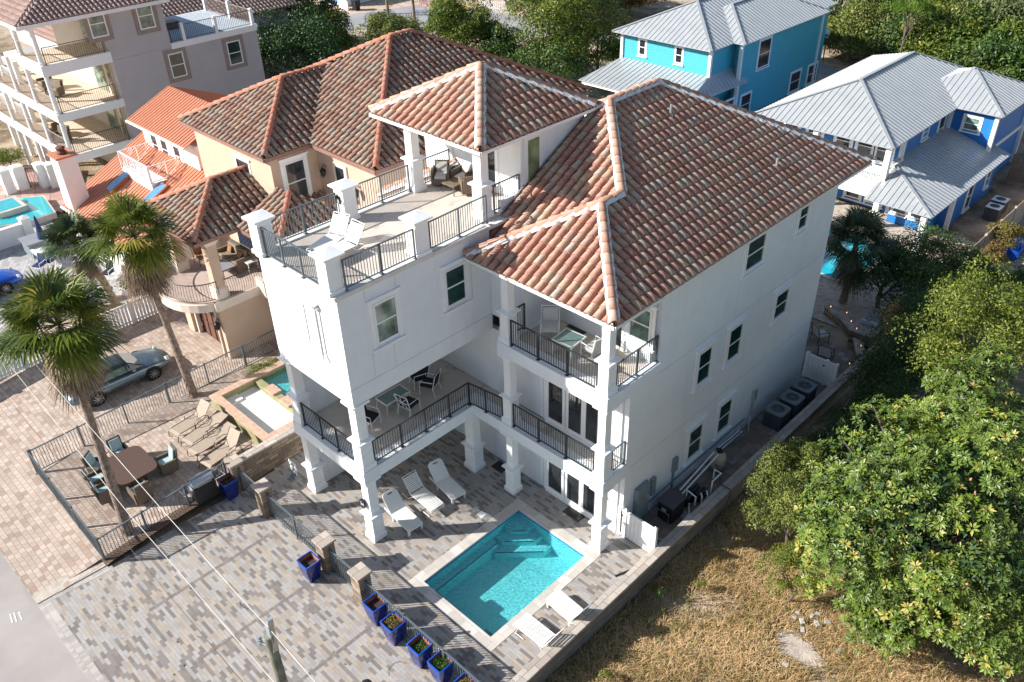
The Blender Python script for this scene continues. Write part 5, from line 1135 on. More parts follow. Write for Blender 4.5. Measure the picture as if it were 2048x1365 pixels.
# ---------------------------------------------------------------- blue pots
def leaf_quads(P, N, size, asp=.45, jit=.8, drop=0.0):
    n = len(P); D = rng.normal(size=(n, 3)); N = N+jit*rng.normal(size=(n, 3))*.5; N /= np.linalg.norm(N, axis=1, keepdims=True)
    T_ = np.cross(N, D); T_ /= np.linalg.norm(T_, axis=1, keepdims=True)+1e-9; B_ = np.cross(N, T_)
    s = size*rng.uniform(.6, 1.25, (n, 1)); a = T_*s; b = B_*s*asp
    V = np.stack([P-a*.5, P+b*.5+a*.05, P+a*.5-np.array([0, 0, 1])*s*drop, P-b*.5+a*.05], 1).reshape(-1, 3)
    return V, np.arange(4*n).reshape(-1, 4)
POTM = None
def pot(label, x, y, z, plant, rz=0):
    global POTM
    t = thing('blue_pot', label, 'plant pot', (0, 0, 0), 0, 'cobalt blue glazed pots')
    if POTM is None:
        prof = [(.19, 0), (.215, .12), (.245, .3), (.27, .5), (.285, .7), (.295, .84)]; m = MB(); vs = []
        def ring(r, zz, c=.16):
            out = []
            for k in range(4):
                for j in (-1, 0, 1):
                    a = R_(45+90*k); ex = math.cos(a)*1.414*r; ey = math.sin(a)*1.414*r
                    d = {-1: (math.sin(a)*.06*1, -math.cos(a)*.06), 0: (-math.cos(a)*.012, -math.sin(a)*.012), 1: (-math.sin(a)*.06, math.cos(a)*.06)}[j]
                    sx = ex; sy = ey
                    if j: # slide along the side
                        if j == -1: p = (ex, ey-math.copysign(.05, ey)) if k % 2 == 0 else (ex-math.copysign(.05, ex), ey)
                        else: p = (ex-math.copysign(.05, ex), ey) if k % 2 == 0 else (ex, ey-math.copysign(.05, ey))
                    else: p = (ex*.975, ey*.975)
                    out.append((p[0], p[1], zz))
            return out
        n = 12
        for r, zz in prof: vs += ring(r, zz)
        m.add(vs, [(i*n+j, i*n+(j+1) % n, (i+1)*n+(j+1) % n, (i+1)*n+j) for i in range(len(prof)-1) for j in range(n)]+[tuple(range(n))[::-1]])
        b = m.build('pot_body', 'pot', t, smooth=False)
        m = MB(); vs = ring(.295, .84)+ring(.303, .86)+ring(.303, .895)+ring(.268, .90)+ring(.268, .84); m.add(vs, [(i*n+j, i*n+(j+1) % n, (i+1)*n+(j+1) % n, (i+1)*n+j) for i in range(4) for j in range(n)]); r_ = m.build('pot_rim', 'potrim', t)
        m = MB(); vs = ring(.268, .86)+ring(.24, .70); m.add(vs, [(j, (j+1) % n, n+(j+1) % n, n+j) for j in range(n)]); i_ = m.build('pot_lining', 'potin', t)
        m = MB(); m.add(ring(.24, .72), [tuple(range(n))]); s_ = m.build('soil', 'soil', t)
        m = MB()
        for a in (-.15, .15):
            for c_ in (-.15, .15): m.box(a-.03, c_-.03, -.0, a+.03, c_+.03, .02)
        POTM = (b.data, r_.data, i_.data, s_.data)
    else:
        for nm, me in zip(('pot_body', 'pot_rim', 'pot_lining', 'soil'), POTM):
            o = bpy.data.objects.new(nm, me); COL.objects.link(o); o.parent = t
    if plant:
        k, mt, hgt = plant; P = np.stack([rng.uniform(-.2, .2, k), rng.uniform(-.2, .2, k), rng.uniform(.72, .72+hgt, k)], 1); N = np.tile([0, 0, 1.0], (k, 1))
        V, Fc = leaf_quads(P, N, .07, .4, 1.6); o = fastmesh('plant', V, Fc, rng.random(k), [mt], t)
    t.location = (x, y, z); t.rotation_euler = (0, 0, rz)
    return t
M['lf_olive'] = leafmat('olive_leaf', [(0, (.09, .10, .02)), (.6, (.20, .17, .04)), (1, (.28, .17, .06))])
M['lf_green'] = leafmat('green_leaf', [(0, (.025, .07, .012)), (.7, (.06, .16, .02)), (1, (.14, .25, .04))])
for lab, x, y, pl in (('cobalt blue pot alone behind the third stone pillar, bare soil', -.37, -2.5, None), ('cobalt blue pot with bare soil and a wire, first of the row', 2.72, -2.04, None), ('cobalt blue pot with yellowing mound plant', 3.74, -2.12, (420, 'lf_olive', .24)),
                   ('cobalt blue pot with a low green plant in one corner', 5.0, -2.08, (220, 'lf_green', .10)), ('cobalt blue pot full of green leaves', 5.93, -2.04, (330, 'lf_green', .13)), ('cobalt blue pot cut by the lower edge of the picture, brownish plant', 7.03, -2.04, (380, 'lf_olive', .2)),
                   ('cobalt blue pot of dead stems beside the grill fence', -6.05, -2.35, (60, 'lf_olive', .12))):
    pot(lab, x, y, 0 if x > -6 else .0, pl)
# statue beside the brown wall
ST = thing('garden_statue', 'small weathered white garden statue on a dark base beside the outer column', 'statue', (-5.15, 0, 0)); m = MB(); m.box(-5.32, -.12, 0, -4.98, .12, .1); m.build('base', 'slate', ST)
m = MB(); x, y = -5.15, 0
m.tube([(x-.08, y, .1), (x-.06, y, .3), (x, y, .42)], [.05, .07, .10], 8); m.tube([(x+.1, y, .1), (x+.08, y, .28), (x+.02, y, .42)], [.05, .06, .1], 8); m.tube([(x, y, .38), (x, y-.02, .6), (x, y-.03, .68)], [.11, .12, .06], 8)
m.tube([(x, y-.03, .66), (x, y-.04, .74), (x-.01, y-.06, .82)], [.06, .085, .04], 8); m.tube([(x-.08, y, .6), (x-.22, y, .62), (x-.3, y+.02, .75)], [.05, .04, .03], 6); m.tube([(x+.08, y, .6), (x+.2, y, .5), (x+.22, y-.02, .36)], [.05, .04, .03], 6)
m.build('figure', mat('mottled_white', (.45, .45, .46), .7, .5, 14), ST, smooth=True)
# ---------------------------------------------------------------- side passage
def ac(label, x, y):
    t = thing('ac_condenser', label, 'air conditioner', (x, y, 0), 0, 'air conditioners in the side passage'); m = MB(); s = .40
    m.box(x-s, y-s, .04, x+s, y+s, .80); 
    for i in range(12):
        z = .1+i*.055; m.box(x-s-.012, y-s+.05, z, x+s+.012, y+s-.05, z+.012); m.box(x-s+.05, y-s-.012, z, x+s-.05, y+s+.012, z+.012)
    m.build('housing', 'acmet', t); m = MB(); k = 24
    vs = [(x+(s+.02)*math.copysign(min(1, abs(math.cos(a))*1.3), math.cos(a)), y+(s+.02)*math.copysign(min(1, abs(math.sin(a))*1.3), math.sin(a)), .86) for a in [2*math.pi*i/k for i in range(k)]]
    inn = [(x+.29*math.cos(2*math.pi*i/k), y+.29*math.sin(2*math.pi*i/k), .86) for i in range(k)]; lo = [(a, b, .79) for a, b, c in vs]; li = [(a, b, .78) for a, b, c in inn]
    m.add(vs+inn+lo+li, [(i, (i+1) % k, k+(i+1) % k, k+i) for i in range(k)]+[(2*k+i, 2*k+(i+1) % k, (i+1) % k, i) for i in range(k)]+[(k+i, k+(i+1) % k, 3*k+(i+1) % k, 3*k+i) for i in range(k)]); m.build('top_shroud', 'acgrey', t)
    m = MB(); m.cyl((x, y), .28, .78, .79, 20); m.build('fan_well', 'black', t); m = MB()
    for r in (.06, .14, .21, .27): m.tube([(x+r*math.cos(2*math.pi*i/20), y+r*math.sin(2*math.pi*i/20), .865) for i in range(21)], .005, 4, False)
    for i in range(8): a = math.pi*i/4; m.tube([(x, y, .865), (x+.29*math.cos(a), y+.29*math.sin(a), .865)], .005, 4)
    m.build('fan_guard', 'grey', t); return t
ac('grey topped air conditioner nearest the pool equipment', 7.12, 15.75); ac('grey topped air conditioner in the middle of the three', 7.16, 16.85); ac('dark air conditioner farthest, by the white rear gate', 7.14, 17.95)
def vinyl(label, x0, x1, y, h, gate):
    t = thing('vinyl_gate', label, 'gate', (x0, y, 0), 0, 'white vinyl gates of the side passage'); k = 9; m = MB(); w_ = (x1-x0)/k
    for i in range(k): m.box(x0+i*w_+.006, y-.02, .05, x0+(i+1)*w_-.006, y+.02, h-.06)
    m.build('boards', 'vinyl', t); m = MB(); m.box(x0, y-.035, h-.07, x1, y+.035, h); m.box(x0, y-.035, .04, x1, y+.035, .14); m.build('rails', 'vinyl', t)
    for x in (x0, gate, x1-.06): m = MB(); m.box(x-.02, y-.06, 0, x+.1, y+.06, h+.05); m.taper(x+.04, y, h+.05, h+.1, .07, .07, .01, .01); m.build('post', 'vinyl', t)
    m = MB(); m.box(gate-.12, y-.06, h-.3, gate-.02, y-.03, h-.25); m.build('latch', 'black', t)
vinyl('white vinyl gate in sunlight beside the corner column and pool heater', 6.1, 7.70, 6.42, 1.3, 6.35); vinyl('white vinyl gate in shade behind the air conditioners', 6.27, 7.72, 19.66, 1.28, 7.2)
PH = thing('pool_heater', 'dark box shaped pool heater behind the sunlit vinyl gate', 'heater', (7.0, 8.4, 0)); m = MB(); m.box(6.66, 8.0, .06, 7.3, 8.8, .82); m.build('housing', 'black', PH); m = MB(); m.box(6.62, 7.96, .82, 7.34, 8.84, .9); m.build('top', mat('dark_grey', (.06, .06, .065), .5), PH)
m = MB(); m.box(6.85, 7.985, .5, 7.05, 8.0, .65); m.build('display', 'galv', PH); m = MB(); m.tube([(6.7, 8.0-.04, .1), (6.7, 8.0-.04, .5), (7.2, 8.0-.04, .5), (7.2, 8.0-.04, .1)], .012, 5); m.build('guard', 'galv', PH)
FT = thing('filter_tank', 'beige egg shaped pool filter tank with black valve against the shaded wall', 'filter', (6.85, 11.75, 0)); m = MB(); m.lathe((6.85, 11.75), [(.2, .05), (.27, .12), (.31, .3), (.31, .6), (.27, .78), (.17, .88), (.1, .9), (0, .9)], 24); m.build('tank', 'filter', FT, smooth=True)
m = MB(); m.cyl((6.85, 11.75), .1, .88, 1.02, 12); m.tube([(6.7, 11.75, .97), (7.0, 11.75, .97)], .05, 8); m.cyl((6.85, 11.75), .22, 0, .06, 18); m.build('valve', 'black', FT)
PP = thing('pool_pumps', 'cluster of black pool pumps and white pipes beside the heater', 'pump', (7.3, 9.8, 0))
for x, y in ((7.1, 9.4), (7.3, 9.95), (7.0, 9.9)): m = MB(); m.tube([(x, y-.2, .28), (x, y+.25, .28)], .11, 12); m.cyl((x, y-.22), .12, .05, .42, 12); m.box(x-.1, y-.25, 0, x+.1, y+.25, .08); m.build('pump', 'black', PP)
for pts in ([(7.45, 9.3, .2), (7.45, 9.3, .62), (7.05, 9.3, .7), (7.05, 9.3, .3)], [(7.5, 10.3, .1), (7.5, 10.3, .75), (7.5, 10.9, .75), (7.2, 10.9, .75), (7.2, 10.9, .3)], [(7.55, 9.6, .06), (7.55, 9.6, .45), (7.4, 9.75, .45), (7.4, 9.75, .15)], [(7.6, 9.9, .06), (7.6, 9.9, .4), (7.45, 10.05, .4)],
            [(7.3, 9.15, .3), (7.3, 9.15, .08), (7.5, 8.9, .06), (7.58, 7.6, .06)], [(6.8, 9.2, .6), (6.75, 11.5, .97)], [(6.92, 9.2, .5), (6.95, 11.5, .97)], [(6.45, 11.9, .5), (6.42, 13.4, .35), (6.42, 14.0, .35)], [(6.5, 12.0, .3), (6.47, 14.2, .22)]):
    m = MB(); m.tube(pts, .032, 8); m.build('pipe', 'pvc', PP)
EB = thing('electric_cabinet', 'tall grey electric cabinet on the shaded wall above the heater', 'electric box', (6.25, 7.4, .3)); m = MB(); m.box(6.25, 7.0, .3, 6.45, 7.72, 1.85); m.build('cabinet', 'grey', EB, bevel=.015); m = MB(); m.tube([(6.45, 7.55, 1.3), (6.5, 7.55, 1.3)], .07, 14); m.build('meter', 'galv', EB)
m = MB(); m.box(6.25, 7.95, .9, 6.38, 8.2, 1.7); tag(m.build('meter_box', 'grey'), 'slim light grey box to the right of the tall electric cabinet', 'electric box')
m = MB(); m.box(6.25, 9.35, 1.1, 6.37, 9.6, 1.75); m.box(6.25, 9.42, .2, 6.30, 9.52, 1.1); tag(m.build('conduit_box', 'grey'), 'small grey box and pipe above the pool pumps', 'electric box')
m = MB(); m.box(6.25, 15.0, 1.3, 6.36, 15.2, 1.8); m.tube([(6.3, 15.05, 1.3), (6.3, 15.02, .5), (6.45, 14.7, .1), (6.6, 14.5, .08)], .03, 6); tag(m.build('disconnect_box', 'galv'), 'small disconnect box with cable above the nearest air conditioner', 'electric box')
m = MB(); m.tube([(6.27, 7.9, .55), (6.27, 14.6, .55)], .02, 6); m.tube([(6.27, 7.9, .48), (6.27, 14.6, .48)], .014, 6); tag(m.build('wall_conduit', 'grey'), 'thin dark conduit running low along the shaded wall', 'pipe')
m = MB(); m.tube([(6.4, 13.6, .1), (6.45, 13.6, .7), (6.5, 13.9, .8), (6.6, 14.1, .1)], .012, 6); m.tube([(6.5, 13.2, .05), (6.6, 13.4, .5), (6.7, 13.7, .05)], .012, 6); m.tube([(6.45, 13.9, .3), (6.75, 13.9, .3), (6.75, 13.9, .05)], .02, 6); tag(m.build('valve_pipes', 'grey'), 'tangle of thin pipes and a small valve low against the shaded wall', 'pipe')
m = MB(); m.tube([(6.95, 11.4, .5), (7.3, 11.2, .45), (7.5, 10.9, .35), (7.6, 10.7, .45), (7.7, 10.6, .52), (8.12, 10.6, .52), (8.16, 10.6, .3), (8.2, 10.2, -.4)], .025, 8); tag(m.build('garden_hose', 'acmet'), 'dark hose leading from the filter tank over the grey wall', 'hose')
m = MB(); m.tube([(6.2, 7.05, .1), (6.5, 6.9, .05), (7.55, 7.2, .04)], .02, 6); tag(m.build('ground_pipe', 'pvc'), 'thin white pipe on the ground between heater and vinyl gate', 'pipe')
# ---------------------------------------------------------------- utility pole and wires
px_, py_ = 6.82, -7.13
UP = thing('utility_pole', 'wooden utility pole rising from the bottom edge, grey clamp bar at its top', 'utility pole', (px_, py_, 0)); m = MB(); m.tube([(px_, py_, 0), (px_, py_, 7.9)], [.15, .115], 16); m.build('pole', 'pole', UP)
m = MB(); m.beam((px_+.1, py_+.02, 7.45), (px_+.02, py_+.1, 8.35), .13, .07)
for i in range(12): z = 7.55+i*.06; m.beam((px_+.02, py_-.02, z), (px_+.12, py_-.0, z+.03), .03)
m.build('clamp_bar', 'galv', UP); m = MB(); m.tube([(px_-.1, py_, 7.4), (px_-.4, py_-.1, 7.45)], .025, 6)
for i in range(5): m.tube([(px_-.36+.0*i, py_-.1, 7.36+i*.055), (px_-.36, py_-.1, 7.39+i*.055)], .07 if i % 2 else .045, 8)
m.build('insulator', 'galv', UP)
def wire(label, pts, r, mt='wire'):
    m = MB(); P = []
    for a, b in zip(pts[:-1], pts[1:]):
        for i in range(9): P.append(Vector(a).lerp(Vector(b), i/9))
    P.append(Vector(pts[-1])); m.tube(P, r, 5); tag(m.build('power_line', mt), label, 'wire')
top = Vector((px_, py_, 8.2))
wire('pale power line passing over the pole top and the tall palm trunk', [at(-60, 575, 7.6), at(28, 680, 7.7), at(333, 1030, 8.0), at(479, 1194, 8.1), at(545, 1265, 8.15), at(660, 1400, 8.2)], .008)
wire('pale power line left of the pole, joined to the insulator', [at(-60, 632, 7.2), at(38, 754, 7.2), at(251, 1020, 7.3), at(515, 1327, 7.45), at(600, 1425, 7.5)], .0075)
wire('thin dark red line crossing the paved drive', [at(-40, 730, 6.9), at(0, 777, 6.9), at(205, 1030, 6.9), at(370, 1228, 6.9), at(500, 1382, 6.9)], .007, 'line_dark')  # thin dark red line drawn as a strung tube
m = MB(); p = at(478, 1203, 8.05); m.tube([p, p+Vector((0, 0, -.12))], .04, 6); m.tube([p+Vector((0, 0, -.1)), p+Vector((.1, .1, -.3))], .02, 5); tag(m.build('line_clamp', 'galv'), 'small grey clamp hanging from the pale power line', 'clamp')
m = MB(); m.lathe((8.05+.0, -6.0), [(.18, 0), (.2, .6), (.25, .8), (.22, .95), (.1, 1.05), (0, 1.07)], 16)
# ---------------------------------------------------------------- cars
def car(name, label, paint, roofm, cx, cy, z, rz=R_(90), seats=True):
    t = thing(name, label, 'car', (0, 0, 0)); N = 15     # front towards +x
    # stations: x, half width, sill z, belt z, bonnet crown
    st = [(-2.38, .55, .38, .60, .66), (-2.28, .74, .30, .68, .76), (-2.0, .84, .24, .78, .88), (-1.5, .90, .20, .84, .95), (-1.0, .91, .18, .84, .95), (-.5, .90, .17, .82, .93), (.1, .89, .17, .80, .90), (.6, .90, .17, .80, .89), (1.0, .91, .18, .80, .90), (1.5, .90, .20, .76, .86), (1.95, .84, .24, .68, .77), (2.25, .68, .30, .58, .65), (2.38, .45, .38, .50, .54)]
    m = MB(); vs = []
    for x, w_, z0, zb, zc in st: vs += [(x, -w_*.92, z0), (x, -w_*1.0, (z0+zb)/2-.04), (x, -w_*.97, zb-.1), (x, -w_*.85, zb), (x, -w_*.45, zc-.02), (x, 0, zc), (x, w_*.45, zc-.02), (x, w_*.85, zb), (x, w_*.97, zb-.1), (x, w_, (z0+zb)/2-.04), (x, w_*.92, z0)]
    k = 11; m.add(vs, [(i*k+j, i*k+j+1, (i+1)*k+j+1, (i+1)*k+j) for i in range(len(st)-1) for j in range(k-1)]+[tuple(range(k)), tuple((len(st)-1)*k+j for j in range(k))[::-1], ]+[(i*k, (i+1)*k, (i+1)*k+k-1, i*k+k-1) for i in range(len(st)-1)])
    b = m.build('body', paint, t, smooth=True); sd = b.modifiers.new('s', 'SUBSURF'); sd.levels = 2; sd.render_levels = 2
    m = MB(); rs = [(-1.25, .66, .88, .02), (-.95, .66, .92, .30), (-.6, .62, .93, .40), (-.1, .60, .92, .42), (.3, .62, .90, .36), (.42, .64, .9, .30)]; vs = []
    for x, w_, z0, h in rs: vs += [(x, -w_-.08, z0), (x, -w_+.02, z0+h*.75), (x, -w_+.18, z0+h), (x, w_-.18, z0+h), (x, w_-.02, z0+h*.75), (x, w_+.08, z0)]
    m.add(vs, [(i*6+j, i*6+j+1, (i+1)*6+j+1, (i+1)*6+j) for i in range(len(rs)-1) for j in range(5)]+[tuple(30+j for j in range(6))]); r_ = m.build('roof', roofm, t, smooth=True)
    m = MB(); m.add([(.42, -.50, 1.20), (.42, .50, 1.20), (1.0, .72, .885), (1.0, -.72, .885)], [(0, 1, 2, 3)]); m.add([(.44, -.57, 1.17), (.98, -.755, .86), (.3, -.735, .88), (.3, -.62, 1.15)], [(0, 1, 2, 3)]); m.add([(.44, .57, 1.17), (.98, .755, .86), (.3, .735, .88), (.3, .62, 1.15)], [(0, 1, 2, 3)]); m.build('windscreen', 'glassd', t)
    for s in (-1, 1):
        m = MB(); m.add([(-.85, s*.755, .90), (.28, s*.75, .89), (.22, s*.625, 1.16), (-.55, s*.64, 1.19)], [(0, 1, 2, 3)]); m.build('side_window', 'glassl', t)
        m = MB(); m.box(.42, s*.84, .86, .58, s*.98, .96); m.build('mirror', paint, t, bevel=.03)
        m = MB(); m.tube([(2.05, s*.60, .62), (2.2, s*.58, .60)], [.12, .10], 10); m.build('headlight', 'lampglass', t)
        m = MB(); m.box(2.14, s*.74, .50, 2.2, s*.78, .55); m.build('side_marker', 'orangelens', t)
        for x in (-1.32, 1.28):
            m = MB(); m.tube([(x, s*.72, .32), (x, s*.93, .32)], .325, 24); wh = m.build('wheel', 'tyre', t); m = MB(); m.tube([(x, s*.92, .32), (x, s*.945, .32)], .22, 20, False)
            m.tube([(x, s*.90, .32), (x, s*.935, .32)], [.235, .235], 20, False)
            for i in range(9): a = 2*math.pi*i/9; m.beam((x, s*.94, .32), (x+.22*math.cos(a), s*.935, .32+.22*math.sin(a)), .035, .02, up=(0, 1, 0))
            m.build('rim', 'rim', wh)
            m = MB(); m.tube([(x, s*.90, .34), (x, s*.918, .34)], .375, 24); m.build('wheel_arch', 'black', t)
    t.location = (cx, cy, z); t.rotation_euler = (0, 0, rz); return t
wr = at(205, 813, .38); wf = at(311, 759.5, .4)
car('convertible_car', 'silver blue convertible with dark soft top parked beside the picket fence', 'carsil', 'fabricroof', wf.x-.93, (wr.y+wf.y)/2+.02, .38)
bw = at(18, 588, .4); car('sports_car', 'bright blue car cut by the left edge of the picture', 'carblue', 'carblue', bw.x-.93, bw.y-1.3, .4)
# ---------------------------------------------------------------- furniture of the neighbouring balconies
sf = at(468, 512, 3.95); SF = thing('outdoor_sofa', 'olive two seat sofa with brown pillows on the tan house balcony', 'sofa', (sf.x, sf.y, 3.52)); x, y = sf.x, sf.y
m = MB(); m.box(x-.85, y-.4, 3.55, x+.85, y+.4, 3.85); m.box(x-.92, y+.35, 3.55, x+.92, y+.48, 4.4); m.box(x-.95, y-.4, 3.55, x-.83, y+.4, 4.15); m.box(x+.83, y-.4, 3.55, x+.95, y+.4, 4.15); m.build('frame', 'wicker', SF)
for s in (-1, 1):
    m = MB(); m.box(x+s*.41-.39, y-.4, 3.85, x+s*.41+.39, y+.3, 3.98); m.build('seat_cushion', 'cusho', SF, bevel=.03); m = MB(); m.box(x+s*.41-.38, y+.18, 3.98, x+s*.41+.38, y+.34, 4.4); m.build('back_cushion', 'cusho', SF, bevel=.03)
    m = MB(); m.beam((x+s*.45, y+.02, 4.0), (x+s*.45, y+.14, 4.3), .34, .1, up=(0, 1, 0)); m.build('pillow', 'cushb', SF, bevel=.03)
table('coffee_table', 'low slate topped table before the olive sofa', seat_at(448, 530, 3.52, .42), .5, .35, .42, 'slate', 'bronze'); table('side_table', 'small white side table beside the olive sofa', seat_at(499, 520, 3.52, .5), .25, .25, .5, 'cushl', 'white')
chair('patio_chair', 'dark patio chair behind the balcony column of the tan house', seat_at(402, 512, 3.52), R_(0), 'bronze', 'cushb', .26)
for lab, px, py, fl, r in (('dark wicker sofa chair on the middle balcony of the grey house', 108, 180, 6.0, -60), ('pale round backed chair on the middle balcony of the grey house', 88, 165, 6.0, -90), ('brown wicker chair on the lowest balcony of the grey house', 122, 272, 3.3, -60), ('second brown wicker chair on the lowest balcony of the grey house', 108, 258, 3.3, 200)):
    chair('wicker_armchair', lab, seat_at(px, py, fl), R_(r), 'wicker', 'cusho', .42, .42, .5, wick=True)
chair('adirondack_chair', 'white chair on the balcony of the royal blue house', seat_at(1766, 322, 2.65), R_(-100), 'white', 'white', .3)
table('small_table', 'small white table beside the chair on the blue house balcony', seat_at(1745, 318, 2.65, .5), .25, .25, .5, 'white', 'white')
for lab, px, py in (('pale topped air conditioner beside the blue house wall, nearer one', 1990, 412), ('pale topped air conditioner beside the blue house wall, farther one', 2002, 398)):
    p = at(px, py, .8); t = thing('ac_condenser', lab, 'air conditioner', (p.x, p.y, 0), 0, 'air conditioners of the blue house'); m = MB(); m.box(p.x-.4, p.y-.4, 0, p.x+.4, p.y+.4, .75); m.build('housing', 'acmet', t); m = MB(); m.box(p.x-.42, p.y-.42, .75, p.x+.42, p.y+.42, .8); m.build('top_shroud', 'trim', t, bevel=.03); m = MB(); m.cyl((p.x, p.y), .28, .8, .81, 18); m.build('fan_well', 'acmet', t)
# ---------------------------------------------------------------- rear patio of the white house
m = MB(); x, y = at(1725, 640, 1.0)[:2]
p = at(1745, 645, .9); GI = thing('stone_grill_island', 'stone kitchen island with covered grill on the rear patio', 'grill', (p.x, p.y, 0)); m = MB(); m.box(p.x-.5, p.y-1.2, 0, p.x+.5, p.y+1.2, .85); m.build('base', 'stone', GI); m = MB(); m.box(p.x-.6, p.y-1.3, .85, p.x+.6, p.y+1.3, .92); m.build('worktop', 'capst', GI); m = MB(); m.box(p.x-.4, p.y-.5, .92, p.x+.4, p.y+.5, 1.2); m.build('grill_cover', 'galv', GI, bevel=.05)
for lab, px, py, r in (('dark patio chair with pale cushion just beyond the rear gate', 1652, 706, 100), ('second dark patio chair with pale cushion on the rear patio', 1642, 668, 60)): chair('patio_chair', lab, seat_at(px, py, 0), R_(r), 'black', 'cushl', .3)
m = MB(); P = [at(1662, 612, 2.2), at(1694, 624, 2.0), at(1703, 641, 2.0), at(1714, 656, 1.9), at(1722, 690, 1.5), at(1700, 726, 1.4)]; m.tube(P, .008, 4); SL_ = tag(m.build('string_lights', 'black'), 'string of small glowing bulbs above the rear patio', 'lights')
for p in P[:-1]+[P[-1]]: m = MB(); m.lathe((p.x, p.y), [(0, p.z-.09), (.024, p.z-.05), (.014, p.z), (0, p.z)], 8); m.build('bulb', 'bulb', SL_)
m = MB(); RWc = thing('patio_wall', 'curved low stone wall round the rear patio', 'wall', (8, 22, 0)); pts = [at(1722, 712, .45), at(1712, 665, .45), at(1690, 640, .45), at(1655, 612, .45)]
for a, b in zip(pts[:-1], pts[1:]): m.beam((a.x, a.y, .18), (b.x, b.y, .18), .3, .5)
m.build('wall', 'stone', RWc); m = MB()
for a, b in zip(pts[:-1], pts[1:]): m.beam((a.x, a.y, .47), (b.x, b.y, .47), .4, .08)
m.build('cap_stones', 'capst', RWc)
# blue house pool and yard
P4 = [at(1655, 505, 0), at(1740, 515, 0), at(1700, 558, 0), at(1640, 552, 0)]
m = MB(); sheet('sand_yard', [(-8, 24.5), (9, 24.5), (9, 38), (-8, 38)], -.03, 'sandw', 'pale sandy yard of the blue house')
BP = thing('small_pool', 'turquoise pool seen behind the right hand palm', 'swimming pool', (0, 31, 0)); m = MB(); m.box(-3.0, 28.5, -.02, 4.2, 34.2, .06); m.build('coping', 'coping', BP); m = MB(); m.box(-2.7, 28.8, .05, 3.9, 33.9, .075); m.build('water', mat('turquoise_water', (.02, .42, .55), .08, .1, 1), BP)
def board_fence(label, p, q, z, h, mt, name='board_fence'):
    t = thing(name, label, 'fence', (p[0], p[1], z)); p = Vector((p[0], p[1], z)); q = Vector((q[0], q[1], z)); L = (q-p).length; n = max(2, int(L/.16)); d = (q-p)/n; m = MB()
    for i in range(n): a = p+d*(i+.04); b = p+d*(i+.96); hh = h+random.uniform(-.02, .02); m.beam((a+b)/2+Vector((0, 0, 0)), (a+b)/2+Vector((0, 0, hh)), .025, (b-a).length, up=d.normalized())
    m.build('boards', mt, t); k = max(1, int(L/2.2))
    for i in range(k+1): a = p+(q-p)*(i/k); m = MB(); m.box(a.x-.06, a.y-.06, z, a.x+.06, a.y+.06, z+h+.06); m.build('post', mt, t)
    return t
q1, q2_, q3 = at(1940, 500, 1.5), at(2008, 430, 1.5), at(2048+30, 400, 1.5); board_fence('tall pale wooden fence running beside the blue house', q1[:2], (q1.x, q1.y+14), -.1, 1.6, 'fencew'); board_fence('dark weathered wooden fence joining the blue house wall', (5.3, q1.y+1.2), (q1.x, q1.y+.6), -.1, 1.3, 'wood')
board_fence('dark wooden gate fence behind the blue house air conditioners', (5.3, at(1990, 350, 0)[1]), (q1.x, at(1990, 350, 0)[1]), -.1, 1.7, 'wood')
# white vinyl picket fence, left lot
wa, wb, wc = at(225, 662, .4), at(366, 607, .4), at(0, 755, .4)
def pale(p, q, label):
    t = thing('white_fence', label, 'fence', (p.x, p.y, .4)); d = q-p; L = d.length; n = int(L/.17); m = MB(); u = d.normalized()
    for i in range(n): a = p+u*(L*(i+.5)/n); m.beam(a, a+Vector((0, 0, 1.1)), .03, .13, up=u)
    m.build('pickets', 'white', t); m = MB(); m.beam(p+Vector((0, 0, .15)), q+Vector((0, 0, .15)), .05, .1); m.beam(p+Vector((0, 0, 1.12)), q+Vector((0, 0, 1.12)), .06, .08); m.build('rails', 'white', t); k = max(1, int(L/2.3))
    for i in range(k+1): a = p+u*(L*i/k); m = MB(); m.box(a.x-.07, a.y-.07, .3, a.x+.07, a.y+.07, 1.62); m.taper(a.x, a.y, 1.62, 1.72, .09, .09, .01, .01); m.build('post', 'white', t)
wa = Vector((wa.x, wa.y, .4)); fx = (wa.x+wb.x)/2; pale(Vector((fx, wa.y-9.5, .4)), Vector((fx, wb.y, .4)), 'white vinyl picket fence between the tan drive and the green lawn')
# left lot: paving, lawn, white wall, pool, bar
sheet('grey_paving', [(-50, -9.6), (fx-.1, -9.6), (fx-.1, 2.5), (-50, 2.5)], .36, 'greypaver', 'grey paving before the orange roofed cottage', .4)
M['lawn'] = mat('lawn', (.10, .17, .03), .95, .35, 2, 1, 30)
sheet('lawn', [(fx-3.6, -9.6), (fx-.15, -9.6), (fx-.15, -1.2), (fx-1.2, -.2), (fx-2.0, -1.2), (fx-3.0, -3)], .375, 'lawn', 'strip of green lawn behind the white picket fence')
WP = [at(0, 497, .4), at(62, 477, .4)]; wx = WP[1].x
WL = thing('pool_wall', 'low white stucco wall round the turquoise pool at the left edge', 'wall', (wx, -2, .36)); m = MB(); m.box(wx-.15, -9, .3, wx+.15, WP[1].y, 1.5); m.build('wall', 'white', WL)
p = at(35, 470, .5)
for (x, y) in ((wx, WP[1].y-2.9), (wx, WP[1].y)): m = MB(); m.box(x-.25, y-.25, .3, x+.25, y+.25, 1.75); m.taper(x, y, 1.75, 1.9, .3, .3, .02, .02); m.build('pillar', 'white', WL)
pc1 = at(0, 452, .75); pc2 = at(62, 440, .75); pc3 = at(107, 425, .75); pc4 = at(84, 393, .75); pc5 = at(35, 398, .75); pc6 = at(0, 425, .75); pc0 = at(-80, 470, .75)
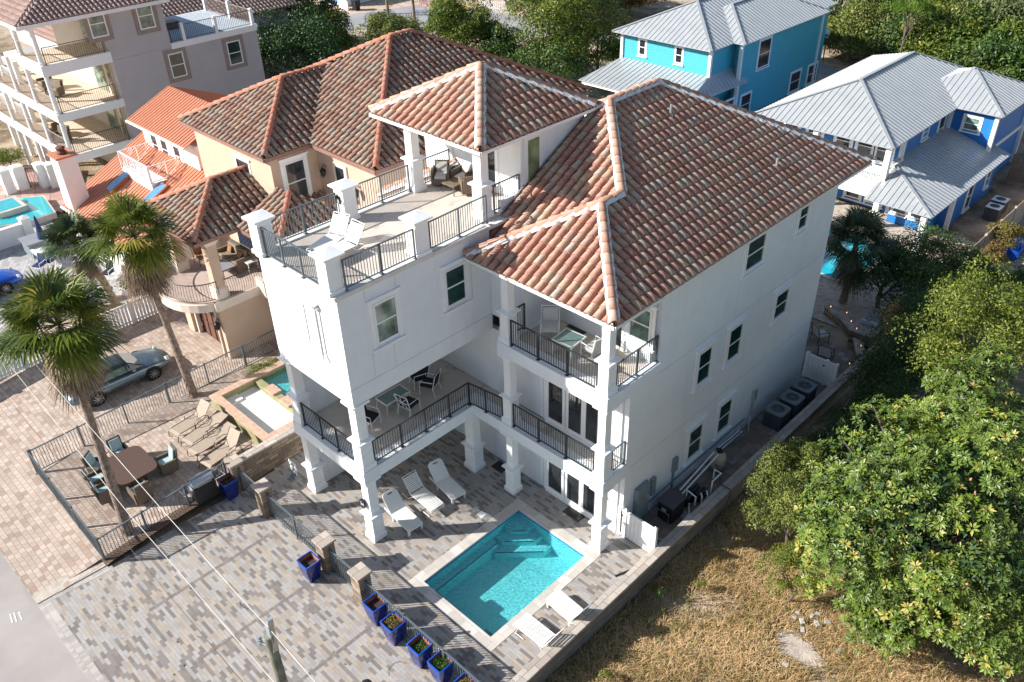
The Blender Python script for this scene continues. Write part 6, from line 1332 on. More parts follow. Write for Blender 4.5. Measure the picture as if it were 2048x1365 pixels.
LPo = thing('garden_pool', 'turquoise pool with raised spa at the left edge', 'swimming pool', (pc2.x, pc2.y, .4)); m = MB(); pts = [pc0, pc1, pc2, pc3, pc4, pc5, at(-60, 440, .75)]
ce = sum(pts, Vector())/len(pts); m.poly([ce+(p-ce)*1.06 for p in pts], .4); m.build('coping', 'coping', LPo); m = MB(); m.poly([Vector((p.x, p.y, .765)) for p in pts]); m.build('water', mat('turquoise_pool_water', (.03, .42, .47), .07, .15, .6), LPo)
s1 = at(12, 410, 1.1); m = MB(); m.box(s1.x-1.1, s1.y-.9, .6, s1.x+1.1, s1.y+.9, 1.1); m.build('spa_wall', 'coping', LPo); m = MB(); m.box(s1.x-.85, s1.y-.65, 1.09, s1.x+.85, s1.y+.65, 1.112); m.build('spa_water', mat('spa_water', (.06, .4, .45), .07), LPo)
m = MB(); p = at(60, 375, .4); bwx = p.x
WW = thing('garden_wall', 'white stucco wall with square pillars and an iron gate beyond the left pool', 'wall', (bwx, p.y, .36)); a = at(0, 385, .4); b = at(58, 372, .4); c_ = at(118, 372, .4); m = MB(); m.beam((a.x-3, a.y-.6, 1.0), (b.x, b.y, 1.0), .3, 1.3); m.build('wall', 'white', WW)
for px, py in ((22, 385), (48, 377), (92, 372), (112, 372)): q = at(px, py, .4); m = MB(); m.box(q.x-.3, q.y-.3, .3, q.x+.3, q.y+.3, 2.0); m.taper(q.x, q.y, 2.0, 2.15, .36, .36, .02, .02); m.build('pillar', 'white', WW)
rail(at(62, 374, .4)[:2], at(82, 372, .4)[:2], .4, 1.3, 'iron_gate', WW, 'rail_dark', .14)
sheet('brick_terrace', [tuple(at(-100, 420, .38)[:2]), tuple(at(0, 400, .38)[:2]), tuple(at(125, 425, .38)[:2]), tuple(at(150, 330, .38)[:2]), tuple(at(-100, 330, .38)[:2])], .372, 'pinkpaver', 'pinkish brick terrace round the left pool')
bb = at(95, 470, 1.3); OB = thing('outdoor_bar', 'grey outdoor bar counter beside a closed navy parasol', 'bar', (bb.x, bb.y, .36)); m = MB(); m.box(bb.x-.7, bb.y-1.3, .3, bb.x+.5, bb.y+1.6, 1.25); m.build('base', 'grey', OB); m = MB(); m.box(bb.x-.8, bb.y-1.4, 1.25, bb.x+.6, bb.y+1.7, 1.32); m.build('countertop', 'slate', OB)
u0 = at(95, 505, .4); UM = thing('parasol', 'closed navy parasol beside the outdoor bar', 'parasol', (u0.x, u0.y, .36)); m = MB(); m.cyl((u0.x, u0.y), .03, .36, 2.7, 8); m.build('pole', 'white', UM); m = MB(); m.lathe((u0.x, u0.y), [(.05, 1.1), (.24, 1.2), (.16, 1.9), (.06, 2.65), (0, 2.8)], 10); m.build('canopy', 'umb', UM)
for lab, px, py, cu in (('white chair with blue seat on the grey paving', 78, 530, 'umb'), ('white chair behind the leaning palm on the grey paving', 100, 520, 'umb'), ('white bench with navy cushion at the cottage wall', 215, 545, 'cushn')): chair('garden_chair', lab, seat_at(px, py, .37), R_(-60), 'white', cu, .27)
table('garden_table', 'round white table on the grey paving beside the bar', seat_at(82, 500, .37, .7), .42, .42, .7, 'white', 'white')
for lab, px, py, hgt, gm in (('white pot with a reddish plant behind the white fence', 252, 590, .45, 'lf_olive'), ('white pot with a dark green shrub behind the white fence', 268, 588, .9, 'lf_green')):
    q = at(px, py, .4); t = thing('potted_plant', lab, 'plant', (q.x, q.y, .37)); m = MB(); m.lathe((q.x, q.y), [(.16, .38), (.22, .75), (.24, .8), (0, .8)], 14); m.build('pot', 'white', t); k = 260; P = np.stack([rng.normal(q.x, .16, k), rng.normal(q.y, .16, k), rng.uniform(.8, .8+hgt, k)], 1); V, Fc = leaf_quads(P, np.tile([0, 0, 1.0], (k, 1)), .12, .5, 1.5); fastmesh('foliage', V, Fc, rng.random(k), [gm], t)
# painted mark on the street
m = MB()
for i, (a, b) in enumerate((((20, 1228), (25, 1246)), ((28, 1226), (33, 1244)), ((37, 1224), (44, 1240)), ((37, 1224), (41, 1226)))): p, q = at(*a, -.004), at(*b, -.004); m.beam(p, q, .035, .006)
tag(m.build('paint_mark', 'frame'), 'three short white strokes sprayed on the street', 'marking')
# ================================================================= vegetation
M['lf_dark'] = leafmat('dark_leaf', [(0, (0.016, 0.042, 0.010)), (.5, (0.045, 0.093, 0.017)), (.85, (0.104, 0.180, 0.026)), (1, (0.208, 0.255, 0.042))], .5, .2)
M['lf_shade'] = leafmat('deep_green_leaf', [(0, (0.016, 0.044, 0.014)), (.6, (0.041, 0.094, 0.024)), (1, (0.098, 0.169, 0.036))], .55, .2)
M['lf_yellow'] = leafmat('yellow_green_leaf', [(0, (0.058, 0.088, 0.012)), (.5, (0.138, 0.182, 0.023)), (.85, (0.241, 0.281, 0.042)), (1, (0.379, 0.351, 0.073))], .5, .3)
M['lf_juniper'] = leafmat('juniper_leaf', [(0, (0.056, 0.085, 0.018)), (.6, (0.152, 0.186, 0.036)), (1, (0.304, 0.310, 0.072))], .6, .25)
M['lf_vine'] = leafmat('vine_leaf', [(0, (0.045, 0.081, 0.011)), (.5, (0.120, 0.176, 0.022)), (.85, (0.255, 0.270, 0.033)), (1, (0.480, 0.297, 0.055))], .5, .3)
M['lf_mag'] = leafmat('magnolia_leaf', [(0, (0.047, 0.080, 0.010)), (.5, (0.087, 0.139, 0.017)), (.9, (0.161, 0.226, 0.029)), (1, (0.349, 0.280, 0.063))], .42, .10, .4)
M['lf_oak'] = leafmat('grey_green_leaf', [(0, (0.053, 0.075, 0.029)), (.5, (0.112, 0.143, 0.049)), (1, (0.225, 0.255, 0.091))], .6, .25)
M['lf_pine'] = leafmat('bright_pine_needle', [(0, (.06, .13, .01)), (1, (.18, .28, .02))], .5, .3)
M['lf_brown'] = leafmat('dry_leaf', [(0, (.13, .07, .025)), (.5, (.24, .15, .05)), (1, (.20, .18, .05))], .7, .3)
M['lf_palm'] = leafmat('palm_leaf', [(0, (0.048, 0.079, 0.013)), (.5, (0.117, 0.166, 0.024)), (.85, (0.232, 0.258, 0.044)), (1, (0.519, 0.367, 0.066))], .35, .3, .5)
M['lf_palmb'] = leafmat('blue_green_palm_leaf', [(0, (.03, .055, .022)), (.6, (.075, .11, .042)), (1, (.16, .19, .08))], .4, .2, .5)
M['lf_dead'] = leafmat('dead_palm_leaf', [(0, (.12, .08, .055)), (.5, (.22, .155, .105)), (1, (.33, .25, .18))], .8, .2)
M['magcone'] = mat('pinkish_seed_cone', (.45, .22, .14), .7, .2, 8)
def blob_points(c, R, n, nb, br=.42, low=-.35, seed=None):
    """points over many small overlapping balls spread through an ellipsoid shell; returns points, normals, clump value"""
    g = np.random.default_rng(seed if seed is not None else 1)
    d = g.normal(size=(nb*4, 3)); d /= np.linalg.norm(d, axis=1, keepdims=True); d = d[d[:, 2] > low][:nb]; nb = len(d)
    R = np.array(R); cen = np.array(c)+d*R*g.uniform(.40, .92, (nb, 1)); rad = R.mean()*br*g.uniform(.45, 1.35, nb); val = g.uniform(-.2, .2, nb)
    i = g.integers(0, nb, n); e = g.normal(size=(n, 3)); e /= np.linalg.norm(e, axis=1, keepdims=True); e[:, 2] = np.where(e[:, 2] < -.3, -e[:, 2], e[:, 2])
    rr = rad[i][:, None]*g.uniform(.55, 1.08, (n, 1))**.6; P = cen[i]+e*rr*np.array([1, 1, .85])
    return P, e, np.clip(.5+val[i]+g.normal(0, .2, n), 0, 1)
def trunk_mb(base, c, R, r=.14, limbs=6, seed=0):
    g = random.Random(seed); m = MB(); top = Vector(c); b = Vector(base)
    mid = b.lerp(top, .45)+Vector((g.uniform(-.2, .2), g.uniform(-.2, .2), 0)); m.tube([b, mid, top], [r, r*.75, r*.35], 8)
    for i in range(limbs):
        a = g.uniform(0, 6.28); e = top+Vector((math.cos(a)*R[0]*.75, math.sin(a)*R[1]*.75, g.uniform(-.2, .7)*R[2])); s = b.lerp(top, g.uniform(.35, .85))
        m.tube([s, s.lerp(e, .5)+Vector((0, 0, g.uniform(0, .3)*R[2])), e], [r*.45, r*.28, r*.1], 6)
    return m
SEED = [100]
def tree(name, label, cat, c, R, n, leaf, mt, nb=40, base_z=None, group=None, r=.14, asp=.5, jit=1.3, low=-.35, br=.42, bark='bark', part='crown'):
    SEED[0] += 1; bz = base_z if base_z is not None else c[2]-R[2]-.8
    t = thing(name, label, cat, (c[0], c[1], bz), 0, group)
    P, N, v = blob_points(c, R, n, nb, br, low, SEED[0]); V, Fc = leaf_quads(P, N, leaf, asp, jit); fastmesh(part, V, Fc, v, [mt], t)
    trunk_mb((c[0], c[1], bz), c, R, r, 7, SEED[0]).build('trunk', bark, t); return t
def T_at(px, py, z): p = at(px, py, z); return (p.x, p.y, z)
# --- the big magnolia, lower right
mc = T_at(1865, 1035, 4.2); MG = thing('magnolia_tree', 'large glossy leaved magnolia with pinkish seed cones at the right edge', 'tree', (mc[0], mc[1], -.5))
LB = [(mc, (3.5, 3.8, 3.5), 4300), (T_at(1690, 1080, 3.0), (1.4, 1.5, 1.9), 900), (T_at(1985, 1170, 3.2), (2.4, 2.5, 2.7), 2300), (T_at(1820, 1225, 1.6), (2.0, 1.8, 1.9), 1500), (T_at(1940, 840, 5.8), (2.1, 2.4, 1.8), 1400)]
PN = [blob_points(c_, R_c, n_, int(n_/75)+10, .34, -.6, 5+i) for i, (c_, R_c, n_) in enumerate(LB)]
P, N, v = (np.concatenate([q_[i] for q_ in PN]) for i in range(3))
keep = (np.linalg.norm((P-np.array(mc))/np.array([3.6, 3.8, 3.5]), axis=1) > .55) & (P[:, 2] > -.4); P, N, v = P[keep], N[keep], v[keep]
up = N*1.0+np.array([-.15, -.25, .55]); up /= np.linalg.norm(up, axis=1, keepdims=True); k = 9; Vs, Rn = [], []
T1 = np.cross(up, rng.normal(size=up.shape)); T1 /= np.linalg.norm(T1, axis=1, keepdims=True); T2 = np.cross(up, T1)
for j in range(k):
    a = 2*math.pi*j/k+rng.uniform(-.25, .25, (len(P), 1)); d = T1*np.cos(a)+T2*np.sin(a); el = rng.uniform(.05, .75, (len(P), 1)); d = d+up*el; d /= np.linalg.norm(d, axis=1, keepdims=True)
    s = np.cross(d, up); s /= np.linalg.norm(s, axis=1, keepdims=True); L = rng.uniform(.12, .20, (len(P), 1)); w_ = L*.20; nn = np.cross(s, d)
    p0 = P+d*.03; pm = p0+d*L*.55; tip = p0+d*L-nn*L*.12
    Vs.append(np.stack([p0, pm+s*w_+nn*w_*.35, tip, pm], 1)); Vs.append(np.stack([p0, pm, tip, pm-s*w_+nn*w_*.35], 1)); rr = np.clip(v+rng.normal(0, .12, len(P)), 0, 1); Rn += [rr, rr]
V = np.concatenate(Vs).reshape(-1, 3); fastmesh('leaves', V, np.arange(len(V)).reshape(-1, 4), np.concatenate(Rn), ['lf_mag'], MG)
Pd, Nd, vd = blob_points(mc, (3.2, 3.4, 3.0), 9000, 50, .38, -.8, 6); V, Fc = leaf_quads(Pd, Nd, .2, .4, 1.5); fastmesh('inner_shade_leaves', V, Fc, vd*.5, ['lf_shade'], MG)  # shade inside the crown put into the leaf colour, darker tones only
trunk_mb((mc[0], mc[1], -.5), mc, (4, 4, 3.4), .22, 12, 3).build('trunk', 'bark', MG)
m = MB(); sel = rng.choice(len(P), 110, replace=False)
for i in sel: q = Vector(P[i]+up[i]*.05); e = Vector(up[i]); m.tube([q, q+e*.04, q+e*.10, q+e*.13], [.015, .03, .026, .008], 6)
sc = m.build('seed_cones', 'magcone', MG); sc['kind'] = 'stuff'
# --- shrubs and small trees of the right hand lot
tree('yaupon_tree', 'bright yellow green shrubby tree above the magnolia at the right edge', 'tree', T_at(1985, 690, 6.0), (2.5, 4.2, 2.6), 30000, .11, 'lf_yellow', 70, -.6, br=.28)
tree('juniper_shrub', 'feathery olive green shrub between the grey wall and the magnolia', 'shrub', T_at(1600, 990, 3.0), (1.7, 1.9, 1.9), 42000, .082, 'lf_juniper', 120, -.6, r=.07, br=.22)
tree('juniper_shrub', 'small green shrub below the olive one, beside the stone rubble', 'shrub', T_at(1590, 1150, .8), (1.0, 1.1, 1.3), 14000, .06, 'lf_vine', 26, -.5, r=.05, br=.36)
tree('shaded_shrub', 'dark green shrub against the grey wall near its middle', 'shrub', T_at(1622, 905, .4), (.8, 1.1, .7), 6500, .075, 'lf_dark', 30, -.5, r=.05)
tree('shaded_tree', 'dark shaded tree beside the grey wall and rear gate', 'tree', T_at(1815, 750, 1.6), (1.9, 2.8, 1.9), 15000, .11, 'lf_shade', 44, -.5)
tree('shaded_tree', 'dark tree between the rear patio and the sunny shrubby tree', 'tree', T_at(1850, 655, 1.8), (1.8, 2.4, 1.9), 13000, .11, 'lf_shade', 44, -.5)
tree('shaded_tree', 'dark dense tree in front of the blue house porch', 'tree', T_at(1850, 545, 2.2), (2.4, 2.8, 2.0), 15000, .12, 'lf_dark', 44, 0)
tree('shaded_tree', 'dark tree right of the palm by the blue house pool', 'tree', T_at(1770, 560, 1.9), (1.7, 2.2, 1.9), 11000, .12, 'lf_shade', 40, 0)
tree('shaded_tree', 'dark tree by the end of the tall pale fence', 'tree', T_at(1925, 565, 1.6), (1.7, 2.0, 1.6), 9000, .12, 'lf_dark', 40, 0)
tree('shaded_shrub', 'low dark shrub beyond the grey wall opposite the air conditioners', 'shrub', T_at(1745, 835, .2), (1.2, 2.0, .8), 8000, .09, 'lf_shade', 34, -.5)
tree('brown_shrub', 'reddish brown shrub at the foot of the tall pale fence', 'shrub', T_at(1978, 520, .8), (.9, 1.1, .9), 5000, .10, 'lf_brown', 26, 0); tree('brown_shrub', 'olive brown shrub right of the tall pale fence', 'shrub', T_at(2010, 475, .9), (1.0, 1.2, .9), 5500, .10, 'lf_olive', 26, 0)
tree('shaded_tree', 'dark scrub at the lower right corner behind the magnolia', 'tree', T_at(2040, 1210, .8), (1.6, 2.0, 1.6), 8000, .12, 'lf_shade', 34, -.5)
th = T_at(1795, 620, 1.6); m = MB(); m.lathe((th[0], th[1]), [(.75, .5), (.7, 1.2), (.35, 1.9), (.05, 2.3), (0, 2.35)], 14); tag(m.build('thatch_shelter', 'thatch'), 'small brown thatched shelter half hidden in the dark trees', 'shelter')
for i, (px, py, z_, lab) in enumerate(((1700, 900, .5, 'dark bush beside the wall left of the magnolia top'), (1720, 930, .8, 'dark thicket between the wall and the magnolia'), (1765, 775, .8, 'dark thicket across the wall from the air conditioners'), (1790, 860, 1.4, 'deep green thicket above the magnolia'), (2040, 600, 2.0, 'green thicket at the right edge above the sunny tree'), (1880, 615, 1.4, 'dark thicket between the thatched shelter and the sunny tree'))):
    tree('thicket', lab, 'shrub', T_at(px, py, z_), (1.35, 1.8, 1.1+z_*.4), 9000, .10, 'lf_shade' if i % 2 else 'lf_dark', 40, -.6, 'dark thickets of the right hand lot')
# --- palms
def fan_palm(label, base, crown, R, nf, live='lf_palm', skirt=0, r=.17, bend=None, seed=0, seg=36, droop=.55, name='fan_palm', group=None, part_dead=.0):
    g = random.Random(seed); t = thing(name, label, 'palm tree', base, 0, group); b = Vector(base); c = Vector(crown)
    pts = [b]+([Vector(bend)] if bend else [])+[b.lerp(c, .75) if not bend else Vector(bend).lerp(c, .6), c]; m = MB(); P = []
    for a, e in zip(pts[:-1], pts[1:]):
        for i in range(10): P.append(a.lerp(e, i/10))
    P.append(c); n = len(P); m.tube(P, [r*(1.35 if i < 2 else 1.12 if i < 5 else 1+.08*((i*7) % 3)*.5-.25*i/n) for i in range(n)], 14); m.build('trunk', 'palmbark', t)
    def fans(count, el0, el1, mt, nm, Rr, dr, pet):
        V, Fc, rn = [], [], []; ms = MB()
        for f in range(count):
            az = 6.283*f/count*2.618+g.uniform(-.3, .3); el = el0+(el1-el0)*(f+.5)/count+g.uniform(-.12, .12)
            d = Vector((math.cos(az)*math.cos(el), math.sin(az)*math.cos(el), math.sin(el))); pl = pet*g.uniform(.8, 1.15); h = c+Vector((0, 0, .1)) if nm != 'dead_skirt' else c-Vector((0, 0, g.uniform(.1, 1.05))); e = h+d*pl
            ms.tube([h, h.lerp(e, .5)+Vector((0, 0, .04)), e], [.022, .016, .012], 4, False)
            s = d.cross(Vector((0, 0, 1))).normalized(); up = s.cross(d).normalized(); L0 = Rr*g.uniform(.85, 1.12); col = min(1, max(0, g.gauss(.5, .25)))+(.3 if g.random() < .06 else 0)
            for k in range(seg):
                a = (k/(seg-1)-.5)*math.radians(235); L = L0*(1-.30*abs(a)/2.05)*g.uniform(.92, 1.05); dd = d*math.cos(a)+s*math.sin(a)
                w_ = L*.030; fold = up*(.05*L if k % 2 else -.02*L)+up*g.uniform(-.03, .03)*L; q1 = e+dd*(L*.5)+fold-Vector((0, 0, dr*L*.10)); q2 = e+dd*(L*.95)-Vector((0, 0, dr*L*g.uniform(.35, .85))); nrm = dd.cross(up).normalized()*w_
                o = len(V); V += [e, q1-nrm, q1+nrm, q2]; Fc += [[o, o+1, o+3, o+2]]; rn.append(min(1, max(0, col+g.gauss(0, .1))))
        fastmesh(nm, np.array([list(v) for v in V]), np.array(Fc), np.array(rn), [mt], t); return ms
    ms = fans(nf, -.42, 1.35, live, 'fronds', R, droop, R*.75); ms.build('leaf_stalks', 'lf_juniper', t)
    if skirt: fans(skirt, -1.45, -.72, 'lf_dead', 'dead_skirt', R*.85, .9, R*.45)
    return t
def pb(px, py, z): p = at(px, py, z); return (p.x, p.y, z)
b1 = pb(258, 1070, .15); h1 = zon(b1, 120, 720); c1 = (b1[0], b1[1], h1)
print('palm1 h', h1)
q = CR @ (np.array(c1)-CP); print('palm1 crown px', q[0]/q[2]*FPX+1024, q[1]/q[2]*FPX+682.5)
def lean(base, px, py, z): p = at(px, py, z); return (p.x, p.y, z)
fan_palm('tall fan palm leaning over the dining corner in front of the silver car', b1, lean(b1, 118, 655, 8.3), 1.4, 48, skirt=22, r=.155, seed=3)
b2 = pb(388, 792, .4); fan_palm('fan palm with a long dead skirt in front of the tan house pavilion', b2, lean(b2, 268, 478, 7.6), 1.35, 38, skirt=44, r=.15, seed=9)
b3 = pb(232, 612, .4); fan_palm('curved trunk fan palm behind the white picket fence', b3, lean(b3, 150, 490, 4.9), 1.1, 56, 'lf_palmb', 8, .2, lean(b3, 205, 560, 2.3), 5)
b4 = pb(1686, 604, 0); fan_palm('dark fan palm beside the pool of the blue house', b4, lean(b4, 1712, 490, 3.4), 1.35, 44, 'lf_palmb', 14, .16, None, 8)
for i, (lab, bx, by, h_) in enumerate((('small palm with ragged trunk beside the far road', 830, 55, 3.4), ('tiny palm left of the far brick drive', 776, 28, 2.2), ('small palm at the bend of the far road', 1010, 12, 3))):
    b = pb(bx, by, 0); fan_palm(lab, b, (b[0], b[1], h_), 1.2, 18, seed=20+i, seg=16, group='small palms along the far road')
# saw palmetto clumps at the wood's edge
for i, (px, py) in enumerate(((1740, 100), (1775, 108))): b = pb(px, py, 0); fan_palm(['pale saw palmetto clump at the edge of the wood', 'second saw palmetto clump beside it, nearer the blue roof'][i], b, (b[0], b[1], .7), 1.3, 22, 'lf_palmb', 0, .1, None, 30+i, 16, name='palmetto')
# --- trees behind the houses (centre of crown in the photograph, height, radii)
BT = [('big tree with glossy leaves right behind the grey house terrace', 560, 55, 4.6, (3.6, 4.2, 4.2), 'lf_dark', .22, 15000), ('dark tree left of the far road, above the tan roof', 655, 85, 3.2, (2.9, 3.0, 3.0), 'lf_vine', .2, 11000),
      ('dark tree just behind the left hip of the tan roof', 600, 130, 3.2, (3.4, 3.4, 3.2), 'lf_shade', .2, 9000), ('feathery low tree behind the peak of the tan roof', 780, 72, 1.9, (3.8, 2.4, 1.8), 'lf_juniper', .16, 14000),
      ('tall green tree with broad leaves behind the tan roof ridge', 925, 70, 3.4, (3.3, 3.0, 3.5), 'lf_vine', .2, 17000), ('dark bushy tree between the broad leaved tree and the vine covered one', 1010, 110, 2.2, (2.3, 2.3, 2.2), 'lf_dark', .18, 9000),
      ('very tall vine covered tree left of the turquoise house', 1120, 70, 4.6, (3.0, 3.0, 4.8), 'lf_vine', .2, 17000), ('dark lower tree behind the deck porch roof', 1095, 140, 2.4, (3.0, 2.6, 2.4), 'lf_dark', .18, 9000),
      ('yellowish tree against the turquoise porch', 1195, 110, 2.6, (2.2, 2.6, 2.6), 'lf_vine', .18, 9000), ('dark tree at the left of the far road', 520, 10, 4.0, (3.5, 4, 4), 'lf_dark', .24, 9000)]
for lab, px, py, zc, R, mt, lf, n in BT: tree('broadleaf_tree', lab, 'tree', T_at(px, py, zc), [r_*(1.3 if px < 640 or px > 1040 else 1.08) for r_ in R], int(n*1.7), lf*1.05, mt, 60, -.1, 'trees behind the houses', br=.34, r=.2)
WT = [(1070, -5, 1.6, 'lf_oak'), (1150, 2, 1.8, 'lf_vine'), (1200, 12, 1.8, 'lf_oak'), (1260, -2, 1.8, 'lf_brown'), (1130, -30, 2, 'lf_dark'), (1190, -25, 2.2, 'lf_oak'), (1600, -20, 2.6, 'lf_dark'),
      (1690, 25, 2.6, 'lf_oak'), (1750, 45, 3.0, 'lf_juniper'), (1800, 25, 3.4, 'lf_shade'), (1860, 30, 3.2, 'lf_dark'), (1830, 85, 2.4, 'lf_dark'), (1890, 95, 2.6, 'lf_vine'), (1930, 60, 3.2, 'lf_oak'), (1950, 110, 2.6, 'lf_dark'),
      (1990, 75, 3.4, 'lf_oak'), (2030, 120, 2.8, 'lf_vine'), (2050, 60, 3.6, 'lf_oak'), (1990, 145, 2.2, 'lf_dark'), (2060, 160, 2.2, 'lf_dark'), (1720, -10, 3, 'lf_dark'), (1780, -20, 3.2, 'lf_oak'), (1850, -15, 3.4, 'lf_juniper'), (1930, -5, 3.4, 'lf_dark'), (2000, 5, 3.6, 'lf_oak'), (2060, -10, 3.6, 'lf_oak'), (1650, -30, 3, 'lf_oak'), (1705, 85, 1.5, 'lf_juniper'), (1790, 70, 2.2, 'lf_oak'), (1665, 60, 1.6, 'lf_vine'), (1850, 60, 2.8, 'lf_vine')]
ADJ = ['grey green', 'yellow green', 'olive', 'rusty brown', 'dark', 'pale grey green']
KN = {'lf_oak': 'grey green', 'lf_vine': 'yellow green', 'lf_brown': 'rusty brown', 'lf_dark': 'dark green', 'lf_juniper': 'olive green', 'lf_shade': 'deep shaded'}
WL_ = ['at the top edge left of the far road bend', 'above the far road, left of the turquoise roof', 'touching the left eave of the turquoise roof', 'at the top edge behind the turquoise roof', 'at the top edge over the far road', 'hidden mostly above the top edge left of the roof',
 'at the top edge right of the turquoise roof', 'behind the bare grey trees', 'above the palmetto clumps', 'just left of the lime pine', 'right of the lime pine', 'below the lime pine, over the blue roof peak', 'over the middle of the blue house roof', 'two crowns right of the lime pine',
 'over the right hip of the blue roof', 'at the right edge, upper', 'at the right edge, middle', 'at the right edge below the corner', 'over the last blue roof hip', 'at the right edge, lowest of the wood', 'at the top edge above the bare trees', 'at the top edge left of the pine', 'at the top edge above the pine', 'at the top edge right of the pine', 'at the top edge near the right corner', 'in the top right corner', 'at the top edge beside the turquoise roof', 'low, just left of the palmetto clumps', 'low, over the left slope of the blue roof', 'low, beside the turquoise house corner', 'between the lime pine and the blue roof peak']
for i, (px, py, zc, mt) in enumerate(WT):
    side = 'left of the turquoise house roof' if px < 1300 else 'beyond the two blue houses'
    tree('woodland_tree', KN[mt]+' crown '+WL_[i], 'tree', T_at(px, py, zc), (4.0 if px > 1500 else 3.2, 4.2, zc*1.15), 10500, .28, mt, 34, -.1, 'wood '+side+', '+KN[mt]+' crowns', br=.36, r=.16)
tree('pine_tree', 'bright lime green pine crown standing over the wood', 'tree', T_at(1820, 22, 6.0), (2.0, 2.2, 1.2), 6000, .22, 'lf_pine', 22, -.1, None, asp=.2, r=.12)
def bare(label, base, h, seed):
    g = random.Random(seed); t = thing('dead_tree', label, 'tree', base, 0, 'bare grey trees at the edge of the wood'); m = MB()
    def br_(p, d, L, r, k):
        e = p+d*L; mid = p.lerp(e, .5)+Vector((g.uniform(-.1, .1), g.uniform(-.1, .1), g.uniform(-.05, .05)))*L; m.tube([p, mid, e], [r, r*.8, r*.55], 5, False)
        if k:
            for _ in range(3): br_(mid.lerp(e, g.random()), (d+Vector((g.uniform(-.9, .9), g.uniform(-.9, .9), g.uniform(-.2, .6)))).normalized(), L*g.uniform(.5, .8), r*.5, k-1)
    br_(Vector(base), Vector((g.uniform(-.2, .2), g.uniform(-.2, .2), 1)), h, .12, 4); m.build('branches', 'deadbark', t)
for i, (px, py, h_) in enumerate(((1655, 95, 2.6), (1672, 80, 2.4), (1700, 60, 3.2))): bare(['bare grey tree nearest the turquoise house corner', 'bare grey tree with a forked crown by the street sign', 'tall bare grey tree inside the wood edge'][i], pb(px, py, 0), h_, 40+i)
# far road, brick drive, fence, sign, bin
def strip(name, pts, m, label, z): b = MB(); b.add([tuple(at(x, y, z)) for x, y in pts], [tuple(range(len(pts)))]); return tag(b.build(name, m), label, kind='structure')
def band(name, up_, dn_, m, label, z):
    b = MB(); U = [at(x, y, z) for x, y in up_]; D = [at(x, y, z) for x, y in dn_]; n = len(U)
    b.add(U+D, [(i, i+1, n+i+1, n+i) for i in range(n-1)]); return tag(b.build(name, m), label, kind='structure')
band('sandy_verge', [(560, -5), (700, -8), (850, -20), (960, -12), (1060, 8), (1130, 30), (1240, 55), (1650, 110), (1800, 175)], [(560, 50), (700, 75), (850, 85), (960, 90), (1060, 90), (1130, 95), (1240, 120), (1650, 165), (1800, 230)], 'sand', 'pale sandy verge of the far road', -.06)
band('far_road', [(560, 18), (700, 30), (850, 8), (960, 18), (1060, 36), (1130, 52), (1240, 72), (1650, 128), (1800, 195)], [(560, 45), (700, 60), (850, 60), (960, 68), (1060, 70), (1130, 76), (1240, 98), (1650, 150), (1800, 225)], 'asphaltd', 'grey asphalt road behind the houses', -.045)
strip('brick_drive', [(838, 14), (905, 22), (900, -12), (845, -12)], 'pinkpaver', 'pink brick drive entering the far road', -.04)
a, b = at(962, 20, 0), at(1030, 22, 0); PF = thing('picket_fence', 'low white picket fence beyond the far road', 'fence', (a.x, a.y, -.1)); m = MB(); L = (b-a).length; d = (b-a)/L
for i in range(int(L/.22)): p = a+d*(i*.22); m.beam(p+Vector((0, 0, -.1)), p+Vector((0, 0, 1.0)), .03, .12, up=d)
m.build('pickets', 'white', PF); m = MB(); m.beam(a+Vector((0, 0, .2)), b+Vector((0, 0, .2)), .05, .08); m.beam(a+Vector((0, 0, .8)), b+Vector((0, 0, .8)), .05, .08); m.build('rails', 'white', PF)
p = at(713, 20, 0); m = MB(); m.taper(p.x, p.y, 0, 1.0, .3, .3, .38, .38); m.box(p.x-.4, p.y-.42, 1.0, p.x+.4, p.y+.4, 1.08); tag(m.build('rubbish_bin', 'black'), 'dark wheeled bin at the top beside the far road', 'bin')
p = at(670, 8, 0); FH = thing('far_house', 'corner of a white house at the top edge left of the road', 'house', (p.x, p.y, 0)); m = MB(); m.box(p.x-4, p.y, 0, p.x+2.2, p.y+6, 3); m.build('wall', 'white', FH); m = MB(); m.box(p.x-.4, p.y-.05, .2, p.x+.6, p.y-.005, 2.2); m.build('door', 'blue', FH); m = MB(); m.box(p.x+2.4, p.y-1, 0, p.x+4, p.y-.9, 1); m.build('step_rail', 'white', FH)
p = at(1645, 125, 0); SG = thing('street_sign', 'small white sign on a wooden post at the edge of the wood', 'sign', (p.x, p.y, 0)); m = MB(); m.cyl((p.x, p.y), .06, 0, 2.6, 8); m.build('post', 'wood', SG); m = MB(); m.box(p.x-.25, p.y-.1, 2.2, p.x+.25, p.y-.06, 2.95); m.build('sign_panel', 'signw', SG)
# roofs and white house of the upper left corner
p = at(-10, 60, 7.5); RH = thing('tile_roof_house', 'house with pinkish tile roof at the upper left corner behind the grey house', 'house', (-58, 14, 0)); P, A, B_, c = hip_polys(-66, 11, -47.2, 30, 7.0, .45); b = MB(); base_slopes(b, P); b.build('roof_base', 'underlay', RH)
for q in (P[0], P[1]): tile_slope(q, 'roof_tiles', 'tileg', RH, .34, .42)
m = MB(); m.box(-65, 12, 0, -48, 29, 6.9); m.build('wall', 'cream', RH)
WH = thing('white_porch_house', 'white porch with star cut railings at the left edge', 'house', (-52, 8, 0)); m = MB(); m.box(-56, 8.5, 0, -46.5, 16, 6); m.build('wall', 'white', WH)
for z in (2.8, 5.4): m = MB(); m.box(-56, 6.2, z, -46.2, 8.5, z+.3); m.build('porch_slab', 'white', WH); rail((-56, 6.3), (-46.4, 6.3), z+.3, 1.0, 'porch_railing', WH, 'white', .18, thick=1.6)
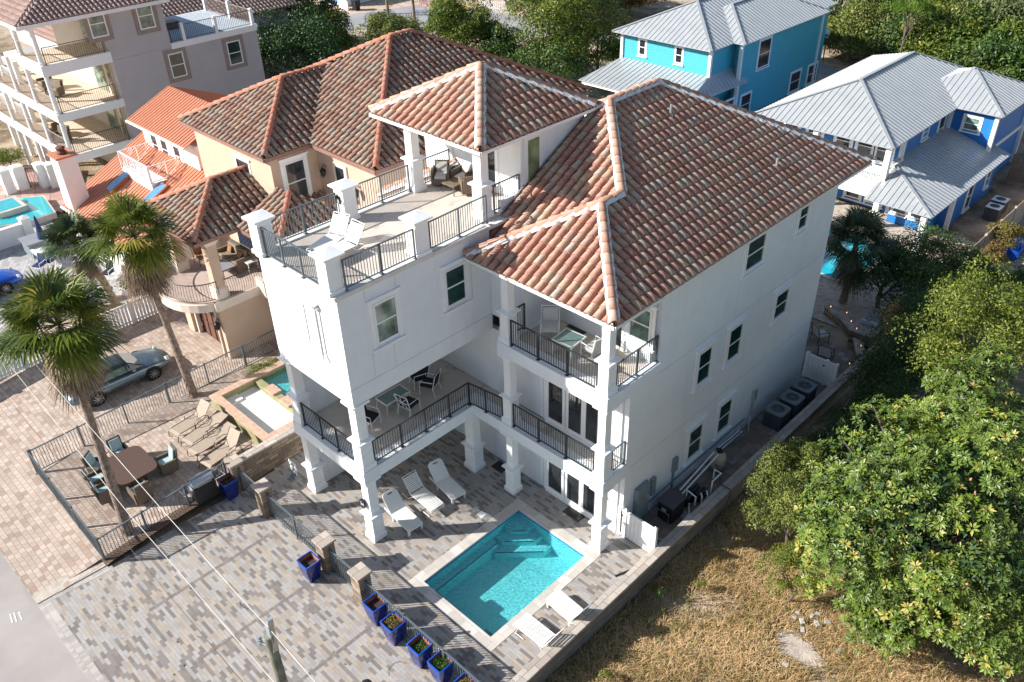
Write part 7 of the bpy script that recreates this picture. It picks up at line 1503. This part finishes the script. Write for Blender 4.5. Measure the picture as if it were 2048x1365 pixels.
for x in (-46.4, -49.5, -52.6): m = MB(); m.box(x-.15, 6.2, 0, x+.15, 6.5, 7.5); m.build('porch_column', 'white', WH)
# hedges and small plants
tree('round_shrub', 'round green shrub beyond the left pool wall', 'shrub', T_at(15, 320, .9), (1.3, 1.3, .8), 5000, .10, 'lf_vine', 24, .3, r=.05)
tree('hedge', 'low green planting between the raised pool and the tower', 'hedge', T_at(528, 735, .85), (.35, 1.1, .25), 2600, .06, 'lf_vine', 20, .5, r=.03, br=.5)
for i, (px, py) in enumerate(((365, 1022), (322, 1043))): tree('gravel_plant', ['small yellow green plant in the gravel under the fence', 'small green tuft beside the palm trunk in the gravel'][i], 'plant', T_at(px, py, .2), (.14, .14, .12), 300, .05, 'lf_vine', 8, .02, r=.01)
tree('lawn_shrub', 'dark shrub under the palms beside the green lawn', 'shrub', T_at(205, 590, .7), (.5, .6, .35), 2200, .09, 'lf_green', 16, .37, r=.03); tree('lawn_shrub', 'leafy shrub behind the crown of the tall palm', 'shrub', T_at(160, 610, .9), (.9, .9, .5), 3600, .10, 'lf_vine', 20, .37, r=.03)
# --- the dry grass lot: blades in the field, more on the sunny side
M['lf_weed'] = leafmat('weed_blade', [(0, (.06, .10, .018)), (.6, (.15, .19, .04)), (1, (.30, .28, .07))], .7, .3)
def clumps(n, per, x0, x1, y0, y1, mt, name, label):
    cx = np.repeat(rng.uniform(x0, x1, n), per); cy = np.repeat(rng.uniform(y0, y1, n), per); sz = np.repeat(rng.uniform(.08, .28, n), per); N_ = n*per
    a = rng.uniform(0, 6.283, N_); rr = np.abs(rng.normal(0, .5, N_))*sz; x = cx+rr*np.cos(a); y = cy+rr*np.sin(a); h = rng.uniform(.5, 1.3, N_)*(.12+sz*.9); P = np.stack([x, y, np.full(N_, -.64)+h*rng.uniform(.2, 1, N_)], 1)
    V, Fc = leaf_quads(P, np.stack([np.cos(a), np.sin(a), np.ones(N_)*.9], 1), .075, .22, 1.2); tag(fastmesh(name, V, Fc, np.clip(rng.random(N_)*.6+np.repeat(rng.random(n), per)*.4, 0, 1), [mt]), label, kind='stuff')
clumps(230, 90, 8.3, 17, -5, 11, 'lf_weed', 'weed_tufts', 'leafy green tufts scattered in the dry grass'); clumps(120, 70, 8.3, 17, -5, 11, 'lf_brown', 'brown_tufts', 'brown withered tufts scattered in the dry grass')
SPX, SPY = at(1590, 1300, -.6)[:2]
def blades(n, x0, x1, y0, y1, hmin, hmax, mt, name, label, dens=None):
    x = rng.uniform(x0, x1, n); y = rng.uniform(y0, y1, n)
    f = np.sin(x*1.3+2*np.sin(y*.7))+np.sin(y*1.7+1.5*np.sin(x*.9))+rng.normal(0, .7, n); k = (f > (-1.1 if dens is None else dens)) & (((x-SPX)/.75)**2+((y-SPY)/.6)**2 > rng.uniform(.5, 1.3, n)); x, y, f = x[k], y[k], f[k]; n = len(x)
    z = -.64+.06*np.sin(x*.9)*np.cos(y*.7); z = np.where(y > 24, z+.52*(np.minimum(y, 34)-24)/10, z)
    h = rng.uniform(hmin, hmax, n); a = rng.uniform(0, 6.283, n); ln = rng.uniform(.3, 1.6, n)*h; w_ = rng.uniform(.006, .014, n)
    d = np.stack([np.cos(a), np.sin(a)], 1); s = np.stack([-d[:, 1], d[:, 0]], 1)*w_[:, None]; B_ = np.stack([x, y, z], 1)
    mid = B_+np.concatenate([d*ln[:, None]*.35, (h*.65)[:, None]], 1); tip = B_+np.concatenate([d*ln[:, None], (h*.75)[:, None]], 1); s3 = np.concatenate([s, np.zeros((n, 1))], 1)
    V = np.stack([B_-s3, B_+s3, mid+s3*.8, mid-s3*.8, tip], 1).reshape(-1, 3); o = np.arange(n)[:, None]*5; Fc = np.concatenate([o+[0, 1, 2, 3], o+[3, 2, 4, 4]], 0)
    Fc = Fc[:n]; F2 = o+np.array([[3, 2, 4]]); r = np.clip(.5+.16*f+rng.normal(0, .15, n), 0, 1)
    ob = fastmesh(name, V, Fc, r, [mt]); tag(ob, label, kind='stuff')
    ob2 = fastmesh(name, V, F2, r, [mt]); tag(ob2, label, kind='stuff')
M['lf_straw'] = leafmat('straw_blade', [(0, (0.184, 0.176, 0.040)), (.25, (0.345, 0.253, 0.090)), (.55, (0.632, 0.440, 0.220)), (1, (0.828, 0.605, 0.360))], .8, .3)
blades(120000, 8.1, 19, -6.5, 12, .12, .34, 'lf_straw', 'dry_grass', 'dry straw coloured grass of the empty lot')
blades(48000, 8.1, 17, -5, 22, .10, .26, 'lf_weed', 'green_weeds', 'green weeds growing through the dry grass', -.2)
for i, (px, py) in enumerate(((1435, 1130), (1400, 1170), (1210, 1350), (1320, 1190))): tree('weed_plant', ['tall rusty weed stalk in the dry grass', 'yellow flowering weed near the rusty stalk', 'pale weed at the bottom edge beside the grey wall', 'small dark weed in the shade of the grey wall'][i], 'plant', T_at(px, py, -.2), (.22, .22, .3), 500, .05, ['lf_brown', 'lf_yellow', 'lf_yellow', 'lf_dark'][i], 10, -.52, r=.01)
m = MB(); pts = []
for i in range(40): a = 2*math.pi*i/40; rr = 1+.22*math.sin(3*a+1)+.12*math.sin(7*a); q = at(1590, 1300, -.6); pts.append((q.x+.8*rr*math.cos(a), q.y+.65*rr*math.sin(a), -.585))
m.poly(pts, .02); tag(m.build('sand_patch', 'sandw'), 'bare patch of white sand in the dry grass', kind='structure')
g = random.Random(4)
for i, (px, py) in enumerate(((1588, 1235), (1596, 1226), (1604, 1243), (1624, 1232), (1636, 1228), (1634, 1248), (1655, 1245), (1605, 1260), (1570, 1330), (1678, 1302))):
    p = at(px, py, -.5); m = MB(); s = g.uniform(.07, .11); a = g.uniform(0, 3); u = Vector((math.cos(a), math.sin(a), g.uniform(-.2, .2))); m.beam(p-u*s, p+u*s, s*1.3, s*.8)
    o = m.build('broken_block', mat('concrete_%d' % i, (.42, .42, .42), .8, .15, 8) if i == 0 else 'concrete', None, bevel=.01)
    if i == 0: M['concrete'] = o.data.materials[0]
    tag(o, 'broken concrete block '+['leftmost of the pile above the white sand', 'at the top of the pile beside the shrub', 'just left of centre of the pile', 'at the right end of the upper row', 'between the shrub and the magnolia', 'beneath the magnolia edge in the pile', 'rightmost of the pile under the magnolia', 'on the rim of the white sand', 'in the grass below the white sand', 'alone at the lower right of the white sand'][i], 'block', 'broken concrete blocks in the dry grass')
n = 90; P = np.stack([rng.uniform(-9, 7, n), rng.uniform(-9, -2, n), np.full(n, .02)], 1); V, Fc = leaf_quads(P, np.tile([0, 0, 1.0], (n, 1)), .09, .5, .5); tag(fastmesh('fallen_leaves', V, Fc, rng.random(n), ['lf_brown']), 'scattered dry leaves on the drive', kind='stuff')
m = MB(); m.beam((7.3, 4.75, .006), (7.62, 5.6, .006), .09, .01); tag(m.build('drain_slot', 'black'), 'dark drain slot in the paving beside the low wall', 'drain')
m = MB(); m.tube([(4.7+.3*math.cos(a*.17+1.6), -2.8+.32*math.sin(a*.17+1.6), .02) for a in range(18)], .005, 5); tag(m.build('thin_cable', 'black'), 'loop of thin black cable on the drive by the blue pots', 'cable')
bx, by = at(738, 1364, .9)[:2]; m = MB(); m.lathe((bx, by-.1), [(.17, 0), (.19, .6), (.2, .8), (.17, .9), (.08, .95), (0, .96)], 16); tag(m.build('round_topped_object', 'black'), 'black round topped object just showing at the bottom edge', 'bin')  # unidentified black rounded object, given a simple lathed drum shape
p = at(2035, 490, .5); m = MB(); m.box(p.x-.4, p.y-.9, -.1, p.x+.4, p.y+.9, .5); m.box(p.x-.3, p.y-.4, .5, p.x+.3, p.y+.5, .75); tag(m.build('covered_cart', 'carblue', bevel=.06), 'bright blue covered object at the right edge beyond the pale fence', 'cart')
for o in bpy.data.objects:
    if o.type == 'MESH' and not o.parent and 'label' not in o and 'kind' not in o: print('UNTAGGED', o.name)
